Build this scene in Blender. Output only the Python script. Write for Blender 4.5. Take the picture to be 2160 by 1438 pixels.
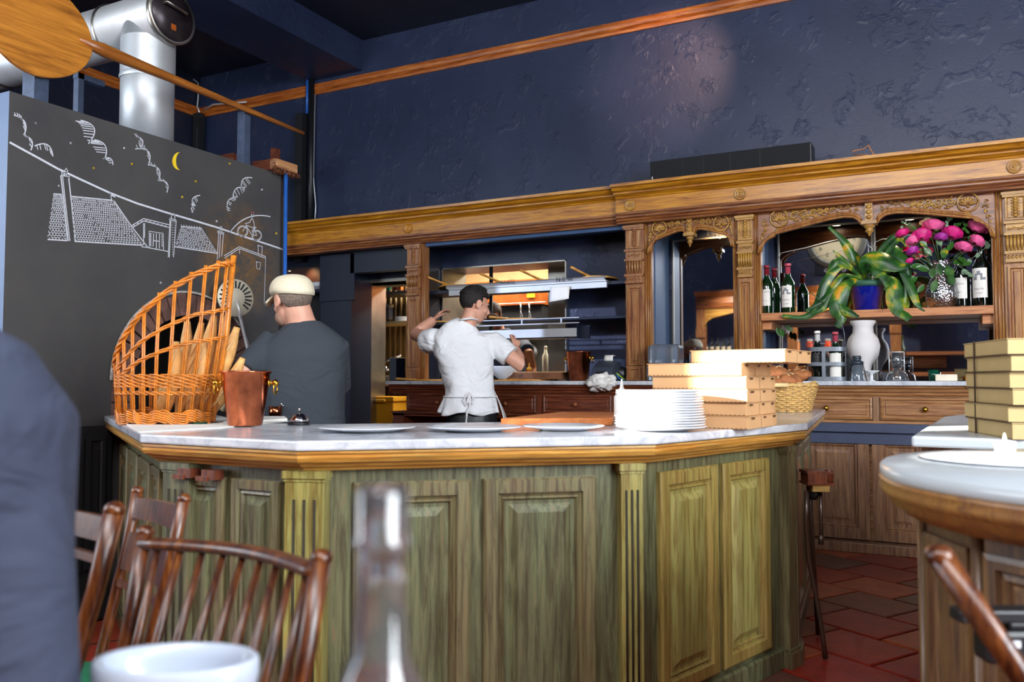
import bpy, math, random
from mathutils import Vector, Matrix, noise
RD = random.Random(11)
sc = bpy.context.scene
for o in list(bpy.data.objects): bpy.data.objects.remove(o)
V = Vector
# ------------------------------------------------------------------ camera
F = 1782.0; YAW = math.radians(27.4); PIT = math.atan(83/F); H = 1.15
cam = bpy.data.cameras.new('camera'); co = bpy.data.objects.new('camera', cam)
sc.collection.objects.link(co); sc.camera = co
co.location = (0, 0, H); co.rotation_euler = (math.pi/2+PIT, 0, YAW)
cam.sensor_width = 36; cam.lens = 36*F/2160; cam.clip_start = .05; cam.clip_end = 60
cam.dof.use_dof = True; cam.dof.focus_distance = 4.6; cam.dof.aperture_fstop = 3.2
# ------------------------------------------------------------------ world, sun, daylight, exposure
w = bpy.data.worlds.new('world'); sc.world = w; w.use_nodes = True
nt = w.node_tree; nt.nodes.clear()
wo = nt.nodes.new('ShaderNodeOutputWorld'); bg = nt.nodes.new('ShaderNodeBackground'); sky = nt.nodes.new('ShaderNodeTexSky')
sky.sky_type = 'NISHITA'; sky.sun_disc = False; sky.sun_elevation = math.radians(25); sky.sun_rotation = math.radians(220)
bg.inputs['Strength'].default_value = .35
nt.links.new(sky.outputs[0], bg.inputs[0]); nt.links.new(bg.outputs[0], wo.inputs[0])
SUN = V((1.05, 1, -.33)).normalized()
l = bpy.data.lights.new('sun', 'SUN'); l.energy = 34; l.angle = math.radians(.6); l.color = (1, .93, .82)
o = bpy.data.objects.new('sun', l); sc.collection.objects.link(o)
o.location = (-9, -8, 8); o.rotation_euler = SUN.to_track_quat('-Z', 'Y').to_euler()
def area(name, loc, to, sx, sy, e, col):
    l = bpy.data.lights.new(name, 'AREA'); l.shape = 'RECTANGLE'; l.size = sx; l.size_y = sy; l.energy = e; l.color = col
    o = bpy.data.objects.new(name, l); sc.collection.objects.link(o); o.location = loc
    o.rotation_euler = (V(to)-V(loc)).to_track_quat('-Z', 'Z').to_euler(); return o
area('daylight_rear_window', (-5.9, -1.15, 2.3), (-3.2, 5, 1.4), 2.6, 2.6, 130, (.80, .90, 1))  # added fill lamp for daylight, far wider than the rear opening
area('daylight_right_window', (4.0, .6, 2.4), (-1.5, 4.6, 1.3), 3.2, 2.6, 430, (.90, .95, 1))  # added fill lamp; the right wall has no window
area('daylight_left_window', (-7.4, .3, 2.4), (-3, 3.5, 1.5), 2.2, 2.4, 60, (.80, .90, 1))  # added fill lamp for daylight from the left side
area('daylight_rear_transom', (-.5, -1.1, 3.95), (-1.2, 5.5, 1.5), 4.6, .9, 165, (.97, .97, 1))  # added fill lamp above the rear bar; no transom is built there
def spot(name, loc, to, e, ang, col, blend=.6, r=.04):
    l = bpy.data.lights.new(name, 'SPOT'); l.energy = e; l.spot_size = math.radians(ang); l.spot_blend = blend; l.color = col; l.shadow_soft_size = r
    o = bpy.data.objects.new(name, l); sc.collection.objects.link(o); o.location = loc
    o.rotation_euler = (V(to)-V(loc)).to_track_quat('-Z', 'Z').to_euler(); return o
spot('wall_wash_spot', (-1.75, 5.0, 4.5), (-2.2, 6.95, 3.78), 120, 40, (1, .60, .5), 1.0)
spot('table_spot', (-0.149, 1.820, 4.4), (0.121, 2.140, .98), 2600, 6.4, (1, .95, .88), .25)  # added spot imitating a sun patch on the round counter
sc.view_settings.view_transform = 'Standard'; sc.view_settings.look = 'None'; sc.view_settings.gamma = 1
sc.view_settings.use_curve_mapping = False; sc.view_settings.exposure = 0.58
sc.cycles.use_denoising = True
sc.cycles.max_bounces = 7; sc.cycles.transparent_max_bounces = 8; sc.cycles.caustics_reflective = False; sc.cycles.caustics_refractive = False
sc.cycles.sample_clamp_indirect = 4
# ------------------------------------------------------------------ where a point of the room lies
fh = V((-math.sin(YAW), math.cos(YAW), 0)); rh = V((math.cos(YAW), math.sin(YAW), 0)); UP = V((0, 0, 1)); EYE = V((0, 0, H))
def ray(x, y):
    a = (x-1080)/F; b = (719-y)/F; c, s = math.cos(PIT), math.sin(PIT)
    return fh*(c-b*s) + rh*a + UP*(s+b*c)
def az(x, y, z): v = ray(x, y); return EYE + v*((z-H)/v.z)
def aY(x, y, Y): v = ray(x, y); return EYE + v*(Y/v.y)
def aX(x, y, X): v = ray(x, y); return EYE + v*(X/v.x)
def ad(x, y, d): v = ray(x, y); return EYE + v*(d/v.dot(fh))
# ------------------------------------------------------------------ materials
def lin(c):
    if isinstance(c, str): c = [int(c[i:i+2], 16)/255 for i in (0, 2, 4)]
    return [x/12.92 if x <= .04045 else ((x+.055)/1.055)**2.4 for x in c] + [1]
MATS = {}
def base(name):
    m = bpy.data.materials.new(name); m.use_nodes = True; n = m.node_tree; p = n.nodes['Principled BSDF']; MATS[name] = m
    return m, n, p
def mapping(n, scale, coord='Object'):
    tc = n.nodes.new('ShaderNodeTexCoord'); mp = n.nodes.new('ShaderNodeMapping'); mp.inputs['Scale'].default_value = scale
    n.links.new(tc.outputs[coord], mp.inputs[0]); return mp
def noise_n(n, src, scale, detail=4, rough=.6, dist=0):
    t = n.nodes.new('ShaderNodeTexNoise'); t.inputs['Scale'].default_value = scale; t.inputs['Detail'].default_value = detail
    t.inputs['Roughness'].default_value = rough; t.inputs['Distortion'].default_value = dist; n.links.new(src.outputs[0], t.inputs['Vector']); return t
def ramp(n, src, stops):
    r = n.nodes.new('ShaderNodeValToRGB'); e = r.color_ramp.elements
    while len(e) < len(stops): e.new(.5)
    for q, (p, c) in zip(e, stops): q.position = p; q.color = lin(c)
    n.links.new(src, r.inputs[0]); return r
def bump(n, p, src, strength, dist=.01):
    b = n.nodes.new('ShaderNodeBump'); b.inputs['Strength'].default_value = strength; b.inputs['Distance'].default_value = dist
    n.links.new(src, b.inputs['Height']); n.links.new(b.outputs[0], p.inputs['Normal']); return b
def plain(name, c, rough=.5, metal=0, spec=.5, var=.12, sc_=8, bmp=0, bs=40, trans=0, emit=0, coat=0, alpha=1):
    m, n, p = base(name); mp = mapping(n, (1, 1, 1)); t = noise_n(n, mp, sc_)
    c0 = lin(c); hs = n.nodes.new('ShaderNodeValToRGB'); e = hs.color_ramp.elements
    e[0].position = .3; e[1].position = .7
    e[0].color = [x*(1-var) for x in c0[:3]]+[1]; e[1].color = [min(1, x*(1+var)) for x in c0[:3]]+[1]
    n.links.new(t.outputs[0], hs.inputs[0]); n.links.new(hs.outputs[0], p.inputs['Base Color'])
    p.inputs['Roughness'].default_value = rough; p.inputs['Metallic'].default_value = metal
    p.inputs['Specular IOR Level'].default_value = spec; p.inputs['Transmission Weight'].default_value = trans
    p.inputs['Coat Weight'].default_value = coat; p.inputs['Alpha'].default_value = alpha
    if emit: p.inputs['Emission Color'].default_value = c0; p.inputs['Emission Strength'].default_value = emit
    if bmp: bump(n, p, noise_n(n, mp, bs).outputs[0], bmp)
    return m
def wood(name, cols, axis='z', rough=.38, sc_=1, coat=.25, bmp=.25, worn=None, pos=None):
    m, n, p = base(name); a = {'x': (1.5, 22, 22), 'y': (22, 1.5, 22), 'z': (22, 22, 1.5)}[axis]
    mp = mapping(n, tuple(q*sc_ for q in a)); t = noise_n(n, mp, 2.4, 7, .68, .6)
    k = len(cols); pos = pos or [.28+.44*i/(k-1) for i in range(k)]
    r = ramp(n, t.outputs[0], list(zip(pos, cols))); out = r.outputs[0]
    if worn:
        mp2 = mapping(n, tuple(q*.35*sc_ for q in a)); t2 = noise_n(n, mp2, 1.7, 5, .7, 1.5)
        r2 = ramp(n, t2.outputs[0], [(.40, '000000'), (.68, 'a0a0a0')])
        mx = n.nodes.new('ShaderNodeMix'); mx.data_type = 'RGBA'; n.links.new(r2.outputs[0], mx.inputs['Factor'])
        n.links.new(out, mx.inputs['A']); mx.inputs['B'].default_value = lin(worn); out = mx.outputs['Result']
    n.links.new(out, p.inputs['Base Color']); p.inputs['Roughness'].default_value = rough; p.inputs['Coat Weight'].default_value = coat
    p.inputs['Coat Roughness'].default_value = .25
    t3 = noise_n(n, mp, 7, 5); bump(n, p, t3.outputs[0], bmp, .004); return m
def plaster(name, c, c2, strength=.45):
    m, n, p = base(name); mp = mapping(n, (1, 1, 1)); t = noise_n(n, mp, 1.3, 3); r = ramp(n, t.outputs[0], [(.3, c), (.7, c2)])
    n.links.new(r.outputs[0], p.inputs['Base Color']); p.inputs['Roughness'].default_value = .42
    v = n.nodes.new('ShaderNodeTexVoronoi'); v.feature = 'DISTANCE_TO_EDGE'; v.inputs['Scale'].default_value = 6
    wn = noise_n(n, mp, 3.5, 3, .6); ad_ = n.nodes.new('ShaderNodeVectorMath'); ad_.operation = 'MULTIPLY_ADD'
    ad_.inputs[1].default_value = (.8, .8, .8); n.links.new(wn.outputs['Color'], ad_.inputs[0]); n.links.new(mp.outputs[0], ad_.inputs[2]); n.links.new(ad_.outputs[0], v.inputs['Vector'])
    r3 = n.nodes.new('ShaderNodeValToRGB'); r3.color_ramp.elements[1].position = .045; n.links.new(v.outputs[0], r3.inputs[0])
    n2 = noise_n(n, mp, 9, 5, .62, 1.4); r4 = n.nodes.new('ShaderNodeValToRGB'); r4.color_ramp.elements[0].position = .46; r4.color_ramp.elements[1].position = .53; n.links.new(n2.outputs[0], r4.inputs[0])
    n3 = noise_n(n, mp, 5.5, 2, .5); r5 = n.nodes.new('ShaderNodeValToRGB'); r5.color_ramp.elements[0].position = .52; r5.color_ramp.elements[1].position = .60; n.links.new(n3.outputs[0], r5.inputs[0])
    mu = n.nodes.new('ShaderNodeMath'); mu.operation = 'MULTIPLY'; n.links.new(r4.outputs[0], mu.inputs[0]); n.links.new(r5.outputs[0], mu.inputs[1])
    m3 = n.nodes.new('ShaderNodeMath'); m3.operation = 'MULTIPLY_ADD'; m3.inputs[1].default_value = .12; n.links.new(r3.outputs[0], m3.inputs[0]); n.links.new(mu.outputs[0], m3.inputs[2])
    bump(n, p, m3.outputs[0], strength, .006); return m
M_navy = plaster('navy_plaster', '1e2742', '2a3450')
M_navy_d = plaster('navy_plaster_dark', '161b2b', '1e2436', .4)
M_navy_s = plain('navy_satin_paint', '161d2f', .35, var=.15, sc_=3, bmp=.08)
M_ceil = plaster('ceiling_dark_plaster', '171b28', '1e2332', .3)
M_trim = wood('orange_trim_wood', ['5e2a0c', 'a8581c', 'd28a3c'], 'x')
M_trimy = wood('orange_trim_wood_lengthways', ['5e2a0c', 'a8581c', 'd28a3c'], 'y')
M_ochre = wood('ochre_cornice_wood', ['563008', 'a0640e', 'c48820', 'd69c30'], 'x', rough=.3, coat=.3, worn='864c14')
M_mould = wood('red_brown_moulding', ['2e150c', '683820', '965e30', 'aa7c40'], 'x', rough=.34, coat=.3, worn='5c2a1a')
M_mouldz = wood('red_brown_moulding_upright', ['4a2a1a', '8a5230', 'a97a48', 'b99a62'], 'z', rough=.36, worn='7c4630')
M_pale = wood('pale_oak_upright', ['4c2a12', '8c5424', 'ac783a', 'a0843e'], 'z', rough=.36, worn='70401e')
M_palex = wood('pale_oak_lengthways', ['4e2e1a', '875a36', 'aa7c50', 'ba9468'], 'x', rough=.38, worn='74482c')
M_carve = wood('gilded_carving_wood', ['5c3a18', '9a6c2c', 'c09442', 'd0ac5c'], 'x', rough=.4, sc_=.6, worn='74482a')
M_redx = wood('dark_red_mahogany', ['2c120c', '5a2a1c', '7c4128', '94603c'], 'x', rough=.34, coat=.35)
M_redz = wood('dark_red_mahogany_upright', ['2c120c', '56281c', '7a4028', '8e5a3a'], 'z', rough=.34, coat=.35)
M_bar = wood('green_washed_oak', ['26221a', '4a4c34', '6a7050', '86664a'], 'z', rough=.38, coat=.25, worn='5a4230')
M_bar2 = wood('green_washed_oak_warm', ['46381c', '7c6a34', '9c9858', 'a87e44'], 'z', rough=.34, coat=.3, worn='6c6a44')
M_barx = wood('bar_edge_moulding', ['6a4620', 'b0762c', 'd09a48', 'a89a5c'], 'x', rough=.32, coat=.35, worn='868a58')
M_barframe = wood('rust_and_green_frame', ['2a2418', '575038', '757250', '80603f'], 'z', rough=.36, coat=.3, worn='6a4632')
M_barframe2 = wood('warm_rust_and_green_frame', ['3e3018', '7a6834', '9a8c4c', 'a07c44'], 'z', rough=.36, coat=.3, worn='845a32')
M_walnut = wood('brown_walnut_upright', ['40291c', '765238', '946c4a', 'a07e5c'], 'z', rough=.42, coat=.15, worn='56464a')
M_shelf = wood('shelf_cedar', ['7a4526', 'a8663a', 'c58552', 'b0703e'], 'x', rough=.45, coat=.1)
M_peel = wood('honey_peel_wood', ['6a3c12', 'a0641f', 'c07e2c', 'cc9444'], 'y', rough=.42, sc_=.5)
M_peelx = wood('honey_board_wood', ['9a6024', 'cc8c3a', 'e0a64e', 'd89a44'], 'x', rough=.42, sc_=.5)
M_cut = wood('orange_cutting_board', ['a8541c', 'cc7430', 'e09448'], 'x', rough=.5)
M_chair = wood('dark_cherry_chair_wood', ['180a05', '3c1a0c', '6a3816', '8c5a26'], 'z', rough=.3, coat=.35, sc_=1.3)
M_steel = plain('brushed_steel', 'a8a49a', .34, 1, var=.2, sc_=4)
M_steel2 = plain('dull_steel', '8c8a84', .45, 1, var=.25, sc_=3)
M_alu = plain('pale_aluminium', 'd6d9dd', .4, .6, var=.06)
M_zinc = plain('galvanised_duct', 'c0c4c8', .46, .6, var=.12, sc_=5)
M_zincd = plain('galvanised_rack', '7c838c', .5, .7, var=.15, sc_=20)
M_copper = plain('tarnished_copper', 'c46e4a', .2, 1, var=.5, sc_=11)
M_brass = plain('brass', 'c89a3c', .25, 1, var=.15)
M_chrome = plain('chrome', 'd8d8dc', .08, 1, var=.02)
M_black = plain('black_plastic', '14161a', .4, var=.1)
M_blackm = plain('black_matte_cloth', '17181c', .9, var=.15)
M_dark = plain('dark_void_paint', '0c0d12', .7, var=.1)
M_slate = plain('printer_slate_plastic', '39414f', .45, var=.08)
M_white = plain('white_porcelain', 'dfe2e8', .15, var=.02, coat=.3)
M_wplas = plain('white_plastic', 'f2f2f0', .4, var=.02)
M_paper = plain('white_paper', 'eceae4', .8, var=.03)
M_cream = plain('cream_cotton', 'e6dcc0', .85, var=.05, bmp=.1, bs=300)
M_card = plain('brown_cardboard', 'c69a6c', .75, var=.08, sc_=5)
M_cardd = plain('cardboard_cut_edge', '7a5636', .8, var=.1)
M_card2 = plain('yellow_cardboard', 'c4ac78', .75, var=.08, sc_=5)
M_blue = plain('cobalt_glaze', '0e1c8c', .1, var=.15, coat=.6)
M_pole = plain('blue_pole_paint', '2a62b8', .35, var=.1)
M_yel = plain('yellow_bin_plastic', 'e0a01c', .45, var=.08)
M_red = plain('red_capsule', '8c2030', .35, var=.2)
M_pink = plain('pink_capsule', 'c04a60', .35, var=.2)
M_post = plain('blue_grey_steel_post', '47546c', .45, .3, var=.25, sc_=18)
M_ivory = plain('ivory_dial', 'e2d6b0', .5, var=.03)
M_ink = plain('black_ink', '0a0a0c', .6)
M_chalk = plain('chalk', 'c8cdd6', .95, var=.12, sc_=60)
M_chalky = plain('yellow_chalk', 'e8c820', .9, var=.06)
M_chalkp = plain('pink_chalk', 'd08a9a', .9)
M_green = plain('green_teal_glass', '0e7a5a', .05, trans=.7, var=.1)
M_glow = plain('lamp_lens', 'fff0d0', .4, emit=14, var=0)
M_tube = plain('fluorescent_lens', 'fffbf0', .4, emit=6, var=0)
def glass(name, c, rough=.0, ior=1.45):
    m, n, p = base(name); p.inputs['Base Color'].default_value = lin(c); p.inputs['Transmission Weight'].default_value = 1
    p.inputs['Roughness'].default_value = rough; p.inputs['IOR'].default_value = ior; return m
M_glass = plain('clear_glass', 'e4ecf2', .02, trans=.94, var=.02, coat=1); M_acryl = plain('hazy_acrylic', 'dce6f2', .10, trans=.88, var=.05, coat=.5)
M_ggreen = plain('bottle_green_glass', '0a3414', .04, trans=.55, var=.1, coat=.5)
M_gdark = plain('black_wine_glass', '07100a', .04, trans=.2, var=.1, coat=.6)
M_golive = plain('olive_oil_glass', '6a7a18', .05, trans=.6, var=.3, coat=.4)
M_mirror = plain('aged_mirror', 'd0d4da', .02, 1, var=.03, sc_=2)
M_amber = plain('pickled_fruit', 'c87a18', .3, var=.5, sc_=40, coat=.5)
M_redjar = plain('pickled_peppers', 'a83a18', .3, var=.5, sc_=40, coat=.5)
def marble():
    m, n, p = base('grey_veined_marble'); mp = mapping(n, (1, 1, 1)); t = noise_n(n, mp, 5, 8, .7, 2.2)
    r = ramp(n, t.outputs[0], [(.35, 'a4a9b4'), (.5, 'c6cad2'), (.65, 'd8dbe0')]); n.links.new(r.outputs[0], p.inputs['Base Color'])
    p.inputs['Roughness'].default_value = .16; return m
M_marble = marble()
M_topw = plain('cool_white_stone', 'c2ccd2', .22, var=.06, sc_=3)
def slate():
    m, n, p = base('chalkboard'); mp = mapping(n, (1, 1, 1)); t = noise_n(n, mp, 2.2, 6, .65, .4)
    r = ramp(n, t.outputs[0], [(.3, '3a3a3c'), (.7, '4a4948')])
    # smoke and polish wear spot beside the oven mouth, a stain with its own shape
    tc = n.nodes.new('ShaderNodeTexCoord'); sub = n.nodes.new('ShaderNodeVectorMath'); sub.operation = 'SUBTRACT'
    sub.inputs[1].default_value = (0, 1.38, 1.85); n.links.new(tc.outputs['Object'], sub.inputs[0])
    sca = n.nodes.new('ShaderNodeVectorMath'); sca.operation = 'MULTIPLY'; sca.inputs[1].default_value = (0, 2.8, 2.6); n.links.new(sub.outputs[0], sca.inputs[0])
    ln = n.nodes.new('ShaderNodeVectorMath'); ln.operation = 'LENGTH'; n.links.new(sca.outputs[0], ln.inputs[0])
    r1 = n.nodes.new('ShaderNodeMapRange'); r1.inputs[1].default_value = .25; r1.inputs[2].default_value = 1; r1.inputs[3].default_value = 1; r1.inputs[4].default_value = 0
    n.links.new(ln.outputs['Value'], r1.inputs[0]); t2 = noise_n(n, mp, 8, 6, .75, 1); mu = n.nodes.new('ShaderNodeMath'); mu.operation = 'MULTIPLY'
    r2 = n.nodes.new('ShaderNodeMapRange'); r2.inputs[1].default_value = .4; r2.inputs[2].default_value = .62; n.links.new(t2.outputs[0], r2.inputs[0])
    n.links.new(r1.outputs[0], mu.inputs[0]); n.links.new(r2.outputs[0], mu.inputs[1])
    mx = n.nodes.new('ShaderNodeMix'); mx.data_type = 'RGBA'; n.links.new(mu.outputs[0], mx.inputs['Factor']); n.links.new(r.outputs[0], mx.inputs['A'])
    mx.inputs['B'].default_value = lin('7a5a30'); n.links.new(mx.outputs['Result'], p.inputs['Base Color'])
    p.inputs['Roughness'].default_value = .55; bump(n, p, noise_n(n, mp, 60).outputs[0], .15, .003); return m
M_board = slate()
M_brick = plain('sooty_brick', '5c4038', .8, var=.6, sc_=12, bmp=.6, bs=30)
def tile(name, c1, c2): return plain(name, c1, .45, var=.3, sc_=9, bmp=.25, bs=30, coat=.15)
M_tiles = [tile('terracotta_red', '842416', 0), tile('terracotta_orange', '9c4826', 0), tile('terracotta_brown', '6e341e', 0), tile('terracotta_dusk', '5e3a30', 0)]
M_grout = plain('dark_grout', '241a18', .9)
M_bread = plain('baguette_crust', 'dfa864', .6, var=.4, sc_=12, bmp=.5, bs=30)
M_bread2 = plain('floured_loaf_crust', 'a8683c', .75, var=.6, sc_=14, bmp=.6, bs=40)
M_flour = plain('flour_slash', 'e8c48c', .8, var=.1)
M_wick = plain('honey_wicker', 'd07c26', .4, var=.35, sc_=25, coat=.3)
M_wick2 = plain('pale_wicker', 'c8a060', .6, var=.4, sc_=60)
M_skin = plain('fair_skin', 'd8a088', .5, var=.06, sc_=10); M_skin2 = plain('brown_skin', 'a0613c', .5, var=.08)
M_hair = plain('dark_brown_hair', '1a1412', .6, var=.4, sc_=90, bmp=.8, bs=90); M_hairg = plain('cropped_grey_hair', '7c6c60', .8, var=.5, sc_=120, bmp=.5, bs=150)
def cloth(name, c, s=.3):
    m = plain(name, c, .85, var=.05, sc_=3); n = m.node_tree; p = n.nodes['Principled BSDF']; mp = mapping(n, (1, 1, 1.6))
    t = noise_n(n, mp, 5, 3, .5, 1.6); bump(n, p, t.outputs[0], s, .05); return m
M_tee = cloth('white_cotton_tee', 'eceef2', .5); M_char = cloth('charcoal_cotton_tee', '343a42', .35); M_jack = cloth('blue_grey_jacket_cloth', '333a4e', .5)
M_apron = cloth('white_apron_cloth', 'f0f0f2', .3); M_nvy = cloth('navy_cotton_tee', '20263a')
M_leaf = plain('deep_green_leaf', '2c5a1c', .35, var=.4, sc_=12, coat=.2)
def leafy():
    m, n, p = base('fern_frond_green_and_amber'); mp = mapping(n, (1, 1, 1)); t = noise_n(n, mp, 9, 3, .5, .6)
    r = ramp(n, t.outputs[0], [(.38, '143a18'), (.54, '2c5e1c'), (.62, '7a8a20'), (.70, 'd09020')]); n.links.new(r.outputs[0], p.inputs['Base Color'])
    p.inputs['Roughness'].default_value = .35; return m
M_frond = leafy(); M_euc = plain('grey_green_leaf', '6a8468', .6, var=.2)
M_rose = plain('magenta_petal', 'd0207c', .5, var=.3, sc_=30); M_rose2 = plain('pink_petal', 'e8609c', .5, var=.25, sc_=30); M_rosep = plain('violet_petal', 'a02a90', .5, var=.3, sc_=30)
M_orange = plain('copper_hood_glow', 'c8682c', .35, .5, var=.25); M_kwall = plain('cream_kitchen_wall', 'c4ac7c', .7, var=.1)
M_kwood = wood('kitchen_board_wall', ['5a4224', '8a6a3a', 'a08048'], 'z')
# ------------------------------------------------------------------ mesh helpers
class MB:
    def __init__(s): s.v = []; s.f = []; s.sm = []
    def add(s, vs, fs, smooth=False, M=None):
        k = len(s.v); s.v += [tuple(M @ V(v)) if M else tuple(v) for v in vs]; s.f += [tuple(i+k for i in f) for f in fs]; s.sm += [smooth]*len(fs); return s
    def bx(s, x0, x1, y0, y1, z0, z1, M=None):
        x0, x1 = sorted((x0, x1)); y0, y1 = sorted((y0, y1)); z0, z1 = sorted((z0, z1))
        v = [(x, y, z) for z in (z0, z1) for x, y in ((x0, y0), (x1, y0), (x1, y1), (x0, y1))]
        return s.add(v, [(3, 2, 1, 0), (4, 5, 6, 7), (0, 1, 5, 4), (1, 2, 6, 5), (2, 3, 7, 6), (3, 0, 4, 7)], False, M)
    def prism(s, poly, z0, z1, M=None):
        n = len(poly); a = sum(poly[i][0]*poly[(i+1) % n][1]-poly[(i+1) % n][0]*poly[i][1] for i in range(n))
        if a < 0: poly = poly[::-1]
        v = [(p[0], p[1], z0) for p in poly]+[(p[0], p[1], z1) for p in poly]
        return s.add(v, [tuple(range(n-1, -1, -1)), tuple(range(n, 2*n))]+[(i, (i+1) % n, (i+1) % n+n, i+n) for i in range(n)], False, M)
    def rings(s, x0, x1, z0, z1, rg, M=None, back=True, cap=True):
        v = []; f = []
        for i, y in rg: v += [(x0+i, y, z0+i), (x1-i, y, z0+i), (x1-i, y, z1-i), (x0+i, y, z1-i)]
        for k in range(len(rg)-1):
            for j in range(4): a = 4*k+j; b = 4*k+(j+1) % 4; f.append((a, b, b+4, a+4))
        e = 4*(len(rg)-1); f += [(e, e+1, e+2, e+3)] if cap else []
        if back: f.append((3, 2, 1, 0))
        return s.add(v, f, False, M)
    def tube(s, pts, r, n=8, M=None, flat=1, smooth=True):
        pts = [V(p) for p in pts]; k = len(pts); rr = r if isinstance(r, (list, tuple)) else [r]*k; v = []; f = []
        u = None
        for i, p in enumerate(pts):
            t = (pts[min(i+1, k-1)]-pts[max(i-1, 0)]).normalized()
            if u is None: u = t.cross(UP) if abs(t.z) < .95 else t.cross(V((0, 1, 0)))
            u = (u-t*u.dot(t)).normalized(); w_ = t.cross(u)
            for j in range(n):
                a = 2*math.pi*j/n; v.append(p+u*math.cos(a)*rr[i]+w_*math.sin(a)*rr[i]*flat)
        for i in range(k-1):
            for j in range(n): a = i*n+j; b = i*n+(j+1) % n; f.append((a, a+n, b+n, b))
        f += [tuple(range(n)), tuple(range(k*n-1, (k-1)*n-1, -1))]
        return s.add(v, f, smooth, M)
    def lathe(s, prof, c=(0, 0, 0), n=24, M=None, cap=True):
        v = []; f = []; k = len(prof); c = V(c)
        for r_, z in prof:
            for j in range(n): a = 2*math.pi*j/n; v.append((c.x+r_*math.cos(a), c.y+r_*math.sin(a), c.z+z))
        for i in range(k-1):
            for j in range(n): a = i*n+j; b = i*n+(j+1) % n; f.append((a, b, b+n, a+n))
        if cap: f += [tuple(range(n-1, -1, -1)), tuple(range((k-1)*n, k*n))]
        return s.add(v, f, True, M)
    def ell(s, c, r, nu=14, nv=9, M=None, fn=None):
        v = []; f = []; c = V(c); r = (r, r, r) if isinstance(r, (int, float)) else r
        for i in range(nv+1):
            t = math.pi*(i+.001)/(nv+.002)
            for j in range(nu):
                a = 2*math.pi*j/nu; d = V((math.sin(t)*math.cos(a), math.sin(t)*math.sin(a), -math.cos(t))); q = fn(d) if fn else 1
                v.append((c.x+d.x*r[0]*q, c.y+d.y*r[1]*q, c.z+d.z*r[2]*q))
        for i in range(nv):
            for j in range(nu): a = i*nu+j; b = i*nu+(j+1) % nu; f.append((a, b, b+nu, a+nu))
        f += [tuple(range(nu-1, -1, -1)), tuple(range(nv*nu, nv*nu+nu))]
        return s.add(v, f, True, M)
    def loft(s, secs, ax, n=20, M=None):
        v = []; f = []; ax = V(ax).normalized(); k = len(secs)
        for i, (c, rx, ry) in enumerate(secs):
            t = (V(secs[min(i+1, k-1)][0])-V(secs[max(i-1, 0)][0])).normalized(); a_ = (ax-t*ax.dot(t)).normalized(); b_ = t.cross(a_)
            for j in range(n):
                q = 2*math.pi*j/n; cx, sx = math.cos(q), math.sin(q); e = .82
                v.append(V(c)+a_*rx*math.copysign(abs(cx)**e, cx)+b_*ry*math.copysign(abs(sx)**e, sx))
        for i in range(k-1):
            for j in range(n): a = i*n+j; b = i*n+(j+1) % n; f.append((a, b, b+n, a+n))
        f += [tuple(range(n-1, -1, -1)), tuple(range((k-1)*n, k*n))]
        return s.add(v, f, True, M)
    def sweep(s, prof, path, closed=False, M=None, smooth=False):
        n = len(path); m = len(prof); v = []; f = []
        for i in range(n):
            p = V(path[i][:2]); a = V(path[i-1][:2]) if (i or closed) else None; b = V(path[(i+1) % n][:2]) if (i < n-1 or closed) else None
            d1 = (p-a).normalized() if a is not None else (b-p).normalized(); d2 = (b-p).normalized() if b is not None else d1
            n1 = V((d1.y, -d1.x)); n2 = V((d2.y, -d2.x)); mm = n1+n2; mm = mm/max(.2, mm.dot(n1))
            for q, z in prof: v.append((p.x+mm.x*q, p.y+mm.y*q, z))
        for i in range(n if closed else n-1):
            for j in range(m): a = i*m+j; b = i*m+(j+1) % m; c = ((i+1) % n)*m; f.append((a, c+j, c+(j+1) % m, b))
        if not closed: f += [tuple(range(m)), tuple(range(n*m-1, (n-1)*m-1, -1))]
        return s.add(v, f, smooth, M)
    def grid(s, fn, nu, nv, M=None, th=0):
        v = [fn(i/nu, j/nv) for i in range(nu+1) for j in range(nv+1)]; q = nv+1
        f = [(i*q+j, (i+1)*q+j, (i+1)*q+j+1, i*q+j+1) for i in range(nu) for j in range(nv)]
        return s.add(v, f, True, M)
def offs(path, d):
    n = len(path); out = []
    for i in range(n):
        p = V(path[i][:2]); a = V(path[i-1][:2]) if i else None; b = V(path[i+1][:2]) if i < n-1 else None
        d1 = (p-a).normalized() if a is not None else (b-p).normalized(); d2 = (b-p).normalized() if b is not None else d1
        n1 = V((d1.y, -d1.x)); n2 = V((d2.y, -d2.x)); mm = n1+n2; mm = mm/mm.dot(n1); out.append((p.x+mm.x*d, p.y+mm.y*d))
    return out
def thing(name, label, cat, loc=(0, 0, 0), rz=0, group=None, kind=None):
    o = bpy.data.objects.new(name, None); sc.collection.objects.link(o); o.location = loc; o.rotation_euler = (0, 0, rz); o.empty_display_size = .05
    if label: o['label'] = label
    if cat: o['category'] = cat
    if group: o['group'] = group
    if kind: o['kind'] = kind
    return o
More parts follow.
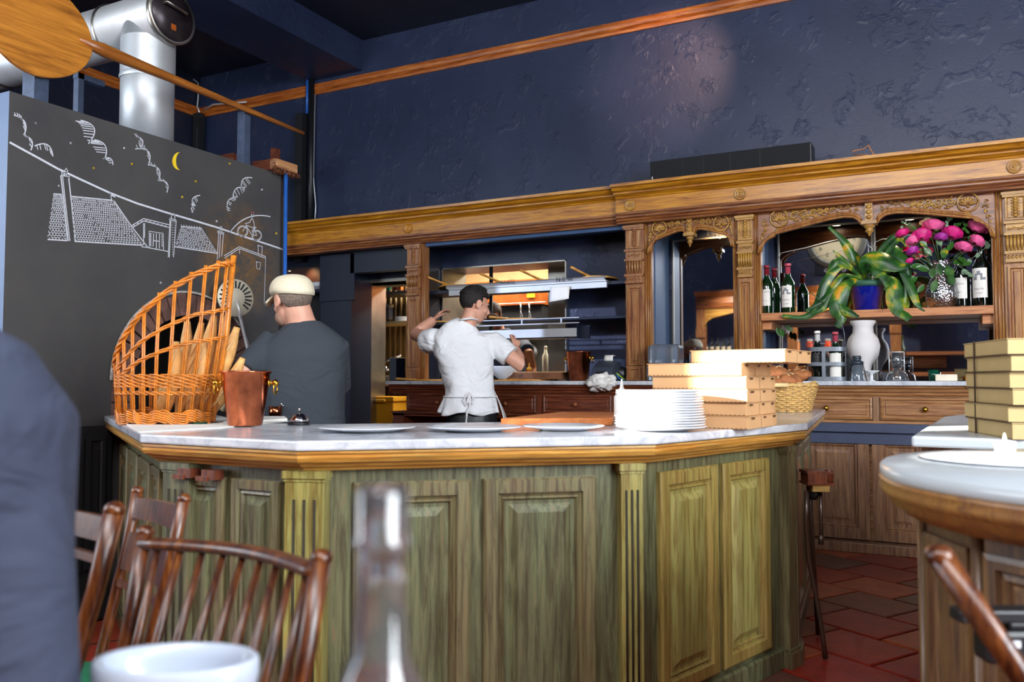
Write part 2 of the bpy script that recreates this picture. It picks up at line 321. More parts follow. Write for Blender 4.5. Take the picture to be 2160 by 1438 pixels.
def obj(name, mb, m, parent=None, world=True, bev=0, sub=0, solid=0, remesh=0, smooth_it=0, label=None):
    """link one mesh object; world=True: the mesh was written in room coordinates"""
    me = bpy.data.meshes.new(name); off = V((0, 0, 0))
    root = parent
    if parent and world:
        off = V(parent.location); q = parent.parent
        while q: off += V(q.location); q = q.parent
    me.from_pydata([tuple(V(v)-off) for v in mb.v] if world and parent else mb.v, [], mb.f); me.polygons.foreach_set('use_smooth', mb.sm)
    me.materials.append(m); me.update(); o = bpy.data.objects.new(name, me); sc.collection.objects.link(o)
    if parent: o.parent = parent
    if remesh: q = o.modifiers.new('remesh', 'REMESH'); q.mode = 'VOXEL'; q.voxel_size = remesh; q.use_smooth_shade = True
    if smooth_it: q = o.modifiers.new('smooth', 'SMOOTH'); q.iterations = smooth_it; q.factor = .6
    if bev: q = o.modifiers.new('bevel', 'BEVEL'); q.width = bev; q.segments = 2; q.limit_method = 'ANGLE'
    if sub: q = o.modifiers.new('sub', 'SUBSURF'); q.levels = sub; q.render_levels = sub
    if solid: q = o.modifiers.new('solid', 'SOLIDIFY'); q.thickness = solid; q.offset = 0
    if label: o['label'] = label
    return o
def tag(o, label, cat, group=None, kind=None):
    o['label'] = label; o['category'] = cat
    if group: o['group'] = group
    if kind: o['kind'] = kind
    return o
def recenter(o, c):
    """put the origin of a top-level single mesh at c"""
    c = V(c); o.data.transform(Matrix.Translation(-c)); o.location = c; return o
def struct(name, mb, m, parent=None, **k):
    o = obj(name, mb, m, parent, **k)
    if not parent: o['kind'] = 'structure'
    return o
def dup(src, loc=None, rz=None, label=None, group=None, parent=None):
    r = src.copy(); sc.collection.objects.link(r)
    if loc is not None: r.location = loc
    if rz is not None: r.rotation_euler = (0, 0, rz)
    if label: r['label'] = label
    if group: r['group'] = group
    if parent: r.parent = parent
    for ch in list(src.children):
        c = ch.copy(); sc.collection.objects.link(c); c.parent = r
        for g in list(ch.children): d = g.copy(); sc.collection.objects.link(d); d.parent = c
    return r
def text_mb(s, size, M, ext=.0004, bend=None, al='CENTER'):
    cu = bpy.data.curves.new('t', 'FONT'); cu.body = s; cu.size = size; cu.align_x = al; cu.align_y = 'CENTER'; cu.extrude = ext; cu.resolution_u = 2
    o = bpy.data.objects.new('t', cu); me = bpy.data.meshes.new_from_object(o)
    mb = MB(); vs = [v.co.copy() for v in me.vertices]
    if bend: vs = [V((bend*math.sin(v.x/bend), v.y, v.z+bend*(math.cos(v.x/bend)-1))) for v in vs]
    mb.add(vs, [tuple(p.vertices) for p in me.polygons], False, M)
    bpy.data.objects.remove(o); bpy.data.curves.remove(cu); bpy.data.meshes.remove(me); return mb
def basis(xa, ya, o):
    xa = V(xa).normalized(); ya = V(ya); ya = (ya-xa*ya.dot(xa)).normalized(); z = xa.cross(ya)
    return Matrix(((xa.x, ya.x, z.x, o[0]), (xa.y, ya.y, z.y, o[1]), (xa.z, ya.z, z.z, o[2]), (0, 0, 0, 1)))
def facing(o, rz=0):   # letters that face -Y when rz = 0
    return Matrix.Translation(V(o)) @ Matrix.Rotation(rz, 4, 'Z') @ Matrix.Rotation(math.pi/2, 4, 'X')
# ================================================================== ROOM SHELL
WY = 6.95; CE = 4.68; RX = 4.4; LX = -7.7; RY = -1.35
fl = thing('floor', None, None, (0, 2, 0), kind='structure')
m = MB(); m.bx(LX-.3, RX+.3, RY-.3, 10.4, -.1, -.012); fm_, n_, p_ = base('floor_beyond_the_single_tiles'); mp_ = mapping(n_, (1, 1, 1)); ga_ = math.radians(-31); mp_.inputs['Rotation'].default_value = (0, 0, -ga_)
lx_, ly_ = -(-.4*math.cos(-ga_)-1.6*math.sin(-ga_)), -(-.4*math.sin(-ga_)+1.6*math.cos(-ga_)); mp_.inputs['Location'].default_value = (lx_, ly_+.17, 0)
br_ = n_.nodes.new('ShaderNodeTexBrick'); n_.links.new(mp_.outputs[0], br_.inputs['Vector']); br_.offset = .5; br_.inputs['Scale'].default_value = 1; br_.inputs['Brick Width'].default_value = .40; br_.inputs['Row Height'].default_value = .34; br_.inputs['Mortar Size'].default_value = .009; br_.inputs['Mortar Smooth'].default_value = 0
br_.inputs['Color1'].default_value = lin('842416'); br_.inputs['Color2'].default_value = lin('8c4428'); br_.inputs['Mortar'].default_value = lin('241a18'); n_.links.new(br_.outputs['Color'], p_.inputs['Base Color']); p_.inputs['Roughness'].default_value = .5
obj('grout_bed', m, fm_, fl)
ga = math.radians(-31)+0; tx, ty = .40, .34; cg, sg = math.cos(ga), math.sin(ga)
tl_me = {}
def tile_at(i, j):
    x = (i+(.5 if j % 2 else 0))*tx; y = j*ty; return V((-.4+x*cg-y*sg, 3.6+x*sg+y*cg, 0))
for k in range(4):
    for hlf in (0,):
        mb = MB(); a, b = tx/2-.007, ty/2-.007; mb.rings(-a, a, -b, b, [(0, 0), (0, -.010), (.006, -.014)], Matrix.Rotation(math.radians(-90), 4, 'X'))
        mb2 = MB(); mb2.add([(v[0], v[1], v[2]-.014) for v in mb.v], mb.f); tl_me[k] = mb2
tmesh = []
for k in range(4):
    me = bpy.data.meshes.new('floor_tile'); me.from_pydata(tl_me[k].v, [], tl_me[k].f); me.materials.append(M_tiles[k]); tmesh.append(me)
nt_ = 0
for j in range(-22, 26):
    for i in range(-24, 26):
        p = tile_at(i, j); d = p.dot(fh); l_ = p.dot(rh)
        if p.y > 6.3 or p.y < 1 or d < 1.5: continue
        if not (.20*d-.35 < l_ < .56*d+.3 or (-.62*d-.2 < l_ < -.2*d and p.y < 2.4)): continue
        if nt_ >= 295: continue
        o = bpy.data.objects.new('floor_tile', tmesh[RD.choice((0, 0, 1, 1, 2, 3))]); sc.collection.objects.link(o); o.parent = fl
        o.location = V(p)-V((0, 2, 0)); o.location.z += RD.uniform(-.0015, .001); o.rotation_euler = (0, 0, ga); nt_ += 1
# back wall with the kitchen doorway and the hatch left open
DX0, DX1, DZ = aY(757, 700, WY).x, -4.60, 2.14
HX0, HX1 = aY(934, 600, WY).x, aY(1196, 600, WY).x; HZ0, HZ1 = 1.14, aY(1196, 548, WY).z
m = MB()
for x0, x1, z0, z1 in ((LX-.3, DX0, 0, CE), (DX0, DX1, DZ, CE), (DX1, HX0, 0, CE), (HX0, HX1, 0, HZ0), (HX0, HX1, HZ1, CE), (HX1, RX+.3, 0, CE)): m.bx(x0, x1, WY, WY+.25, z0, z1)
struct('wall_back', m, M_navy)
m = MB(); m.bx(LX-.3, RX+.3, RY-.3, WY+.25, CE, CE+.1); struct('ceiling', m, M_ceil)
m = MB()   # left wall with one tall window that lets the sun reach the hatch
wy0, wy1, wz0, wz1 = 1.25, 2.62, 2.55, 3.72
for y0, y1, z0, z1 in ((RY-.3, wy0, 0, CE), (wy1, WY+.25, 0, CE), (wy0, wy1, 0, wz0), (wy0, wy1, wz1, CE)): m.bx(LX-.25, LX, y0, y1, z0, z1)
struct('wall_left', m, M_navy_d)
m = MB()
rx0, rx1, rz0, rz1 = -5.72, -4.86, 2.29, 2.80
for x0, x1, z0, z1 in ((LX-.3, rx0, 0, CE), (rx1, RX+.3, 0, CE), (rx0, rx1, 0, rz0), (rx0, rx1, rz1, CE)): m.bx(x0, x1, RY-.25, RY, z0, z1)
struct('wall_rear', m, M_navy)
m = MB(); m.bx(RX, RX+.25, RY-.3, WY+.25, 0, CE); struct('wall_right', m, M_navy)
def wframe(name, x0, x1, z0, z1, M):
    m = MB(); t = .05
    m.bx(x0-t, x1+t, -.02, .04, z1, z1+t, M); m.bx(x0-t, x1+t, -.02, .06, z0-t, z0, M); m.bx(x0-t, x0, -.02, .04, z0, z1, M); m.bx(x1, x1+t, -.02, .04, z0, z1, M)
    return struct(name, m, M_trim)
wframe('window_1', rx0, rx1, rz0, rz1, Matrix.Translation((0, RY, 0)))
wframe('window_2', wy0, wy1, wz0, wz1, Matrix.Translation((LX, 0, 0)) @ Matrix.Rotation(math.pi/2, 4, 'Z') @ Matrix.Scale(-1, 4, (0, 1, 0)))
m = MB(); m.bx(LX-.12, LX-.11, wy0, wy1, wz0, wz1); tg = bpy.data.materials.new('tinted_pane'); tg.use_nodes = True; n_ = tg.node_tree; n_.nodes.clear(); q_ = n_.nodes.new('ShaderNodeBsdfTransparent'); q_.inputs[0].default_value = (.17, .19, .24, 1); o_ = n_.nodes.new('ShaderNodeOutputMaterial'); n_.links.new(q_.outputs[0], o_.inputs[0]); struct('window_4', m, tg)  # unseen pane added only to dim and tint the sun through this opening
# ceiling beam, picture rails
m = MB(); m.bx(-6.05, -5.35, RY, WY, 4.36, CE); struct('trim_1', m, M_navy)
rail = [(0, 4.20), (.018, 4.20), (.022, 4.225), (.012, 4.235), (.03, 4.25), (.036, 4.275), (.02, 4.285), (.03, 4.30), (.03, 4.31), (0, 4.31)]
m = MB(); m.sweep([(q, z) for q, z in rail], [(LX, WY), (RX, WY)]); struct('trim_2', m, M_trim)
m = MB(); m.sweep([(q, z) for q, z in rail], [(LX, RY), (LX, WY)]); struct('trim_3', m, M_trimy)
# kitchen behind: walls, ceiling
m = MB(); m.bx(-8.4, -.8, 9.6, 9.8, 0, 3); struct('wall_kitchen_back', m, M_steel2)
m = MB(); m.bx(-8.4, -.8, WY+.25, 9.6, 2.75, 2.85); struct('ceiling_kitchen', m, M_kwall)
m = MB(); m.bx(-.95, -.8, WY+.25, 9.8, 0, 2.85); struct('wall_kitchen_right', m, M_kwall)
m = MB(); m.bx(-8.5, -8.4, WY+.25, 9.8, 0, 2.85); struct('wall_kitchen_left', m, M_kwood)
area('kitchen_ceiling_light', (-4.2, 8.2, 2.70), (-4.2, 8.2, 0), 2.4, .6, 120, (1, .93, .80))
# ================================================================== OVEN ENCLOSURE WITH CHALKBOARD FACE
BX = -3.7; BY0 = 2.265; BY1 = 4.01; BZ = 2.44
ov = thing('oven_enclosure', 'tall chalkboard-faced pizza oven enclosure with a brick arch and rooftop chalk drawing', 'oven', (BX, BY0, 0))
OC, OZ, OR, OI = 3.285, 1.15, .47, .355
m = MB(); t = .012; N = 24
def afr(y, R): return OZ+math.sqrt(max(0, R*R-(y-OC)**2))
ys = [OC-OI+2*OI*i/N for i in range(N+1)]
def slab(m, y0, y1, za0, za1, z1): m.add([(BX, y0, za0), (BX, y1, za1), (BX, y1, z1), (BX, y0, z1)], [(0, 1, 2, 3)])
slab(m, BY0, OC-OI, .0, .0, BZ); slab(m, OC+OI, BY1, .0, .0, BZ); slab(m, OC-OI, OC+OI, .0, .0, .95) if 0 else None
m.add([(BX, OC-OI, 0), (BX, OC+OI, 0), (BX, OC+OI, .93), (BX, OC-OI, .93)], [(0, 1, 2, 3)])
for a, b in zip(ys, ys[1:]): slab(m, a, b, afr(a, OI), afr(b, OI), BZ)
obj('chalkboard_face', m, M_board, ov)
m = MB(); X1 = -5.6
m.add([(BX, BY0, 0), (X1, BY0, 0), (X1, BY0, BZ), (BX, BY0, BZ), (BX, BY1, 0), (X1, BY1, 0), (X1, BY1, BZ), (BX, BY1, BZ)], [(0, 3, 2, 1), (4, 5, 6, 7), (1, 2, 6, 5), (3, 7, 6, 2)])
obj('casing', m, plain('blue_grey_casing_paint', '50688e', .45, var=.1), ov)  # blue daylight on the front face is put into this colour
m = MB(); m.bx(BX-.55, BX-.09, BY1, BY1+.13, 0, BZ-.10); obj('side_board', m, M_board, ov)
# tunnel
m = MB(); v = []; f = []
for k, x in enumerate((BX-.001, BX-.75)):
    v += [(x, OC-OI, .93)]+[(x, y, afr(y, OI)) for y in ys]+[(x, OC+OI, .93)]
q = N+3
for i in range(q-1): f.append((i, i+1, q+i+1, q+i))
f.append(tuple(range(q, 2*q))); f.append((0, q, 2*q-1, q-1)); m.add(v, f); obj('oven_mouth', m, plain('soot_black_lining', '1a1412', .9, bmp=.5), ov)
nb = 21
for i in range(nb):
    a0 = math.pi*i/nb+.012; a1 = math.pi*(i+1)/nb-.012; e = RD.uniform(0, .008); ro = OR+RD.uniform(-.006, .006)
    p = [(OC+r_*math.cos(a), OZ+r_*math.sin(a)) for r_, a in ((OI, a0), (ro, a0), (ro, a1), (OI, a1))]
    m = MB(); x = BX+.022+e; v = [(BX-.05, *k) for k in p]+[(x, *k) for k in p]
    m.add(v, [(3, 2, 1, 0), (4, 5, 6, 7)]+[(j, (j+1) % 4, (j+1) % 4+4, j+4) for j in range(4)]); obj('brick', m, M_brick, ov)
for s in (-1, 1):
    for k in range(2):
        m = MB(); y0, y1 = (OC+s*OI, OC+s*OR); m.bx(BX-.05, BX+.025, y0, y1, .94+.105*k, 1.035+.105*k); obj('brick', m, M_brick, ov)
m = MB(); m.tube([(BX+.012, OC+(OR+.012)*math.cos(a), OZ+(OR+.012)*math.sin(a)) for a in [math.pi*i/60 for i in range(61)]], .008, 5); obj('mortar_edge', m, plain('pale_mortar', 'a09a94', .9, var=.5, sc_=50, bmp=.6), ov)
# wooden arch slats seen at the left flank of the mouth (kindling rack)
# chalk drawing: thin ribbons of chalk on the face, flat print
Xc = BX+.0015
def cz(x, y): p = aX(x/3.269, 180+y/3.269, Xc); return (p.y, p.z)
CH = MB(); CY = MB(); CP = MB()
def stroke(pts, w_=.0035, mb=None, raw=False):
    mb = mb or CH; P = pts if raw else [cz(*p) for p in pts]; v = []; n = len(P)
    for i in range(n):
        a = V(P[max(0, i-1)]); b = V(P[min(n-1, i+1)]); d = (b-a); d = d.normalized() if d.length > 0 else V((1, 0)); q = V((-d.y, d.x))*w_/2
        v += [(Xc, P[i][0]-q.x, P[i][1]-q.y), (Xc, P[i][0]+q.x, P[i][1]+q.y)]
    mb.add(v, [(2*i, 2*i+2, 2*i+3, 2*i+1) for i in range(n-1)])
def arc(p0, p1, bulge, n=10):
    p0 = V(p0); p1 = V(p1); d = p1-p0; q = V((d.y, -d.x)); return [tuple(p0+d*t+q*bulge*4*t*(1-t)) for t in [i/n for i in range(n+1)]]
def cloud(p0, p1, b, hatch=6, hl=38, ang=(-1, -.15)):
    a = arc(p0, p1, b); stroke(a, .0055)
    for i in range(hatch):
        k = a[1+int(i*(len(a)-2)/hatch)]; L = hl*(.6+.4*math.sin(3.14*(i+1)/(hatch+1)))
        stroke([(k[0]-6, k[1]+4), (k[0]-6+ang[0]*L, k[1]+4+ang[1]*L)], .004)
stroke([(66, 392), (250, 492), (400, 575), (560, 650), (760, 742), (950, 815), (1160, 880), (1350, 935), (1500, 980), (1700, 1048), (1860, 1100), (1948, 1130)], .010)
for a in (((95, 205), (165, 345), .3, 7, 42, (-.35, -.9)), ((165, 345), (212, 448), .3, 5, 36, (-.5, -.75)), ((238, 418), (365, 490), .35, 6, 38, (.25, 1)),
          ((555, 240), (610, 402), .42, 8, 80, (-1, -.12)), ((650, 375), (725, 500), .3, 7, 85, (-1, -.1)), ((725, 500), (778, 548), .3, 5, 26, (-1, .1)),
          ((935, 348), (960, 440), .4, 6, 38, (-.6, -.85)), ((932, 438), (1022, 552), .42, 7, 42, (-.4, -.95)), ((1025, 548), (1090, 660), .35, 6, 42, (-.5, -.8)), ((1090, 655), (1150, 738), .38, 5, 30, (-.4, -.8)),
          ((1668, 710), (1740, 638), .38, 6, 46, (.7, 1)), ((1608, 770), (1690, 706), .32, 5, 46, (.5, 1)), ((1575, 866), (1640, 768), .34, 6, 30, (1, .5)),
          ((1335, 838), (1380, 758), .36, 6, 38, (.6, 1)), ((1330, 872), (1350, 828), .4, 3, 16, (1, .6))): cloud(*a)
for x, y, mb in ((247, 260, CH), (487, 398, CH), (856, 432, CH), (910, 541, CY), (646, 570, CY), (1350, 661, CY), (1256, 769, CY), (1584, 539, CY), (1806, 719, CH), (1494, 936, CH), (1905, 1020, CY), (405, 692, CH), (1108, 1360, CH)):
    for a in (0, 1.05, 2.1): stroke([(x-7*math.cos(a), y-7*math.sin(a)), (x+7*math.cos(a), y+7*math.sin(a))], .005, mb)
# crescent moon
o_ = [cz(1240-52*math.sin(t), 522-62*math.cos(t)) for t in [.1+2.94*i/16 for i in range(17)]]; i_ = [cz(1244-30*math.sin(t), 522-60*math.cos(t)) for t in [.1+2.94*i/16 for i in range(17)]]
CY.add([(Xc, *p) for p in o_]+[(Xc, *p) for p in i_], [(i, i+1, 18+i, 17+i) for i in range(16)])
def quadpt(q, u, v):
    a = V(q[0]).lerp(V(q[1]), u); b = V(q[3]).lerp(V(q[2]), u); return tuple(a.lerp(b, v))
def roof(q, rows, cols):
    for r_ in range(rows+1):
        v = r_/rows; x0 = quadpt(q, 0, v); x1 = quadpt(q, 1, v); nseg = cols
        if r_ in (0, rows): stroke([x0, x1], .006)
        else:
            for c in range(nseg):
                if RD.random() < .9: stroke([quadpt(q, (c+.08)/nseg, v), quadpt(q, (c+.8)/nseg, v)], .0034)
        if r_ < rows:
            for c in range(nseg+1):
                u = min(1, (c+(.5 if r_ % 2 else 0))/nseg); stroke([quadpt(q, u, v+.1/rows), quadpt(q, u, v+.85/rows)], .003)
roof([(370, 748), (425, 752), (465, 1070), (328, 1062)], 20, 6)
roof([(490, 765), (775, 792), (985, 1102), (515, 1075)], 20, 24)
roof([(1250, 972), (1390, 985), (1500, 1158), (1205, 1112)], 13, 14)
def pl(*a, w_=.0045): stroke(list(a), w_)
pl((420, 628), (440, 800), (470, 1072), w_=.006); pl((432, 628), (450, 800), (482, 1072)); pl((474, 640), (492, 800), (518, 1074), w_=.006)
pl((418, 630), (418, 622), (480, 628), (478, 640)); pl((428, 622), (426, 598), (440, 598), (440, 624)); pl((446, 624), (446, 600), (458, 600), (458, 626)); pl((445, 590), (457, 570), (468, 590), (462, 592), (462, 605))
pl((760, 742), (770, 790)); pl((757, 750), (795, 770), w_=.006)
pl((785, 795), (905, 968), (1020, 1118), w_=.006); pl((975, 1112), (1020, 1118), (1160, 1145))
pl((905, 968), (990, 918), (1170, 962)); pl((912, 982), (992, 934), (1168, 980))
for i in range(9): x = 925+i*27; y = 968-.55*(x-925) if x < 990 else 930+.28*(x-990); stroke(arc((x-8, y+6), (x+10, y+2), .5, 5), .003)
pl((990, 950), (990, 1100)); pl((998, 950), (996, 1050)); pl((1030, 1115), (1028, 1005), (1125, 1020), (1128, 1132)); pl((1040, 1110), (1040, 1018), (1060, 1022), (1055, 1110)); pl((1100, 1022), (1098, 1125)); pl((1078, 1020), (1078, 1125)); pl((1060, 1070), (1100, 1075))
for i in range(8): pl((1030, 1020+i*11), (1040, 1021+i*11), w_=.003); pl((1112, 1030+i*11), (1126, 1032+i*11), w_=.003)
pl((1172, 925), (1160, 1185)); pl((1178, 925), (1168, 1185)); pl((1215, 940), (1196, 1185)); pl((1165, 925), (1218, 940), (1216, 930), (1170, 915)); pl((1182, 882), (1182, 918)); pl((1206, 888), (1205, 925))
for i in range(14): pl((1184+i*.3, 945+i*17), (1190+i*.3, 946+i*17), w_=.004); pl((1198, 950+i*16), (1204, 951+i*16), w_=.003)
for i in range(8): pl((1250+i*18, 972+i*1.8), (1250+i*18, 958+i*1.8), w_=.003)
pl((1500, 1012), (1545, 1028), (1545, 1018), (1502, 1002), (1500, 1012)); pl((1508, 1018), (1498, 1200)); pl((1520, 1022), (1512, 1190)); pl((1540, 1030), (1528, 1180)); pl((1518, 1000), (1520, 970), (1530, 975), (1530, 1006))
pl((1545, 1175), (1650, 1112), (1832, 1180)); pl((1548, 1190), (1652, 1124), (1832, 1192)); pl((1780, 1100), (1780, 1158)); pl((1808, 1110), (1806, 1165)); pl((1775, 1102), (1812, 1112)); pl((1832, 1180), (1822, 1500), w_=.003)
pl((1652, 1124), (1652, 1160)); pl((1765, 1215), (1798, 1222), (1790, 1270), (1770, 1262), (1768, 1215), w_=.004)
stroke(arc((1585, 1015), (1865, 905), .17, 12), .006)
def circ(x, y, r_, w_=.004, n=18, sx=.95): stroke([(x+sx*r_*math.cos(6.2832*i/n), y+r_*math.sin(6.2832*i/n)) for i in range(n+1)], w_)
circ(1673, 1006, 38); circ(1770, 1035, 36); circ(1673, 1006, 32, .003); circ(1770, 1035, 30, .003)
pl((1673, 1006), (1700, 965), (1690, 950)); pl((1700, 970), (1735, 1030), (1770, 1035)); pl((1735, 1030), (1755, 985), (1700, 965)); pl((1755, 985), (1770, 1035)); pl((1745, 975), (1768, 980))
pl((1738, 915), (1750, 940), (1756, 980)); pl((1738, 915), (1720, 945), (1695, 952)); pl((1756, 978), (1738, 1005), (1742, 1035)); pl((1762, 978), (1750, 1010), (1746, 1040)); circ(1742, 898, 9)
for dx in range(-8, 9, 3): stroke([(1742+dx, 872), (1742+dx*.8, 890)], .006, CP)
obj('chalk_drawing', CH, M_chalk, ov)['kind'] = 'stuff'; obj('moon_and_stars', CY, M_chalky, ov)['kind'] = 'stuff'; obj('rider_hair', CP, M_chalkp, ov)
# small round thermometer dial low beside the basket
m = MB(); p = aX(468, 858, BX+.02); m.bx(BX, BX+.03, p.y-.07, p.y+.07, p.z-.06, p.z+.05); obj('control_box', m, M_black, ov)
m = MB(); m.lathe([(.028, 0), (.028, .006)], (0, 0, 0), 20, Matrix.Translation((BX+.03, p.y, p.z)) @ Matrix.Rotation(math.pi/2, 4, 'Y')); obj('dial', m, M_ivory, ov)
# dado below the chalkboard: dark panelling
dd = thing('dark_dado_panelling', 'black painted wainscot with raised panels under the left end of the chalkboard', 'panelling', (BX+.02, 2.5, 0))
m = MB(); m.bx(BX+.002, BX+.03, BY0, 2.80, 0, .93); obj('backing', m, M_dark, dd)
RM = lambda x: Matrix.Translation((x, 0, 0)) @ Matrix.Rotation(math.pi/2, 4, 'Z')
for k, (a, b) in enumerate(((2.30, 2.46), (2.50, 2.64), (2.66, 2.76))):
    m = MB(); m.rings(a, b, .25, .88, [(0, 0), (0, -.014), (.02, -.014), (.026, -.006), (.05, -.006), (.06, -.016)], RM(BX+.03)); obj('panel', m, M_dark, dd)
# posts on top of the enclosure
for k, (px, yt, nm) in enumerate(((74, 134, 'thick blue grey steel post under the paddle blade'), (165, 155, 'slim grey steel post behind the paddle blade'), (515, 238, 'blue grey steel post under the paddle shaft end'))):
    p = aX(px, 230, BX-(.14, .36, .12)[k]); zt = aX(px, yt, BX-(.14, .36, .12)[k]).z; s = (.045, .02, .03)[k]
    m = MB(); m.bx(p.x-s, p.x+s, p.y-s*.8, p.y+s*.8, BZ, zt)
    if k == 1: m.bx(p.x-s, p.x+s, p.y-s, p.y+.14, zt-.03, zt)
    o = obj('steel_post', m, M_post); tag(o, nm, 'post', 'posts on top of the oven enclosure'); recenter(o, (p.x, p.y, BZ))
# giant wooden oven peel lying on the posts
pa = aX(640, 281, BX-.07); pb = aX(195, 96, BX-.07); PE = thing('oven_peel', 'giant honey-coloured wooden paddle lying across posts above the chalkboard', 'paddle', (BX-.07, 2.5, 2.75))
m = MB(); m.tube([pa, pa.lerp(pb, .3), pa.lerp(pb, .7), pb.lerp(pa, .04), pb+(pb-pa)*.05], [.012, .018, .024, .034, .018], 10); obj('shaft', m, wood('dark_honey_shaft', ['5c3010', '94561e', 'b4752e'], 'y', sc_=.7), PE)
pc = aX(78, 55, BX-.07); m = MB(); v = []; n = 40
ax1 = (pa-pb).normalized(); ax2 = V((0, 0, 1)); ax2 = (ax2-ax1*ax2.dot(ax1)).normalized(); L = (pc-pb).length
for th in (-.011, .011):
    for i in range(n):
        a = 2*math.pi*i/n; u = math.cos(a); w_ = math.sin(a); rr = .285 if u > 0 else .26
        v.append(pc+ax1*u*rr*(1.0 if u > 0 else 1)+ax2*w_*.24*(1-.1*max(0, u))+V((th, 0, 0)))
m.add(v, [tuple(range(n-1, -1, -1)), tuple(range(n, 2*n))]+[(i, (i+1) % n, (i+1) % n+n, i+n) for i in range(n)]); obj('blade', m, M_peel, PE, bev=.006)
# ducts
DU = thing('exhaust_duct', 'shiny galvanised exhaust duct with a tee and a round capped end', 'duct', (ad(311, 200, 4.95).x, ad(311, 200, 4.95).y, BZ))
dx, dy = DU.location.x, DU.location.y; zc = ad(345, 48, 4.95).z; r0 = .150
m = MB(); m.lathe([(r0, BZ), (r0, zc-.02)], (dx, dy, 0), 36); obj('riser', m, M_zinc, DU)
m = MB(); m.lathe([(r0+.004, zc-.36), (r0+.008, zc-.345), (r0+.004, zc-.33)], (dx, dy, 0), 36, cap=False); m.lathe([(r0+.003, zc-.35), (r0+.003, zc-.12)], (dx, dy, 0), 36, cap=False); obj('riser_collar', m, M_zinc, DU)
MX = Matrix.Translation((dx, dy, zc)) @ Matrix.Rotation(math.pi/2, 4, 'Y')
m = MB(); m.lathe([(r0+.006, -3.3), (r0+.006, .20)], (0, 0, 0), 36, MX); obj('horizontal_run', m, M_zinc, DU)
for q in (-.30, -1.4): m = MB(); m.lathe([(r0+.008, q-.012), (r0+.017, q), (r0+.008, q+.012)], (0, 0, 0), 36, MX, cap=False); obj('seam_ring', m, M_steel, DU)
m = MB(); m.lathe([(r0+.010, .17), (r0+.014, .205), (r0+.003, .206)], (0, 0, 0), 36, MX, cap=False); obj('seam_ring', m, M_steel, DU)
m = MB(); m.lathe([(0.002, .208), (r0-.004, .208), (r0-.004, .200)], (0, 0, 0), 36, MX); obj('end_cap', m, plain('blackened_cap', '3a3438', .35, .7, var=.5, sc_=12), DU)
m = MB(); m.tube([(-.05, -.075, .21), (-.05, -.07, .235), (-.035, .07, .235), (-.035, .075, .21)], .008, 6, MX, flat=2); obj('handle', m, M_steel, DU)
m = MB(); m.bx(.05, .085, -.015, .02, .209, .2105, MX); obj('sticker', m, M_orange, DU)
# blue-handled oven brush leaning on the enclosure edge
bt = aX(603, 365, BX+.05); OB = thing('oven_brush', 'blue pole oven brush with worn brown head at the chalkboard corner', 'brush', (bt.x, bt.y, .0))
m = MB(); m.tube([(bt.x+.03, bt.y-.02, .02), bt], .012, 10); obj('pole', m, M_pole, OB)
m = MB(); c = aX(600, 357, BX+.05); m.bx(c.x-.03, c.x+.03, c.y-.10, c.y+.09, c.z-.012, c.z+.045); obj('head', m, wood('worn_brush_block', ['6a4028', 'a87850', 'c09468'], 'y'), OB, bev=.008)
m = MB()
for i in range(60):
    y = c.y-.13+RD.random()*.04; z = c.z+RD.uniform(-.015, .045); x = c.x+RD.uniform(-.03, .03); m.tube([(x, c.y-.09, z), (x+RD.uniform(-.01, .01), y, z-.01)], .0015, 4)
for i in range(90):
    x = c.x+RD.uniform(-.03, .03); y = c.y+RD.uniform(-.08, .11); m.tube([(x, y, c.z-.01), (x, y+RD.uniform(-.01, .02), c.z-.035)], .0016, 4)
obj('bristles', m, wood('bristle_brown', ['5a3018', '8a5028'], 'z'), OB)['kind'] = 'stuff'
# perforated round metal turning peel leaning beside the mouth
tc_ = aX(497, 628, BX+.16); tb = aX(524, 745, BX+.2); TP = thing('turning_peel', 'perforated round steel turning peel leaning beside the oven mouth', 'peel', (tb.x, tb.y, 1.2))
dn = (tb-tc_).normalized(); xa = V((0.35, 1, 0)).normalized(); M_ = basis(xa, -dn, tc_)
m = MB(); m.lathe([(.001, -.002), (.105, -.002), (.107, 0), (.105, .002), (.001, .002)], (0, 0, 0), 36, M_); obj('disc', m, plain('worn_aluminium', 'bcb4a2', .5, .35, var=.1), TP)
m = MB()
for i in range(17):
    a = math.pi*(-.22+1.44*i/16); R_ = Matrix.Rotation(a, 4, 'Z'); m.bx(.055, .095, -.0045, .0045, -.005, .0055, M_ @ R_)
obj('slot', m, M_dark, TP)
m = MB(); m.tube([tc_+dn*.02, tc_+dn*.12], [.012, .014], 8, flat=.5); m.tube([tc_+dn*.10, tc_+dn*(tc_.z-.01)/-dn.z], .009, 8); obj('rod', m, M_alu, TP)
# conduit, cables and dark uprights at the back corner
cp = thing('corner_conduit', 'black vertical conduit with blue pipe clipped to the navy wall beside the beam', 'pipe', (aY(652, 400, WY-.05).x, WY-.05, 0))
x = cp.location.x
m = MB(); m.tube([(x+.02, WY-.05, 2.5), (x+.02, WY-.05, 4.36)], .03, 10); obj('pipe', m, M_black, cp)
m = MB(); m.tube([(x-.04, WY-.05, 4.0), (x-.04, WY-.05, 4.36)], .015, 8); obj('blue_pipe', m, M_pole, cp)
m = MB(); m.bx(x-.16, x-.06, WY-.10, WY-.02, 2.4, 4.0); obj('upright_channel', m, M_dark, cp)
m = MB(); m.tube([(x+.06, WY-.03, 2.72), (x+.075, WY-.03, 3.0), (x+.04, WY-.03, 3.3), (x+.05, WY-.03, 4.2)], .006, 5); obj('wire', m, M_alu, cp)
p = aY(420, 300, WY-.08); c2 = thing('rack_upright', 'black slotted steel rack upright in the far corner above the oven', 'rack', (p.x, p.y, 0))
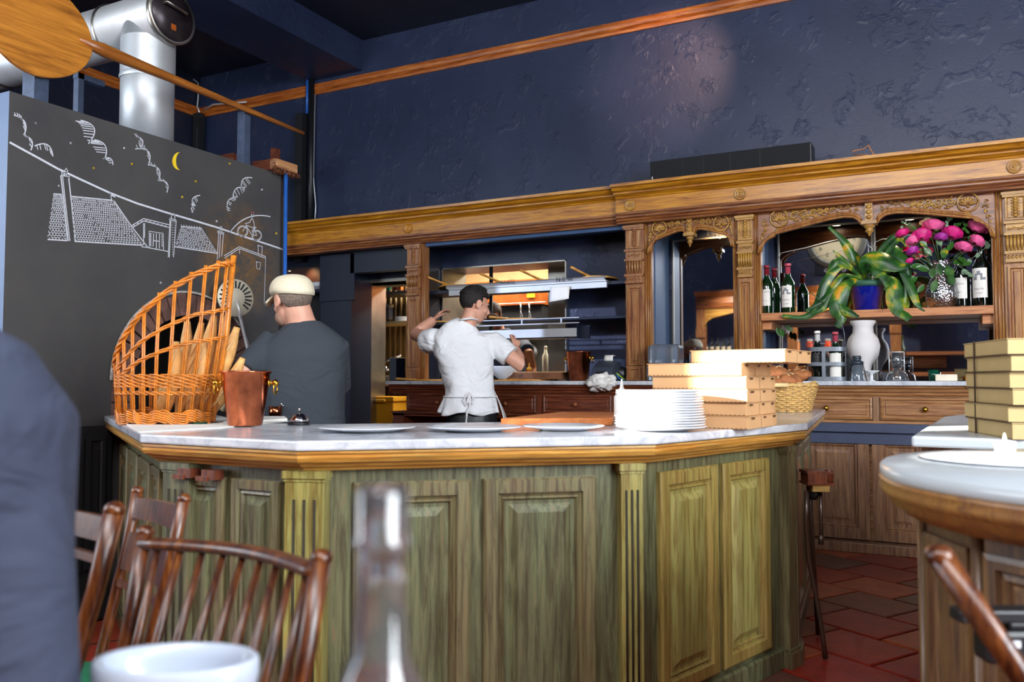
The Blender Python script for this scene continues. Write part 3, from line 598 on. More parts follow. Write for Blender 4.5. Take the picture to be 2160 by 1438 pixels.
m = MB(); m.bx(p.x-.05, p.x+.05, p.y-.05, p.y+.03, 1.2, aY(424, 240, WY-.08).z); obj('channel', m, M_dark, c2)
m = MB()
for i in range(26): z = aY(424, 310, WY-.08).z+.0+i*.028; m.bx(p.x+.015, p.x+.03, p.y-.054, p.y-.049, z-.5, z-.486)
obj('slot', m, M_steel2, c2)['kind'] = 'stuff'
m = MB(); q = lambda a, b: aY(a, b, WY-.1); m.tube([q(362, 150), q(405, 165), q(418, 175), q(418, 205), q(416, 225), q(424, 245)], .008, 6); m.tube([q(430, 232), q(450, 220), q(520, 215)], .009, 6)
o = obj('hanging_cable', m, M_alu); tag(o, 'pale cable looping down the far corner above the picture rail', 'cable'); recenter(o, q(420, 240))
# shelf of crates above the oven, far behind
p = aY(500, 330, 6.2); s = thing('storage_rack', 'dark storage rack with wooden crates glimpsed above the chalkboard top', 'rack', (p.x, 6.2, 0))
m = MB(); z = p.z-.06
m.bx(aY(480, 330, 6.2).x, aY(592, 330, 6.2).x, 6.1, 6.4, z-.16, z-.13); m.bx(aY(583, 330, 6.2).x-.03, aY(583, 330, 6.2).x+.03, 6.15, 6.22, z-1.5, aY(583, 315, 6.2).z); m.bx(aY(470, 330, 6.2).x-.03, aY(470, 330, 6.2).x+.03, 6.15, 6.22, z-1.5, z+.02); obj('frame', m, M_redx, s)
for a, b, c in ((470, 505, 324), (545, 580, 336)):
    m = MB(); m.bx(aY(a, 330, 6.2).x, aY(b, 330, 6.2).x, 6.12, 6.35, z-.13, aY(a, c, 6.2).z-.04); obj('crate', m, M_redx, s)
# ================================================================== BACK BAR (front plane of the pilasters at local y = 0)
PY = 6.45; TOPZ = 1.145
def arch_pts(x0, x1, zs, zt):   # lower edge of a carved ogee arch: spring at zs, crest at zt, pendant at the centre
    h = zt-zs
    half = [(1, 0), (.985, .22), (.95, .38), (.895, .50), (.85, .56), (.84, .64), (.80, .66), (.65, .76), (.48, .88), (.32, .97), (.22, 1.0), (.14, .97), (.09, .86), (.065, .70)]
    cx = (x0+x1)/2; w_ = (x1-x0)/2
    L = [(cx-u*w_, zs+v*h) for u, v in half]; R_ = [(cx+u*w_, zs+v*h) for u, v in half[::-1]]; return L, R_
def spiral(m, c, r_, turns, y, th, dirn=1, a0=0, n=22, M=None):
    pts = []
    for i in range(n+1):
        t = i/n; a = a0+dirn*turns*2*math.pi*t; q = r_*(1-t*.85); pts.append((c[0]+q*math.cos(a), y, c[1]+q*math.sin(a)))
    m.tube(pts, [th*(1-.4*i/n) for i in range(n+1)], 5, M)
def carved_arch(root, x0, x1, zs, zt, ztop, mirror_pend=True):
    L, R_ = arch_pts(x0, x1, zs, zt); cx = (x0+x1)/2; ye, yb = .005, .06
    pts = [(x0-.0, zs-.001)]+L+R_+[(x1, zs-.001)]
    m = MB(); v = []; f = []
    for x, z in L+R_: v += [(x, ye, z), (x, ye, ztop), (x, yb, z), (x, yb, ztop)]
    n = len(L+R_)
    for i in range(n-1):
        a = 4*i; b = a+4; f += [(a, b, b+1, a+1), (a+2, a+3, b+3, b+2), (a, a+2, b+2, b), (a+1, b+1, b+3, a+3)]
    m.add(v, f); obj('arch_board', m, M_mould, root, world=False)  # darker wood than the relief, standing in for shade in the recesses
    m = MB()
    for side in (L, R_):
        for k, (dz, th, yy) in enumerate(((0, .010, -.008), (.016, .006, -.006), (.028, .009, -.004))):
            m.tube([(x+(dz if side is L else -dz)*(.7 if abs(x-cx) > .8*(x1-x0)/2 else 0), yy, z+dz*(1 if abs(x-cx) < .9*(x1-x0)/2 else .4)) for x, z in side], th, 6)
    obj('arch_moulding', m, M_pale, root, world=False)
    hz = zt-zs; W = (x1-x0)/2
    for s in (-1, 1):
        m = MB()   # shells, rings, scrolls and leaves in each spandrel
        rs = min(.062, .075*W/.35*.8); sx = cx+s*(W*.80 if W > .5 else W*.72); sz = ztop-.065-rs*.2
        m.tube([(sx+rs*math.cos(a), -.008, sz+rs*math.sin(a)) for a in [2*math.pi*i/20 for i in range(21)]], .0065, 6)
        for k in range(7):
            a = math.pi*(.08+.84*k/6); m.ell((sx+.5*rs*math.cos(a), -.004, sz-.3*rs+.55*rs*math.sin(a)), (.010, .012, rs*.42), 8, 6, Matrix.Translation((sx+.5*rs*math.cos(a), 0, sz-.3*rs+.55*rs*math.sin(a))) @ Matrix.Rotation(-(a-math.pi/2), 4, 'Y') @ Matrix.Translation((-(sx+.5*rs*math.cos(a)), 0, -(sz-.3*rs+.55*rs*math.sin(a)))))
        m.ell((sx, -.006, sz-.45*rs), .010, 8, 6)
        nsc = 5 if W > .5 else 2; x = sx-s*rs*1.35
        for k in range(nsc):
            rr = (.042 if W > .5 else .03)*(1-.13*k); room_ = min(rr, .05)
            spiral(m, (x-s*rr*.6, ztop-.035-rr*.7), rr*.8, 1.6, -.006, .006, s*(1 if k % 2 else -1), a0=math.pi*(k % 2))
            for q in range(4): m.ell((x-s*rr*(.2+.35*q), -.003, ztop-.028-rr*1.5-.004*q), (.010, .008, .006), 6, 5)
            x -= s*rr*1.75
        L9 = [(x, z) for x, z in (L if s < 0 else R_)]; nf9 = 30 if W > .5 else 14
        for q in range(nf9):
            uu = .10+.70*(q+.5)/nf9; xx = cx+s*W*uu; zb_ = min(((abs(x-xx), z) for x, z in L9))[1]; gap = ztop-.02-(zb_+.045)
            if gap < .012: continue
            zz_ = zb_+.045+gap*(.5+.42*math.sin(q*2.4)); an = RD.uniform(-1.2, 1.2); m.ell((0, 0, 0), (.013, .009, .0065), 7, 5, Matrix.Translation((xx, -.001, zz_)) @ Matrix.Rotation(an, 4, 'Y'))
            if q % 3 == 0: spiral(m, (xx, zz_-.3*(zz_-zb_-.045)), .016, 1.2, -.004, .0042, s if q % 2 else -s, n=12)
        for q, (u, w_) in enumerate(((.945, .30), (.93, .47), (.95, .62), (.965, .15))):
            m.ell((cx+s*W*u, -.002, zs+.02+hz*w_+.06), (.008, .009, .016), 6, 5)
            spiral(m, (cx+s*W*(u-.01), zs+.05+hz*w_+.06), .014, 1.1, -.004, .004, s)
        obj('carved_relief', m, M_carve, root, world=False)
    m = MB(); q = .045 if W > .5 else .036; z0 = L[-1][1]
    m.bx(cx-q*.55, cx+q*.55, -.028, .05, z0+.02, ztop-.02); m.bx(cx-q*1.15, cx+q*1.15, -.045, .055, z0-.005, z0+.02)
    m.lathe([(q*.9, 0), (q*.75, -.02), (q*.45, -.03), (q*.62, -.042), (q*.62, -.05), (q*.3, -.062), (.004, -.085)], (cx, 0, z0-.003), 8)
    for k in range(3): m.ell((cx, -.03, z0+.045+k*(ztop-z0-.06)/3), (q*.45, .016, .016), 8, 6)
    obj('pendant', m, M_carve, root, world=False)
def pilaster(root, x0, x1, z0, z1, mz, mc, rich=True):
    w_ = x1-x0; cx = (x0+x1)/2; m = MB(); m.bx(x0, x1, 0, .12, z0, z1); obj('pilaster_shaft', m, mz, root, world=False)
    m = MB(); H_ = z1-z0; a, b = x0+w_*.12, x1-w_*.12
    m.rings(a, b, z0+.10*H_, z0+.60*H_, [(0, .002), (0, -.016), (.012, -.016), (.02, -.004), (.03, -.004), (.036, -.014), (.042, -.014)])   # long recessed panel
    m.rings(a+.005, b-.005, z0+.005, z0+.085*H_, [(0, .002), (0, -.03), (.014, -.03), (.02, -.02)])
    obj('pilaster_panel', m, mz, root, world=False)
    m = MB(); zz = z0+.62*H_
    m.bx(x0+.004, x1-.004, -.03, .01, zz, zz+.018); m.bx(x0+.01, x1-.01, -.024, .01, zz+.018, zz+.055); m.bx(x0, x1, -.034, .01, zz+.055, zz+.075)
    for k in range(5): m.ell((x0+w_*(.18+.16*k), -.026, zz+.036), (.008, .010, .014), 6, 5)
    zc_ = zz+.075; ch = .105   # fluted bell capital
    for k in range(6): xx = x0+w_*(.13+.148*k); m.tube([(xx, -.018, zc_+.002), (xx, -.030, zc_+ch*.5), (xx, -.024, zc_+ch)], [.006, .010, .008], 6)
    m.bx(x0+.012, x1-.012, -.016, .01, zc_, zc_+ch); m.bx(x0, x1, -.034, .01, zc_+ch, zc_+ch+.016)
    zb = zc_+ch+.016; m.bx(x0+.01, x1-.01, -.018, .01, zb, zb+.06)
    for k in range(4): spiral(m, (x0+w_*(.22+.19*k), zb+.03), .012, 1.2, -.022, .0045, 1 if k % 2 else -1, n=10)
    m.bx(x0, x1, -.034, .01, zb+.06, zb+.078)
    zt_ = zb+.078; obj('pilaster_capital', m, mc, root, world=False)
    m = MB(); m.rings(a-.006, b+.006, zt_+.01, z1-.035, [(0, .002), (0, -.016), (.010, -.016), (.016, -.006)])
    nn = 7
    for k in range(nn):
        zq = zt_+.03+k*(z1-.07-zt_)/nn; m.ell((cx, -.010, zq+.008), (.014, .012, .012), 7, 5)
        for s in (-1, 1): m.ell((cx+s*.016, -.008, zq+.014), (.010, .008, .007), 6, 4)
    m.bx(x0-.012, x1+.012, -.04, .02, z1-.03, z1-.012); m.bx(x0-.006, x1+.006, -.03, .02, z1-.045, z1-.03)
    obj('pilaster_head', m, mc, root, world=False)
def cornice(root, x0, x1, dy, mo, mm, nm=''):
    def P(q): return [(a+dy, z) for a, z in q]
    m = MB(); m.sweep(P([(-.10, 2.60), (.045, 2.60), (.05, 2.612), (.075, 2.625), (.09, 2.63), (.092, 2.642), (.12, 2.652), (.135, 2.672), (.16, 2.678), (.162, 2.70), (-.55, 2.70)]), [(x0, 0), (x1, 0)]); obj('crown_moulding', m, mo, root, world=False)
    m = MB(); m.sweep(P([(-.10, 2.49), (.035, 2.49), (.035, 2.60), (-.10, 2.60)]), [(x0, 0), (x1, 0)]); obj('fascia_board', m, mo, root, world=False)
    m = MB(); m.sweep(P([(-.10, 2.405), (.012, 2.405), (.016, 2.42), (.028, 2.425), (.02, 2.44), (.036, 2.452), (.036, 2.462), (.05, 2.475), (.052, 2.49), (-.10, 2.49)]), [(x0, 0), (x1, 0)]); obj('architrave', m, mm, root, world=False)
def rosette(root, x, dy):
    m = MB(); M_ = Matrix.Translation((x, -.035-dy, 2.545)) @ Matrix.Rotation(math.pi/2, 4, 'X')
    m.lathe([(.044, 0), (.044, .012), (.038, .016), (.034, .002), (.027, .002), (.022, .014), (.016, .002), (.011, .002), (.007, .014), (.001, .014)], (0, 0, 0), 24, M_); obj('rosette', m, M_carve if x > -2.4 else M_ochre, root, world=False)
X = lambda px, py=600, Y=PY: aY(px, py, Y).x
P1 = (-4.435, -4.29); P2 = (-2.31, -2.155); P3 = (-1.415, -1.295); P4 = (.335, .475)
bb = thing('back_bar', 'tall antique carved wooden back bar with ochre cornice, arches and pilasters along the navy wall', 'cabinet', (0, PY, 0))
cornice(bb, -7.6, -2.36, 0, M_ochre, M_mould); cornice(bb, -2.36, 4.3, .05, M_ochre, M_mould)
for x, d in ((-4.40, 0), (-2.235, .05), (-1.37, .05), (.40, .05)): rosette(bb, x, d)
for (a, b), mz in ((P1, M_mouldz), (P2, M_mouldz), (P3, M_pale), (P4, M_pale)): pilaster(bb, a, b, TOPZ, 2.405, mz, M_carve if a > -1.5 else M_mouldz)
def jamb(x0, x1, z0=TOPZ, z1=2.405, mz=M_mouldz):
    m = MB(); m.bx(x0, x1, .02, .08, z0, z1); w_ = x1-x0
    for k in range(3): m.tube([(x0+w_*(.2+.3*k), .018, z0), (x0+w_*(.2+.3*k), .018, z1)], w_*.13, 6)
    obj('side_moulding', m, mz, bb, world=False)
jamb(-4.29, -4.245); jamb(-2.155, -2.10, z1=2.16, mz=M_pale); jamb(-1.455, -1.415, z1=2.16, mz=M_pale); jamb(-1.295, -1.245, z1=2.10, mz=M_pale); jamb(.265, .335, z1=2.10, mz=M_pale); jamb(.475, .56, mz=M_pale)
jamb(-2.155, -2.10, z0=2.16, z1=2.42, mz=M_pale); jamb(-1.455, -1.415, z0=2.16, z1=2.42, mz=M_pale); jamb(-1.295, -1.245, z0=2.10, z1=2.42, mz=M_pale); jamb(.265, .335, z0=2.10, z1=2.42, mz=M_pale)
carved_arch(bb, -2.12, -1.44, 2.16, 2.325, 2.43); carved_arch(bb, -1.26, .285, 2.10, 2.325, 2.43); carved_arch(bb, .54, 2.1, 2.10, 2.325, 2.43)
pilaster(bb, 2.1, 2.24, TOPZ, 2.405, M_pale, M_carve)
# linings of the bays: cheeks, soffits
m = MB()
m.bx(-2.16, -2.13, .08, .49, TOPZ, 2.42); m.bx(-2.13, -2.10, .12, .49, 1.15, 2.41); m.bx(-1.42, -1.39, .08, .49, TOPZ, 2.42); m.bx(-1.30, -1.275, .08, .49, TOPZ, 2.42); m.bx(.30, .33, .08, .49, TOPZ, 2.42)
m.bx(-2.3, .33, .08, .49, 2.41, 2.44); 
obj('blue_lining', m, plain('pale_blue_lining', '4a6284', .45, var=.1), bb, world=False)
m = MB(); m.bx(-4.44, -2.15, .10, .49, 2.41, 2.44); m.bx(-2.30, -2.27, .10, .49, TOPZ, 2.41); m.bx(-4.40, -4.37, .10, .49, TOPZ, 2.41); obj('navy_lining', m, M_navy_s, bb, world=False)
m = MB(); m.bx(-4.29, -2.31, .02, .10, 2.375, 2.405); obj('hatch_head_board', m, plain('blue_edge_paint', '2c4a74', .45), bb, world=False)
# mirrors
def mirror(name, x0, x1, z0, z1, lab):
    t = thing(name, lab, 'mirror', ((x0+x1)/2, WY-.03, z0)); m = MB(); m.bx(x0, x1, WY-.035, WY-.012, z0, z1); obj('pane', m, M_mirror, t)
    m = MB(); e = .012; m.bx(x0, x0+e, WY-.045, WY-.03, z0, z1); m.bx(x1-e, x1, WY-.045, WY-.03, z0, z1); m.bx(x0, x1, WY-.045, WY-.03, z1-e, z1); obj('edge_trim', m, M_steel2, t); return t
mirror('bar_mirror', -2.06, -1.43, TOPZ+.005, 2.33, 'tall speckled mirror behind the narrow carved arch')
mirror('bar_mirror', -1.20, -.50, TOPZ+.005, 2.36, 'left pane of the wide mirror behind the bottles and fern')
mirror('bar_mirror', -.495, .29, TOPZ+.005, 2.36, 'right pane of the wide mirror behind the vase of roses')
# downlights in the soffit
for px, lab in ((1745, 'small round downlight under the wide arch, left one above the fern'), (1912, 'small round downlight under the wide arch, right one above the roses')):
    x = aY(px, 460, 6.65).x; t = thing('downlight', lab, 'lamp', (x, 6.62, 2.40), group='downlights under the arch')
    m = MB(); m.lathe([(.045, 2.412), (.045, 2.400), (.036, 2.398), (.036, 2.405)], (x, 6.62, 0), 20, cap=False); obj('rim', m, M_brass, t)
    m = MB(); m.lathe([(.036, 2.4005), (.001, 2.4)], (x, 6.62, 0), 20, cap=False); obj('lens', m, M_glow, t)
    spot('downlight_beam', (x, 6.62, 2.385), (x, 6.62, 1), 9, 95, (1, .8, .5))
x = aY(1490, 470, 6.65).x; t = thing('downlight', 'warm downlight inside the top of the narrow arch', 'lamp', (x, 6.75, 2.40)); m = MB(); m.lathe([(.03, 2.412), (.03, 2.402), (.001, 2.401)], (x, 6.78, 0), 16); obj('lens', m, M_glow, t)
spot('downlight_beam', (x, 6.74, 2.385), (x+.02, 6.9, 2.2), 6, 120, (1, .6, .25))
# cedar shelf of the wide bay
SZ = aY(1850, 652, 6.44).z; m = MB(); m.bx(-1.245, .265, 6.44, 6.88, SZ-.055, SZ); o = obj('display_shelf', m, M_shelf, bev=.002); tag(o, 'thick cedar shelf across the wide arched bay', 'shelf'); recenter(o, (-.5, 6.65, SZ-.05))
for x, lab in ((-1.22, 'left wooden bracket block under the cedar shelf'), (.24, 'right wooden bracket block under the cedar shelf')):
    m = MB(); m.bx(x-.04, x+.04, 6.50, 6.9, SZ-.12, SZ-.056); o = obj('shelf_bracket', m, M_shelf, bev=.003); tag(o, lab, 'bracket'); recenter(o, (x, 6.65, SZ-.09))
# ------------------------------------------------------------------ base cabinets
FY = 6.17
def front(mb, x0, x1, z0, z1, rg, y): mb.rings(x0, x1, z0, z1, [(i, y+d) for i, d in rg]); return mb
DR = [(0, 0), (0, -.012), (.012, -.018), (.02, -.010), (.03, -.010), (.036, -.016), (.04, -.014)]
def knob(parent, x, y, z, mt, r_=.018):
    m = MB(); m.lathe([(.006, 0), (.007, .012), (r_, .018), (r_*1.05, .026), (r_*.7, .036), (.001, .038)], (0, 0, 0), 14, Matrix.Translation((x, y, z)) @ Matrix.Rotation(math.pi/2, 4, 'X')); return obj('knob', m, mt, parent)
def base_unit(name, lab, x0, x1, mx, mz, drawers, doors, mt, open_below=False):
    t = thing(name, lab, 'cabinet', ((x0+x1)/2, FY, 0)); m = MB()
    m.bx(x0, x1, FY+.02, 6.9, 1.05 if open_below else 0.80, TOPZ-.032); m.bx(x0, x1, FY+.075, 6.9, 1.05 if open_below else .03, 1.06)
    if open_below: m.bx(x0, x1, FY+.02, 6.9, .84, .88); m.bx(x0, x0+.12, FY+.02, 6.9, 0.0, .86); m.bx(x1-.12, x1, FY+.02, 6.9, 0, .86); m.bx(x0, x1, 6.8, 6.9, 0, .9)
    obj('carcass', m, mx, t)
    m = MB(); m.sweep([(0, 1.045), (.012, 1.045), (.02, 1.055), (.012, 1.065), (.03, 1.075), (.034, 1.09), (.05, 1.10), (.055, 1.112), (-.02, 1.112), (-.02, 1.045)], [(x0, FY), (x1, FY)]); m.bx(x0, x1, FY-.008, FY+.03, .862, .88); m.bx(x0, x1, FY-.004, FY+.03, 1.035, 1.047); obj('top_moulding', m, mx, t)
    for a, b in drawers:
        m = MB(); front(m, a, b, .885, 1.035, DR, FY+.012); d = obj('drawer', m, mx, t)
        for fr in ((.5,) if b-a < .6 else (.5,)): k = knob(t, a+(b-a)*fr, FY-.004, .96, mt); wp = k.location.copy(); k.parent = d; k.location = (0, 0, 0)
    m = MB()
    for (a, b), (c, d) in zip(drawers, drawers[1:]): m.bx(b+.006, c-.006, FY-.008, FY+.03, .88, 1.04)
    if m.v: obj('drawer_stile', m, mz, t)
    if doors:
        m = MB(); m.bx(x0, x1, FY+.0, FY+.06, .80, .862); m.bx(x0, x1, FY+.03, FY+.10, .72, .80); obj('blue_rail', m, plain('slate_blue_rail', '3c4660', .5), t)
        m = MB(); m.bx(x0, x1, FY-.05, FY+.3, 0, .065); obj('plinth', m, M_walnut, t, bev=.004)
        for a, b in doors:
            m = MB(); front(m, a, b, .075, .795, [(0, 0), (0, -.022), (.07, -.022), (.078, -.014), (.085, -.018), (.10, -.006), (.12, -.006), (.14, -.014)], FY+.06); obj('door', m, mz, t)
    return t
base_unit('drawer_cabinet', 'dark mahogany base cabinet with round-knobbed drawers under the kitchen hatch', -4.40, -1.50, M_redx, M_redz, [(-4.24, -3.58), (-3.52, -2.98), (-2.92, -2.33), (-2.27, -1.56)], [], plain('wooden_knob', '8a4a24', .3, coat=.5), True)
base_unit('drawer_cabinet', 'pale brown base cabinet with brass-knobbed drawers and panelled doors below the wide arch', -1.49, .62, M_palex, M_walnut, [(-1.44, -1.08), (-1.05, -.47), (-.42, .12), (.17, .60)], [(-1.46, -1.0), (-.97, -.50), (-.48, -.12), (-.06, .28)], M_brass)
for x0, x1, lab in ((-4.42, -1.5, 'long grey marble worktop under the kitchen hatch'), (-1.499, .64, 'pale marble worktop below the wide arched mirror')):
    m = MB(); m.bx(x0, x1, FY-.07, 6.9, TOPZ-.03, TOPZ); o = obj('marble_worktop', m, M_marble, bev=.004); tag(o, lab, 'worktop'); recenter(o, ((x0+x1)/2, 6.5, TOPZ-.03))
# blue corner lining, niche with plates, steel door jamb, left of the first pilaster
lw = thing('niche_cupboard', 'navy painted cupboard column with an open niche left of the steel doorway', 'cupboard', (-5.2, 6.6, 0))
xa_, xb_, xc_ = aY(622, 600, 6.7).x-1.2, aY(688, 600, 6.7).x, aY(752, 600, 6.7).x
zs = aY(660, 612, 6.7).z
m = MB(); m.bx(xb_+.0, xc_, 6.62, WY-.001, 0, 2.40); m.bx(xa_, xb_, 6.65, WY-.001, zs-.03, zs); m.bx(xa_, xb_, 6.9, WY-.001, 0, 2.40); m.bx(xa_, xb_, 6.65, 6.95, 0, .6); obj('casing', m, M_navy_s, lw)
m = MB(); m.bx(xb_-.0, aY(747, 600, 6.6).x, 6.60, 6.625, aY(720, 634, 6.6).z, 2.40); obj('overlay_panel', m, M_navy_s, lw, bev=.003)
m = MB(); m.bx(xa_, xb_, 6.89, 6.9, .6, zs-.03); obj('dark_back', m, M_dark, lw)
m = MB(); m.bx(aY(785, 600, 6.6).x, -4.44, 6.62, 6.66, 2.30, 2.41); m.bx(xc_, -4.44, 6.60, 6.7, 2.2, 2.41); obj('head_panel', m, M_navy_s, lw)
m = MB(); m.bx(xa_, xb_, 6.885, 6.9, zs, 2.34); obj('brown_back_panel', m, plain('brown_niche_panel', '3a2018', .4), lw); spot('niche_lamp', ((xb_+xa_)/2+.45, 6.8, 2.34), ((xb_+xa_)/2+.5, 6.89, 2.0), 5, 110, (1, .7, .35))
px_, pz_ = aY(672, 605, 6.68).x, zs
for k in range(3):
    t = thing('shallow_bowl', 'white rimmed bowl inside the navy niche, %s of the small stack' % ('bottom', 'middle', 'top')[k], 'bowl', (px_-.02, 6.74, pz_+.014*k), group='bowls stacked in the niche')
    m = MB(); m.lathe([(.05, 0), (.07, .006), (.115, .035), (.125, .04), (.120, .043), (.07, .012), (.001, .010)], (0, 0, 0), 28); obj('body', m, M_white, t, world=False)
m = MB(); jx0 = DX0; m.bx(jx0-.004, jx0+.03, WY-.03, WY+.42, 0, DZ+.02); m.bx(jx0, DX1+.02, WY-.03, WY+.42, DZ, DZ+.03)
t = struct('door_1', m, M_steel)
# yellow bin, kitchen shelves seen through the doorway
K = 7.75
def kx(px, Y): return aY(px, 700, Y).x
ks = thing('kitchen_shelving', 'two wooden kitchen shelves with tubs seen through the steel doorway', 'shelves', (-5.3, 8.0, 0)); x0, x1 = kx(796, 8.0)-.25, kx(862, 8.0)+.3
for z, mt in ((aY(820, 618, 8.0).z, M_steel2), (aY(820, 680, 8.0).z, M_kwall)):
    m = MB(); m.bx(x0, x1, 7.85, 8.25, z-.03, z); obj('shelf', m, mt, ks)
m = MB(); m.bx(x0, x1, 8.3, 8.36, 0, 2.7)
for i in range(14): xx = x0+(x1-x0)*i/13; m.tube([(xx, 8.29, .9), (xx, 8.29, 2.7)], .018, 6)
obj('corrugated_splashback', m, M_kwood, ks)
def tub(px, yb, yt, wpx, Y, mt, lid, lab, cat='tub', name='food_tub'):
    a, b = aY(px, yb, Y), aY(px, yt, Y); h = b.z-a.z; r_ = wpx/2*Y/F*1.12; t = thing(name, lab, cat, (a.x, Y, a.z)); s = .62 if wpx > 20 else 1
    m = MB(); m.prism([(-r_*.85, -r_*s*.85), (r_*.85, -r_*s*.85), (r_*.85, r_*s*.85), (-r_*.85, r_*s*.85)], 0, h*.8) if lid else m.lathe([(r_*.9, 0), (r_, h*.7), (r_*.5, h*.85), (r_*.4, h)], (0, 0, 0), 16)
    obj('body', m, mt, t, world=False, bev=.006)
    m = MB(); m.bx(-r_, r_, -r_*s, r_*s, h*.8, h) if lid else m.lathe([(r_*.45, h*.95), (r_*.45, h*1.1)], (0, 0, 0), 12); obj('lid', m, lid or (M_cream if mt is M_cream else M_pole), t, world=False, bev=.006); return t
tub(817, 673, 642, 26, 7.98, M_acryl, M_cream, 'clear food tub with a cream lid on the kitchen shelf')
for k in range(4):
    a = aY(845, 680, 7.98); m = MB(); m.lathe([(.05, 0), (.085, .012), (.083, .015), (.05, .004), (.001, .004)], (0, 0, 0), 24); o = obj('side_plate', m, M_white, None); tag(o, 'small white plate, %s in the stack beside the cream-lidded tub' % ('bottom', 'second from the bottom', 'third from the bottom', 'top')[k], 'plate', 'plates on the kitchen shelf'); o.location = (a.x+.02, 7.98, aY(820, 680, 8.0).z+.014*k)
tub(845, 612, 600, 12, 8.0, M_orange, M_orange, 'orange spice jar on the upper kitchen shelf', 'jar', 'spice_jar'); tub(835, 612, 603, 9, 8.0, M_red, M_orange, 'small dark orange jar beside the orange spice jar', 'jar', 'spice_jar')
tub(820, 613, 600, 12, 8.0, M_green, None, 'green glass jar lying near the orange jars on the upper kitchen shelf', 'jar', 'jam_jar')
sk = thing('kitchen_sink_counter', 'stainless sink counter with a curved tap seen through the doorway', 'sink', (kx(820, 7.7), 7.7, 0)); zc2 = aY(825, 806, 7.7).z
m = MB(); m.bx(kx(796, 7.7)-.2, kx(862, 7.7)+.3, 7.5, 8.2, zc2-.04, zc2); obj('counter', m, M_kwall, sk)
m = MB(); q = lambda a, b, Y=7.65: aY(a, b, Y); m.tube([q(802, 800), q(801, 780), q(806, 765), q(822, 757), q(846, 750)], .012, 8); m.tube([q(814, 785), q(814, 772)], .012, 8); m.tube([q(797, 783), q(820, 780)], .01, 8); obj('tap', m, M_chrome, sk)
o = thing('frying_pan', 'black cast pan standing on the sink counter under the tap', 'pan', (q(812, 798).x, 7.6, zc2)); m = MB(); m.lathe([(.06, 0), (.085, .01), (.10, .07), (.095, .075), (.08, .015), (.001, .012)], (0, 0, 0), 24); obj('body', m, M_black, o, world=False)
tub(799, 772, 752, 12, 7.7, M_wplas, None, 'white detergent bottle with a blue cap beside the tap', 'bottle', 'detergent_bottle').location.z = zc2+.0
a = aY(800, 893, 7.25); zt = aY(800, 836, 7.25).z; yb = thing('yellow_bin', 'bright yellow plastic bin inside the kitchen doorway', 'bin', (kx(815, 7.25), 7.4, 0)); x0, x1 = kx(788, 7.25), kx(836, 7.25)
m = MB(); m.bx(x0+.015, x1-.015, 7.22, 7.55, 0, zt-.02); obj('body', m, M_yel, yb, bev=.01)
m = MB(); m.bx(x0, x1, 7.20, 7.57, zt-.05, zt); m.bx((x0+x1)/2-.06, (x0+x1)/2+.06, 7.17, 7.2, zt-.06, zt-.03); obj('rim', m, M_yel, yb, bev=.006)
m = MB(); p = aY(848, 755, 6.75); m.bx(p.x-.04, p.x+.04, 6.6, 6.75, aY(848, 800, 6.7).z-.05, p.z); o = obj('blue_box', m, M_navy_s, bev=.003); tag(o, 'upright dark blue board beside the first carved pilaster', 'board'); recenter(o, (p.x, 6.7, p.z-.2))
# ------------------------------------------------------------------ hatch: steel frame, rails, shelves
m = MB(); e = .012; D2 = WY+.42
m.bx(HX0, HX0+e, WY-.02, D2, HZ0, HZ1); m.bx(HX0, HX1, WY-.02, D2, HZ1-e, HZ1); m.bx(HX1-e, HX1, WY-.02, D2, HZ0, HZ1); m.bx(HX0, HX1, WY-.02, D2, HZ0-.02, HZ0); xr = aY(1158, 600, D2).x; m.bx(xr, HX1+.02, D2-.02, D2, HZ0, HZ1)
struct('window_3', m, M_steel)
HS = {}
for nm, lab, pa_, pb_, th in (('hatch_shelf', 'upper navy shelf of the hatch holding the round pizza boards', (895, 618), (1318, 588), .03), ('hatch_shelf', 'lower worn blue shelf of the hatch behind the ticket rail', (895, 682), (1320, 664), .022)):
    zz = (aY(*pa_, 6.60).z+aY(*pb_, 6.60).z)/2; HS[th] = zz; m = MB(); m.bx(-4.365, -2.305, 6.58, WY-.02, zz-th, zz); o = obj(nm, m, M_navy_s, bev=.003); tag(o, lab, 'shelf', 'hatch shelves'); recenter(o, (-3.3, 6.75, zz-th))
ZU, ZL = HS[.03], HS[.022]
x0, x1 = aY(948, 600, 6.56).x, aY(1280, 600, 6.56).x; tr = thing('ticket_rail', 'white aluminium ticket rail with handwritten marks on the upper hatch shelf', 'rail', (x0, 6.56, ZU-.05))
m = MB(); m.bx(x0, x1, 6.55, 6.575, ZU-.055, ZU-.008); m.bx(x0, x1, 6.54, 6.60, ZU-.004, ZU+.006); m.sweep([(-.02, ZU+.006), (.005, ZU+.006), (.012, ZU+.03), (-.02, ZU+.045)], [(x0-.03, 6.56), (x1-.02, 6.56)]); obj('channel', m, M_alu, tr)
def lab3(par, s, px, py, Y, size, mt=M_ink, rz=0, off=.003):
    p = aY(px, py, Y); return obj('lettering', text_mb(s, size, facing((p.x, Y-off, p.z), rz)), mt, par)
lab3(tr, 'WHITE', 1070, 595, 6.543, .05); lab3(tr, 'N E W', 1191, 589, 6.543, .055)
p = aY(1181, 604, 6.54); m = MB(); m.grid(lambda u, v: (p.x-.09+.18*u, 6.538-.02*v*v, p.z+.0-.13*v+.02*v*u), 6, 5); o = obj('paper_note', m, M_paper, solid=.001); tag(o, 'handwritten paper note taped below the word NEW', 'note'); recenter(o, p)
for k in range(5):
    pass
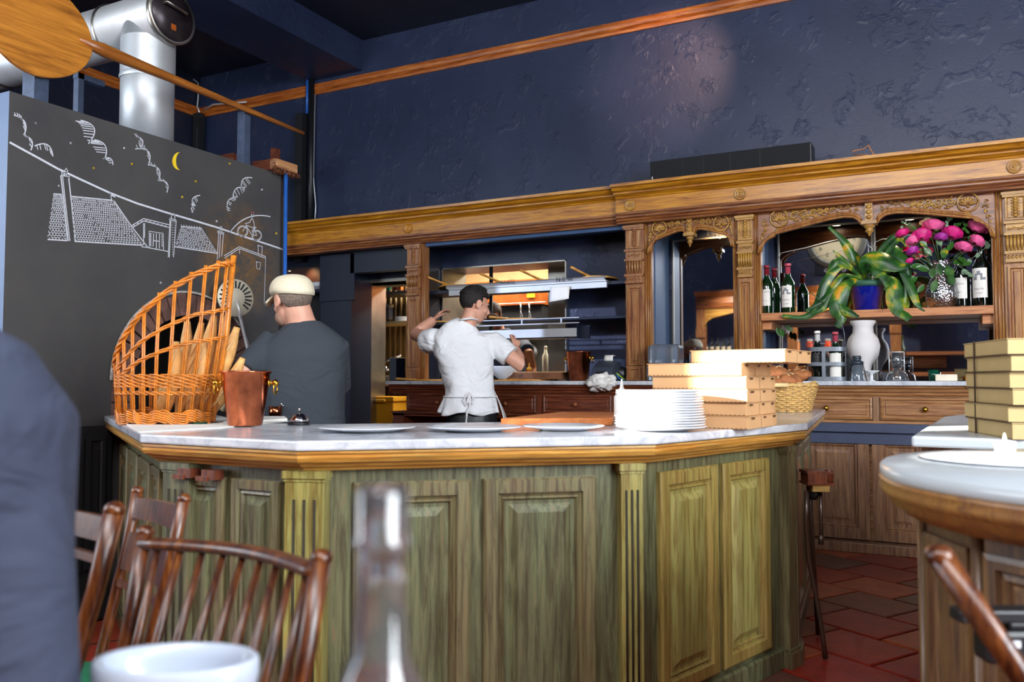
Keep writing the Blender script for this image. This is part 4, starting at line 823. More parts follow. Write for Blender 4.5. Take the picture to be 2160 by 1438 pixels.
x1 = aY(1228, 680, 6.56).x; x0 = -3.9; r2 = thing('steel_rail', 'lower pale steel ticket shelf with a thin rail across the hatch', 'rail', (x0, 6.5, ZL-.15)); zb0 = aY(1200, 712, 6.45).z; zb1 = aY(1200, 692, 6.45).z
m = MB(); m.bx(x0, x1, 6.44, 6.46, zb0, zb1); m.bx(x0, x1, 6.44, 6.62, zb0, zb0+.008); obj('trough', m, M_alu, r2)
m = MB(); zr = aY(1200, 681, 6.45).z; m.bx(x0, x1+.02, 6.44, 6.455, zr-.004, zr+.004); zr2 = aY(1200, 670, 6.45).z; m.bx(x0, x1+.02, 6.44, 6.455, zr2-.003, zr2+.003)
for px in (1101, 1184): q = aY(px, 680, 6.45).x; m.bx(q-.006, q+.006, 6.445, 6.455, zr, zr2)
obj('thin_rail', m, M_alu, r2); m = MB(); m.bx(x1, x1+.01, 6.44, 6.62, zb0-.005, zb1+.03); m.bx(x1, x1+.05, 6.60, 6.62, zb0-.005, zb1+.03); obj('end_bracket', m, M_navy_s, r2)
m = MB(); p = aY(1036, 600, 7.0); m.tube([(p.x, 7.0, HZ0), (p.x, 7.0, HZ1)], .018, 10); o = obj('support_pipe', m, M_black); tag(o, 'black vertical support pipe in the middle of the hatch', 'pipe'); recenter(o, (p.x, 7.0, HZ0))
# round pizza boards with handles
def pboard(px, py, Y, lab, hx, hz, r_=.17, rz=0, z=None, tl_=0):
    p = aY(px, py, Y); z = z if z is not None else p.z; t = thing('pizza_board', lab, 'board', (p.x, Y, z), rz=rz, group='wooden pizza boards in the hatch'); m = MB(); n = 32; t.rotation_euler.x = tl_
    m.prism([(r_*math.cos(2*math.pi*i/n), r_*.8*math.sin(2*math.pi*i/n)) for i in range(n)], 0, .014); obj('disc', m, M_peelx, t, world=False, bev=.003)
    m = MB(); a = V((-.03, -r_*.6, .010)); m.tube([a, a.lerp(V((hx, -r_-.05, hz)), .5), (hx, -r_-.08, hz)], [.024, .018, .020], 8, flat=.5); obj('handle', m, M_peelx, t, world=False); return t
pboard(965, 607, 6.76, 'round pizza board at the left end of the upper hatch shelf', -.16, .06, .19, z=ZU+.028, tl_=-.12); pboard(1075, 600, 6.78, 'second pizza board from the left on the upper hatch shelf', -.17, .07, .17, z=ZU+.028, tl_=-.12)
pboard(1160, 593, 6.78, 'third pizza board from the left above the hatch rail', -.18, .08, .17, z=ZU+.028, tl_=-.12); pboard(1262, 588, 6.76, 'round pizza board at the right end of the upper hatch shelf', -.15, .07, .18, z=ZU+.028, tl_=-.12)
pboard(935, 675, 6.75, 'floured pizza board on the lower hatch shelf left of the cook', -.20, .03, .2, z=ZL+.002); pboard(1090, 672, 6.75, 'floured pizza board on the lower hatch shelf right of the cook', -.12, .02, .2, z=ZL+.002)
pboard(905, 800, 6.5, 'pizza board on the marble at the left of the white-shirted man', -.12, .02, .2, z=TOPZ+.001, rz=-.4); pboard(1115, 800, 6.55, 'large pizza board on the marble under the brown pizza box', -.16, .0, .26, z=TOPZ+.001)
# items on the worktop under the hatch
def bucket(p, h, rt, rb, lab, ang=0, group=None):
    t = thing('copper_bucket', lab, 'bucket', p, group=group); m = MB(); m.lathe([(rb*.96, 0), (rb, .006), (rt*.97, h-.008), (rt+.006, h-.004), (rt+.006, h), (rt, h+.001), (rt*.93, h-.02), (rb*.9, .02), (.001, .02)], (0, 0, 0), 40, cap=False); m.lathe([(.001, 0), (rb*.96, 0)], (0, 0, 0), 40, cap=False); obj('body', m, M_copper, t, world=False)
    for s in (-1, 1):
        a = ang+(0 if s > 0 else math.pi); c, sn = math.cos(a), math.sin(a); r0 = rb+(rt-rb)*.78; m = MB(); Mh = Matrix.Translation((0, 0, h*.78)) @ Matrix.Rotation(a, 4, 'Z')
        m.tube([(r0-.005, 0, 0), (r0+.022, 0, 0)], .006, 8, Mh); m.ell((r0+.006, 0, 0), (.006, .016, .016), 10, 8, Mh); m.ell((r0+.028, 0, 0), .014, 10, 8, Mh); kk = obj('knob', m, M_brass, t, world=False)
        m = MB(); m.tube([(r0+.028, .020*math.sin(q), -.022-.022*math.cos(q)+.002) for q in [2*math.pi*i/16 for i in range(17)]], .0032, 6, Mh); obj('ring', m, M_brass, kk, world=False)
    return t
p = aY(1221, 798, 6.4); bucket((p.x, 6.4, TOPZ), .24, .105, .078, 'copper ice bucket on the marble under the hatch beside the printer', ang=-.1)
p = aY(1278, 795, 6.38); pr = thing('receipt_printer', 'slate grey receipt printer with white paper curling out beside the copper bucket', 'printer', (p.x, 6.40, TOPZ)); 
m = MB(); m.add([(x, y, z) for x in (-.085, .085) for y, z in ((-.12, 0), (.12, 0), (.12, .15), (.02, .165), (-.09, .11), (-.12, .06))], [(0, 1, 2, 3, 4, 5), (11, 10, 9, 8, 7, 6)]+[(i, i+6, (i+1) % 6+6, (i+1) % 6) for i in range(6)]); obj('body', m, M_slate, pr, world=False, bev=.008)
m = MB(); m.bx(-.045, .045, -.124, -.1, .045, .075); obj('paper_slot', m, M_black, pr, world=False, bev=.003)
m = MB(); m.grid(lambda u, v: (-.03+.075*u, .02-.02*v+.09*v*v, .16+.05*math.sin(2.2*v)), 3, 8); obj('paper', m, M_paper, pr, world=False, solid=.0008)
p = aY(1310, 790, 6.35); m = MB(); m.ell((0, 0, .06), (.06, .05, .06), 14, 9); t = thing('cable_box', 'black round-backed device with blue and green cables at the second pilaster', 'device', (-2.375, 6.50, TOPZ)); obj('body', m, M_black, t, world=False)
for c_, mt, k in (((.02), M_pole, 0), ((.0), plain('lime_cable', '9ac82c', .4), 1)):
    m = MB(); m.tube([(-.04, -.07-.01*k, .09), (-.01, -.10, .07), (.02+.02*k, -.09, .02+.01*k), (.05, -.05, .01)], .005, 6); obj('cable', m, mt, t, world=False)
m = MB(); m.tube([(.04, .2, .08), (.05, .22, .15), (.06, .2, .22), (.045, .22, .30)], .008, 6); obj('cable', m, plain('lime_cable_dark', '6a9a2c', .4), t, world=False)
# crumpled towel hanging over the edge
p = aY(1270, 800, 6.13); m = MB()
def tw(d): return .85+.5*abs(noise.noise(d*1.9+V((3, 1, 2))))+.28*abs(noise.noise(d*4.5))
m.ell((0, -.03, .0), (.12, .085, .068), 48, 30, fn=tw); t = obj('crumpled_towel', m, cloth('white_towel', 'eceae6', .6)); tag(t, 'crumpled white towel on the edge of the marble near the printer', 'towel'); t.location = (p.x, 6.15, TOPZ-.01)
# open brown box with its print, bowl, bottle
p = aY(1140, 797, 6.55); t = thing('carton_lid', 'flat brown printed pizza box resting on a board in the hatch', 'box', (p.x+.01, 6.55, TOPZ+.016), rz=0)
m = MB(); m.bx(-.26, .26, -.17, .17, 0, .055); obj('box_body', m, plain('dark_kraft', '7c4f34', .8), t, world=False, bev=.002); m = MB(); m.bx(-.265, .30, -.175, .2, .055, .062); obj('lid', m, M_card, t, world=False)
obj('lettering', text_mb('EcoCraft', .045, facing((-.17, -.1705, .028)), al='CENTER'), M_ink, t, world=False); obj('lettering', text_mb('made from recycled\nmaterial', .014, facing((.10, -.1705, .03))), M_ink, t, world=False)
p = aY(1068, 795, 6.45); m = MB(); m.lathe([(.05, 0), (.055, .005), (.10, .04), (.135, .10), (.14, .11), (.135, .11), (.09, .045), (.001, .02)], (0, 0, 0), 32); o = obj('mixing_bowl', m, M_white); tag(o, 'white mixing bowl half hidden behind the man in white', 'bowl'); o.location = (p.x, 6.42, TOPZ+.016)
def squeeze(p, h, r_, mt, lab, tipm=None):
    t = thing('squeeze_bottle', lab, 'bottle', p); m = MB(); m.lathe([(r_*.95, 0), (r_, .01), (r_, h*.60), (r_*.8, h*.64)], (0, 0, 0), 24); obj('body', m, mt, t, world=False)
    m = MB(); m.lathe([(r_*.82, h*.63), (r_*.82, h*.72), (r_*.6, h*.74), (r_*.25, h*.80), (r_*.1, h)], (0, 0, 0), 20); obj('nozzle_cap', m, tipm or mt, t, world=False); return t
p = aY(1108, 790, 6.9); squeeze((p.x, 6.98, HZ0+.0), .17, .03, M_orange, 'orange squeeze bottle behind the brown printed box', M_yel)
# kitchen beyond the hatch
hd = thing('extractor_hood', 'copper and black kitchen extractor hood with hanging whisks', 'hood', (aY(1100, 640, 8.6).x, 8.6, 1.9)); x0, x1 = aY(1000, 640, 8.6).x-1.0, aY(1158, 640, 8.6).x
z0, z1 = aY(1100, 646, 8.4).z, aY(1100, 612, 8.4).z
m = MB(); m.bx(x0, x1, 8.4, 9.5, z0+.02, z1+.12); obj('copper_canopy', m, M_orange, hd); m = MB(); m.bx(x0, x1-.02, 8.45, 9.58, z0-.25, z0+.02); obj('black_filters', m, M_dark, hd)
q = aY(1120, 620, 8.39); m = MB(); m.bx(q.x-.05, q.x+.05, 8.385, 8.39, q.z-.04, q.z+.04); obj('yellow_label', m, M_yel, hd)
m = MB(); zz = aY(1098, 640, 8.3).z+.004; m.tube([(x0+.8, 8.3, zz), (x1+.1, 8.3, zz)], .006, 6); m.tube([(x0+.8, 8.3, zz), (x0+.8, 8.5, z0+.05)], .006, 6); m.tube([(x1-.1, 8.3, zz), (x1-.1, 8.5, z0+.05)], .006, 6); obj('utensil_rail', m, M_steel, hd)
for px in (1098, 1116):
    q = aY(px, 640, 8.3); t = thing('whisk', 'wire whisk hanging under the hood, %s' % ('left of the two' if px == 1098 else 'right of the two'), 'whisk', (q.x, 8.3, q.z-.16), group='whisks under the hood'); m = MB(); m.tube([(0, 0, .16), (0, .01, .08)], .008, 6); obj('grip', m, M_alu, t, world=False); m = MB()
    for a in (0, 1.05, 2.1): m.tube([(.022*math.sin(s_*math.pi)*math.cos(a), .022*math.sin(s_*math.pi)*math.sin(a), .08-.09*math.sin(s_*math.pi/2)) if s_ <= 1 else (0, 0, 0) for s_ in [i/8 for i in range(9)]], .002, 4)
    obj('wires', m, M_alu, t, world=False)
q = aY(1085, 575, 8.2); t = thing('ceiling_light', 'bright fluorescent ceiling panel seen through the top of the hatch', 'lamp', (q.x, 8.2, 2.70)); m = MB(); m.bx(q.x-.3, q.x+.3, 7.6, 8.6, 2.70, 2.74); obj('lens', m, M_tube, t)
m = MB(); m.bx(-5.6, -2.9, 9.2, 9.3, 2.25, 2.7); struct('trim_5', m, M_kwall)
kt = thing('kitchen_range', 'steel kitchen range and worktop dimly seen through the hatch', 'range', (-4.2, 9.1, 0)); m = MB(); m.bx(-5.6, -2.2, 8.8, 9.55, 0, 1.0); obj('body', m, M_steel2, kt); m = MB(); q0 = lambda a, b: aY(a, b, 8.9); m.tube([q0(1105, 690), q0(1110, 668), q0(1125, 658), q0(1145, 672), q0(1155, 690)], .012, 6); obj('spray_hose', m, M_steel, kt)
m = MB(); m.lathe([(.14, 0), (.15, .01), (.14, .02)], (0, 0, 0), 28, Matrix.Translation(q0(1112, 745)) @ Matrix.Rotation(math.pi/2, 4, 'X')); obj('round_pan', m, M_steel, kt)
m = MB(); m.bx(-3.35, -1.1, 7.6, 8.2, aY(1151, 790, 7.9).z-.04, aY(1151, 790, 7.9).z-.001); m.bx(-3.3, -3.25, 7.65, 7.7, 0, 1.1); m.bx(-1.2, -1.15, 7.65, 7.7, 0, 1.1); m.bx(-3.3, -3.25, 8.1, 8.15, 0, 1.1); o = obj('prep_table', m, M_steel); tag(o, 'steel prep table just inside the right of the hatch', 'table'); recenter(o, (-2.2, 7.9, 0))
q = aY(1151, 790, 7.9); tub(1151, 790, 735, 14, 7.9, M_cream, None, 'cream dispenser bottle beside the steel frame in the kitchen', 'bottle', 'dispenser_bottle')
q = aY(1045, 668, 6.86); m = MB(); m.ell((0, 0, .025), (.06, .05, .035), 18, 12, fn=lambda d: 1+.3*noise.noise(d*6)); o = obj('roasted_vegetable', m, plain('browned_food', '4a2c18', .7, var=.5, sc_=40, bmp=.6)); tag(o, 'dark roasted lump of food on the floured board beside the man\'s face', 'food'); o.location = (q.x, 6.80, ZL+.018)
# ================================================================== THINGS IN THE WIDE BAY
def wine(p, h, r_, gl, cap, lab, label=None, lw=1.9, rz=0, txt=(), group=None, capc=True, lz=(.12, .48), img=False):
    t = thing('wine_bottle', lab, 'bottle', p, rz=rz, group=group); m = MB()
    m.lathe([(.001, .012), (r_*.7, .001), (r_*.96, .0), (r_, .01), (r_, h*.56), (r_*.93, h*.62), (r_*.6, h*.70), (r_*.40, h*.76), (r_*.36, h*.93), (r_*.42, h*.935), (r_*.42, h*.97), (r_*.36, h)], (0, 0, 0), 28); obj('glass', m, gl, t, world=False)
    if cap: m = MB(); m.lathe([(r_*.42, h*.80), (r_*.40, h*.95), (r_*.47, h*.955), (r_*.47, h*.985), (r_*.40, h*1.004)], (0, 0, 0), 20); obj('capsule', m, cap, t, world=False)
    if label:
        R_ = r_+.0012; m = MB(); m.grid(lambda u, v: (R_*math.sin((u-.5)*lw), -R_*math.cos((u-.5)*lw), h*(lz[0]+(lz[1]-lz[0])*v)), 14, 1); lb = obj('label', m, label, t, world=False)
        if img:   # engraved gateway drawing of the label, flat print
            m = MB()
            def q(a0, a1, v0, v1): m.grid(lambda u, v: ((R_+.0006)*math.sin(a0+(a1-a0)*u), -(R_+.0006)*math.cos(a0+(a1-a0)*u), h*(lz[0]+(lz[1]-lz[0])*(v0+(v1-v0)*v))), 3, 1)
            q(-.42, -.18, .60, .82); q(.18, .42, .60, .82); q(-.18, .18, .76, .90); q(-.6, -.42, .60, .70); q(.42, .75, .60, .68); obj('engraving', m, plain('engraving_grey', '8a8c94', .8) if 'engraving_grey' not in MATS else MATS['engraving_grey'], lb, world=False)
        for s, v, sz in txt:
            z = h*(lz[0]+(lz[1]-lz[0])*v); obj('lettering', text_mb(s, sz, facing((0, -R_-.0008, z)), ext=.0003, bend=R_), plain('label_ink', '5a5048', .8) if 'label_ink' not in MATS else MATS['label_ink'], lb, world=False)
    return t
S = lambda px, Y=6.56: V((aY(px, 650, Y).x, Y, SZ))
ca = math.radians(-14)
wine(S(1618, 6.58), .375, .048, M_ggreen, M_red, 'large green wine bottle with an oval chateau label, far left of the cedar shelf', M_paper, rz=ca, txt=(('CHATEAU MARGAUX', .84, .0105), ('GRAND VIN', .3, .008)), lz=(.17, .50))
wine(S(1634, 6.74), .37, .046, M_ggreen, M_red, 'green bottle standing behind the two labelled bottles at the left', None, rz=ca)
wine(S(1663, 6.56), .375, .048, M_ggreen, M_pink, 'green wine bottle with a gateway engraving label beside the fern tips', M_paper, rz=ca, txt=(('Grand Vin', .34, .014), ('de Latour', .16, .011)), lz=(.12, .55), img=True)
wine(S(2030, 6.62), .40, .050, M_gdark, None, 'dark bottle with an eight-sided label just behind the silver jug', M_paper, rz=ca-.05, lz=(.16, .52), txt=(('MONTROSE', .7, .011), ('MEDOC', .3, .009)))
wine(S(2072, 6.57), .46, .056, M_gdark, None, 'tallest dark bottle with a gateway label at the right end of the cedar shelf', M_paper, rz=ca-.1, lz=(.13, .57), txt=(('Grand Vin', .30, .015), ('de Latour', .16, .011)), img=True)
for k, (a, mt) in enumerate(((1878, M_paper), (1892, M_paper), (1905, M_redjar), (1920, M_cream))):
    pass
# --- potted staghorn fern
fp = S(1829, 6.60); t = thing('potted_fern', 'staghorn fern with drooping amber-tipped fronds in a cobalt blue pot', 'plant', fp)
m = MB(); m.lathe([(.001, .002), (.082, .002), (.088, .004), (.118, .195), (.122, .20), (.112, .20), (.105, .17), (.001, .165)], (0, 0, 0), 40); obj('pot', m, M_blue, t, world=False)
m = MB(); m.lathe([(.125, .175), (.128, .215), (.118, .215), (.10, .20), (.001, .20)], (0, 0, 0), 32); obj('green_rim', m, plain('dull_green_liner', '2c5a48', .5), t, world=False)
def frond(pts, w_, forks=None, tw_=0):
    """a strap frond along px points at depths (relative Y), widths per point"""
    P = [aY(x, y, fp.y+dy)-fp for x, y, dy in pts]; n = 18; k = len(P)-1; m = MB(); vs = []
    def cr(t):
        i = min(int(t*k), k-1); f_ = t*k-i; p0, p1, p2, p3 = P[max(i-1, 0)], P[i], P[i+1], P[min(i+2, k)]
        return .5*((2*p1)+(p2-p0)*f_+(2*p0-5*p1+4*p2-p3)*f_**2+(3*p1-3*p2+p3-p0)*f_**3)
    for i in range(n+1):
        t_ = i/n; c = cr(t_); d = (cr(min(1, t_+.02))-cr(max(0, t_-.02))).normalized(); side = d.cross(V((.25+tw_, -1, .25))).normalized()
        ww = w_*(.22+1.5*math.sin(min(1, t_*1.12)*math.pi*.86)**1.1)*(1-.15*math.sin(9*t_)); nrm = side.cross(d)
        for s in (-1, -.5, 0, .5, 1): vs.append(c+side*s*ww*.5+nrm*(-.18*ww*(s*s)+.03*ww*math.sin(14*t_+3*s)))
    m.add(vs, [(5*i+j, 5*i+j+1, 5*i+j+6, 5*i+j+5) for i in range(n) for j in range(4)], True); return m
FR = [([(1820, 582, 0), (1800, 545, -.03), (1782, 510, -.05), (1748, 478, -.07)], .055), ([(1818, 582, 0), (1795, 560, -.06), (1772, 540, -.08), (1757, 528, -.1)], .025),
 ([(1835, 582, 0), (1845, 555, -.02), (1868, 515, -.05), (1900, 490, -.06), (1905, 510, -.06)], .035), ([(1838, 582, 0), (1862, 545, -.05), (1895, 505, -.08), (1912, 520, -.1)], .03),
 ([(1820, 585, -.02), (1780, 560, -.12), (1745, 590, -.16), (1728, 640, -.18), (1700, 668, -.19), (1650, 665, -.2)], .06), ([(1818, 588, -.03), (1778, 580, -.14), (1755, 620, -.18), (1735, 650, -.2), (1710, 662, -.2)], .055),
 ([(1822, 590, -.05), (1790, 595, -.17), (1768, 640, -.22), (1775, 670, -.22), (1765, 690, -.22)], .095), ([(1768, 640, -.22), (1785, 655, -.23), (1812, 668, -.23)], .05), ([(1820, 588, -.04), (1775, 605, -.16), (1735, 635, -.19), (1700, 655, -.2)], .05),
 ([(1830, 585, -.02), (1822, 555, -.12), (1850, 545, -.14), (1890, 560, -.15), (1915, 563, -.16)], .11), ([(1822, 588, -.02), (1834, 566, -.11), (1858, 575, -.14), (1872, 606, -.16)], .07),
 ([(1842, 585, -.02), (1880, 590, -.12), (1895, 630, -.15), (1900, 655, -.17), (1920, 672, -.19)], .12), ([(1842, 582, -.02), (1890, 560, -.1), (1920, 600, -.14), (1935, 640, -.16), (1952, 655, -.16)], .05),
 ([(1840, 580, -.02), (1875, 540, -.08), (1905, 545, -.1), (1915, 590, -.12), (1908, 640, -.14)], .06), ([(1838, 580, 0), (1880, 520, -.04), (1906, 550, -.08), (1910, 575, -.1)], .04), ([(1820, 590, -.02), (1775, 550, -.1), (1755, 565, -.13), (1735, 610, -.15)], .05)]
for pts, w_ in FR: obj('frond', frond(pts, w_*.66), M_frond, t, world=False, sub=1)
m = MB(); q = lambda x, y, d=-.03: aY(x, y, fp.y+d)-fp; m.tube([q(1862, 655, -.16), q(1861, 640, -.16), q(1860, 625, -.1)], .002, 4); m.tube([q(1738, 640, -.2), q(1712, 618, -.2), q(1695, 622, -.2)], .003, 4); obj('thin_stem', m, M_leaf, t, world=False)
# --- vase of roses
vp = S(1988, 6.60); t = thing('rose_vase', 'hammered silver jug holding magenta roses and eucalyptus sprigs', 'vase', vp)
m = MB(); SV = 1.32; PR = [(.001, .0), (.055, .0), (.062, .008), (.078, .05), (.082, .085), (.070, .13), (.050, .17), (.042, .20), (.046, .235), (.060, .262), (.052, .26), (.036, .20)]; PR = [(a*SV*1.02, b*SV*.96) for a, b in PR]; m.lathe(PR, (0, 0, 0), 48)
hm = plain('hammered_silver', 'c4c6cc', .16, 1, var=.1); n_ = hm.node_tree; vv = n_.nodes.new('ShaderNodeTexVoronoi'); vv.inputs['Scale'].default_value = 75; mp_ = mapping(n_, (1, 1, 1)); n_.links.new(mp_.outputs[0], vv.inputs['Vector']); bump(n_, n_.nodes['Principled BSDF'], vv.outputs[0], .7, .006)
obj('jug', m, hm, t, world=False)
m = MB(); m.tube([(.060, .0, .31), (.11, 0, .30), (.135, 0, .24), (.12, 0, .17), (.10, 0, .13)], [.007, .008, .007, .006, .005], 8); obj('handle', m, hm, t, world=False)
M_rosed = plain('deep_crimson_petal', '9c1458', .5, var=.3, sc_=30)
def rose(c, r_, mt, name='rose', tilt=(0, -.5)):
    MR = Matrix.Translation(c) @ Matrix.Rotation(tilt[0], 4, 'Y') @ Matrix.Rotation(-tilt[1], 4, 'X') @ Matrix.Scale(r_, 4); rr = MB()
    for L in range(4):
        nP = (3, 3, 4, 5)[L]; R0 = (.22, .42, .64, .86)[L]; hh = (1.0, .97, .90, .72)[L]
        for k in range(nP):
            a0 = 2*math.pi*k/nP+L*.7
            def fn(u, v, R0=R0, hh=hh, a0=a0, nP=nP, L=L):
                a = a0+(u-.5)*(2*math.pi/nP)*1.45; flare = 1+.10*L*v**3; ed = 1-.18*(2*u-1)**2
                R_ = R0*(.30+.72*math.sin(min(1, v*1.5)*1.57))*(1-.22*(1-L/3)*v)*flare*(1+.10*u); return (R_*math.cos(a), R_*math.sin(a), hh*1.35*v*ed-.55-.10*L*v**5)
            rr.grid(fn, 6, 5, MR)
        if L == 1: hb_ = rr; rr = MB()
    o = obj(name, rr, mt, t, world=False); obj('rose_heart', hb_, M_rosed if mt in (M_rose, M_rose2) else mt, o, world=False); return o
RS = [(1893, 478, 0, .055, M_rose, (.3, .9)), (1969, 476, 0, .062, M_rose2, (.1, .8)), (1944, 497, -.06, .055, M_rose, (-.2, 1.3)), (2008, 492, -.04, .058, M_rose, (.2, 1.1)), (2032, 521, -.05, .048, M_rose2, (.3, 1.0)), (2062, 479, 0, .060, M_rose2, (.5, .7)), (2060, 508, -.02, .045, M_rose2, (.6, 1.2)), (1927, 507, -.05, .045, M_rose2, (-.5, 1)), (1925, 529, -.05, .036, M_rosep, (-.5, 1.1)), (1903, 492, -.02, .040, M_rose, (-.4, .9)), (1985, 500, -.07, .036, M_rosep, (0, 1.2)), (1918, 551, -.04, .026, M_rose, (-.6, 1)), (1958, 470, .05, .05, plain('cream_petal', 'e8e4c0', .5), (0, .6))]
for k, (x, y, dy, r_, mt, tl) in enumerate(RS[1:]):
    c = aY(x, y, vp.y-.05+dy)-vp; rose(c, r_*1.0, mt, tilt=(tl[0], tl[1]*.55)); m = MB(); m.tube([(0, 0, .22), V((0, 0, .26)).lerp(c, .5)+V((0, .02, 0)), c+V((0, .01, -.02))], .003, 5); obj('stem', m, M_leaf, t, world=False)
def leaf(mb, c, d, L, W, up=V((0, -1, .4))):
    d = V(d).normalized(); s = d.cross(up).normalized(); nn = s.cross(d); c = V(c)
    mb.grid(lambda u, v: c+d*L*u+s*(v-.5)*W*math.sin(math.pi*min(1, u*.96+.02))**.8*1.0+nn*(-.18*L*u*u-.10*W*abs(v-.5)*2*-1), 6, 2)
def ldir(dx, dy): return rh*dx+UP*(-dy)
for x, y, dx, dy, L, W in ((1960, 570, -1, -.3, .09, .05), (1935, 585, -1, .6, .08, .045), (1950, 600, -.8, .9, .07, .04), (1995, 560, .5, .9, .10, .06), (2010, 555, .9, -.2, .10, .055), (1990, 545, .2, -1, .08, .05), (1965, 540, -.6, -.8, .08, .045), (1945, 560, -1, .1, .08, .05), (2020, 545, 1, .3, .07, .045), (1985, 520, -.3, -1, .07, .04), (2000, 530, .4, -.8, .08, .04), (1975, 590, -.3, .8, .09, .05), (1955, 520, -.7, -.6, .06, .04), (2030, 560, 1, -.4, .07, .04), (1930, 610, -1, .4, .06, .04), (2000, 580, .6, 1, .08, .055), (1998, 505, .1, -1, .05, .03), (1915, 570, -.8, -.7, .05, .03), (1980, 555, .1, .9, .08, .05), (1968, 565, -.1, 1, .07, .05)):
    m = MB(); leaf(m, aY(x, y, vp.y-.09-.02*RD.random())-vp, ldir(dx, dy), L, W); obj('leaf', m, RD.choice((M_leaf, M_leaf, M_frond)), t, world=False)
for pts, nL, sz, mt in (([(2012, 550), (2050, 545), (2082, 520), (2088, 505)], 9, .030, M_euc), ([(2020, 560), (2045, 575), (2060, 585)], 6, .03, M_euc), ([(1985, 520), (1975, 470), (1972, 440)], 16, .020, M_leaf), ([(1950, 510), (1925, 480), (1905, 470)], 12, .018, M_leaf), ([(1940, 540), (1915, 510), (1900, 480)], 10, .02, M_euc), ([(1995, 500), (2002, 460), (2010, 452)], 10, .022, M_euc), ([(2015, 480), (2030, 470), (2050, 500)], 10, .024, M_leaf), ([(1935, 575), (1915, 590), (1905, 560)], 7, .022, M_euc)):
    m = MB(); P = [aY(x, y, vp.y-.06)-vp for x, y in pts]; m.tube(P, .0016, 4)
    for i in range(nL):
        f_ = (i+.5)/nL*(len(P)-1); k = int(f_); c = P[k].lerp(P[k+1], f_-k); a = RD.uniform(0, 6.28); leaf(m, c, rh*math.cos(a)+UP*math.sin(a)+V((0, RD.uniform(-.5, .2), 0)), sz*1.3, sz)
    obj('sprig', m, mt, t, world=False)
# --- hanging heart-leaf vine beside the lower mirror
m = MB(); c0 = aY(1642, 690, 6.62); t = thing('trailing_vine', 'few heart-shaped green leaves trailing beside the lower left mirror edge', 'plant', c0); m.tube([(0, 0, .03), (.01, 0, 0), (.0, 0, -.03)], .002, 4); obj('stem', m, M_leaf, t, world=False)
for dx, dz, d in ((-.01, .0, (.3, 0, -1)), (.02, -.01, (.2, 0, -1)), (.05, .01, (.9, 0, -.6))): m = MB(); leaf(m, (dx, 0, dz), d, .07, .035); obj('leaf', m, M_leaf, t, world=False)
# --- marble top of the wide bay
C_ = lambda px, Y: V((aY(px, 790, Y).x, Y, TOPZ))
p = C_(1744, 6.22); cd = thing('bottle_carrier', 'galvanised strap-metal carrier holding two wine bottles on the marble', 'carrier', p); R_ = .125
m = MB()
def hoop(z0, z1, rx=R_, ry=.07):
    pts = [(rx*math.copysign(abs(math.cos(a))**.6, math.cos(a)), ry*math.copysign(abs(math.sin(a))**.6, math.sin(a))) for a in [2*math.pi*i/32 for i in range(32)]]; m.sweep([(-.0015, z0), (.0015, z0), (.0015, z1), (-.0015, z1)], [pts[-i] for i in range(32)], closed=True)
hoop(.0, .03); hoop(.105, .13); hoop(.205, .235); obj('band', m, M_zincd, cd, world=False)
m = MB()
for x in (-.01, ): m.bx(x-.012, x+.012, -.0735, -.0705, 0, .235); m.bx(x-.012, x+.012, .0705, .0735, 0, .235)
m.bx(-.126, -.124, -.012, .012, 0, .235); m.bx(.124, .126, -.012, .012, 0, .235); m.bx(-.12, .12, -.07, .07, .0, .004); obj('strap', m, M_zincd, cd, world=False)
m = MB(); m.tube([(-.124, 0, .23), (-.12, 0, .26), (-.06, 0, .262), (.0, 0, .262)], .003, 5); m.tube([(.122, 0, .23), (.118, 0, .33), (.105, 0, .40), (.10, 0, .36)], .003, 5); obj('wire_handle', m, M_zincd, cd, world=False)
wine(p+V((-.058, 0, .004)), .345, .045, M_gdark, M_wplas, 'black-glass wine bottle with a white collar in the left of the carrier', plain('black_label', '26282c', .6), lz=(.28, .55), txt=(('VINO', .7, .016), ('ROSSO', .3, .014)))
wine(p+V((.060, 0, .004)), .335, .045, M_ggreen, M_pink, 'green wine bottle with pink capsule and white label in the carrier', M_paper, lz=(.06, .56))
vz = C_(1822, 6.42); t = thing('white_urn', 'large matte white ceramic urn under the cedar shelf', 'vase', vz)
m = MB(); hz = SZ-.06-TOPZ-.02; m.lathe([(.05, 0), (.055, .02), (.04, .05), (.06, .12), (.10, hz*.42), (.112, hz*.58), (.10, hz*.70), (.07, hz*.80), (.066, hz*.90), (.085, hz*.97), (.083, hz), (.06, hz*.97)], (0, 0, 0), 40); obj('body', m, plain('matte_white_clay', 'dcd8d8', .6, var=.04), t, world=False)
t = thing('glass_press', 'grey glass lidded shaker beside the bottle carrier', 'shaker', C_(1808, 6.16)); m = MB(); m.lathe([(.045, 0), (.046, .004), (.034, .115)], (0, 0, 0), 12); obj('body', m, plain('grey_ribbed_glass', '7c8894', .08, trans=.5, coat=.5), t, world=False)
m = MB(); m.lathe([(.040, .112), (.044, .12), (.044, .13), (.028, .138), (.028, .15), (.030, .155), (.030, .168), (.022, .172)], (0, 0, 0), 24); obj('lid', m, plain('dark_slate_lid', '2c3640', .35), t, world=False)
m = MB(); m.tube([(.036, -.01, .12), (.062, -.01, 0)], .0035, 5); m.tube([(-.036, -.01, .12), (-.04, -.01, .0)], .0025, 5); obj('wire_leg', m, M_black, t, world=False)
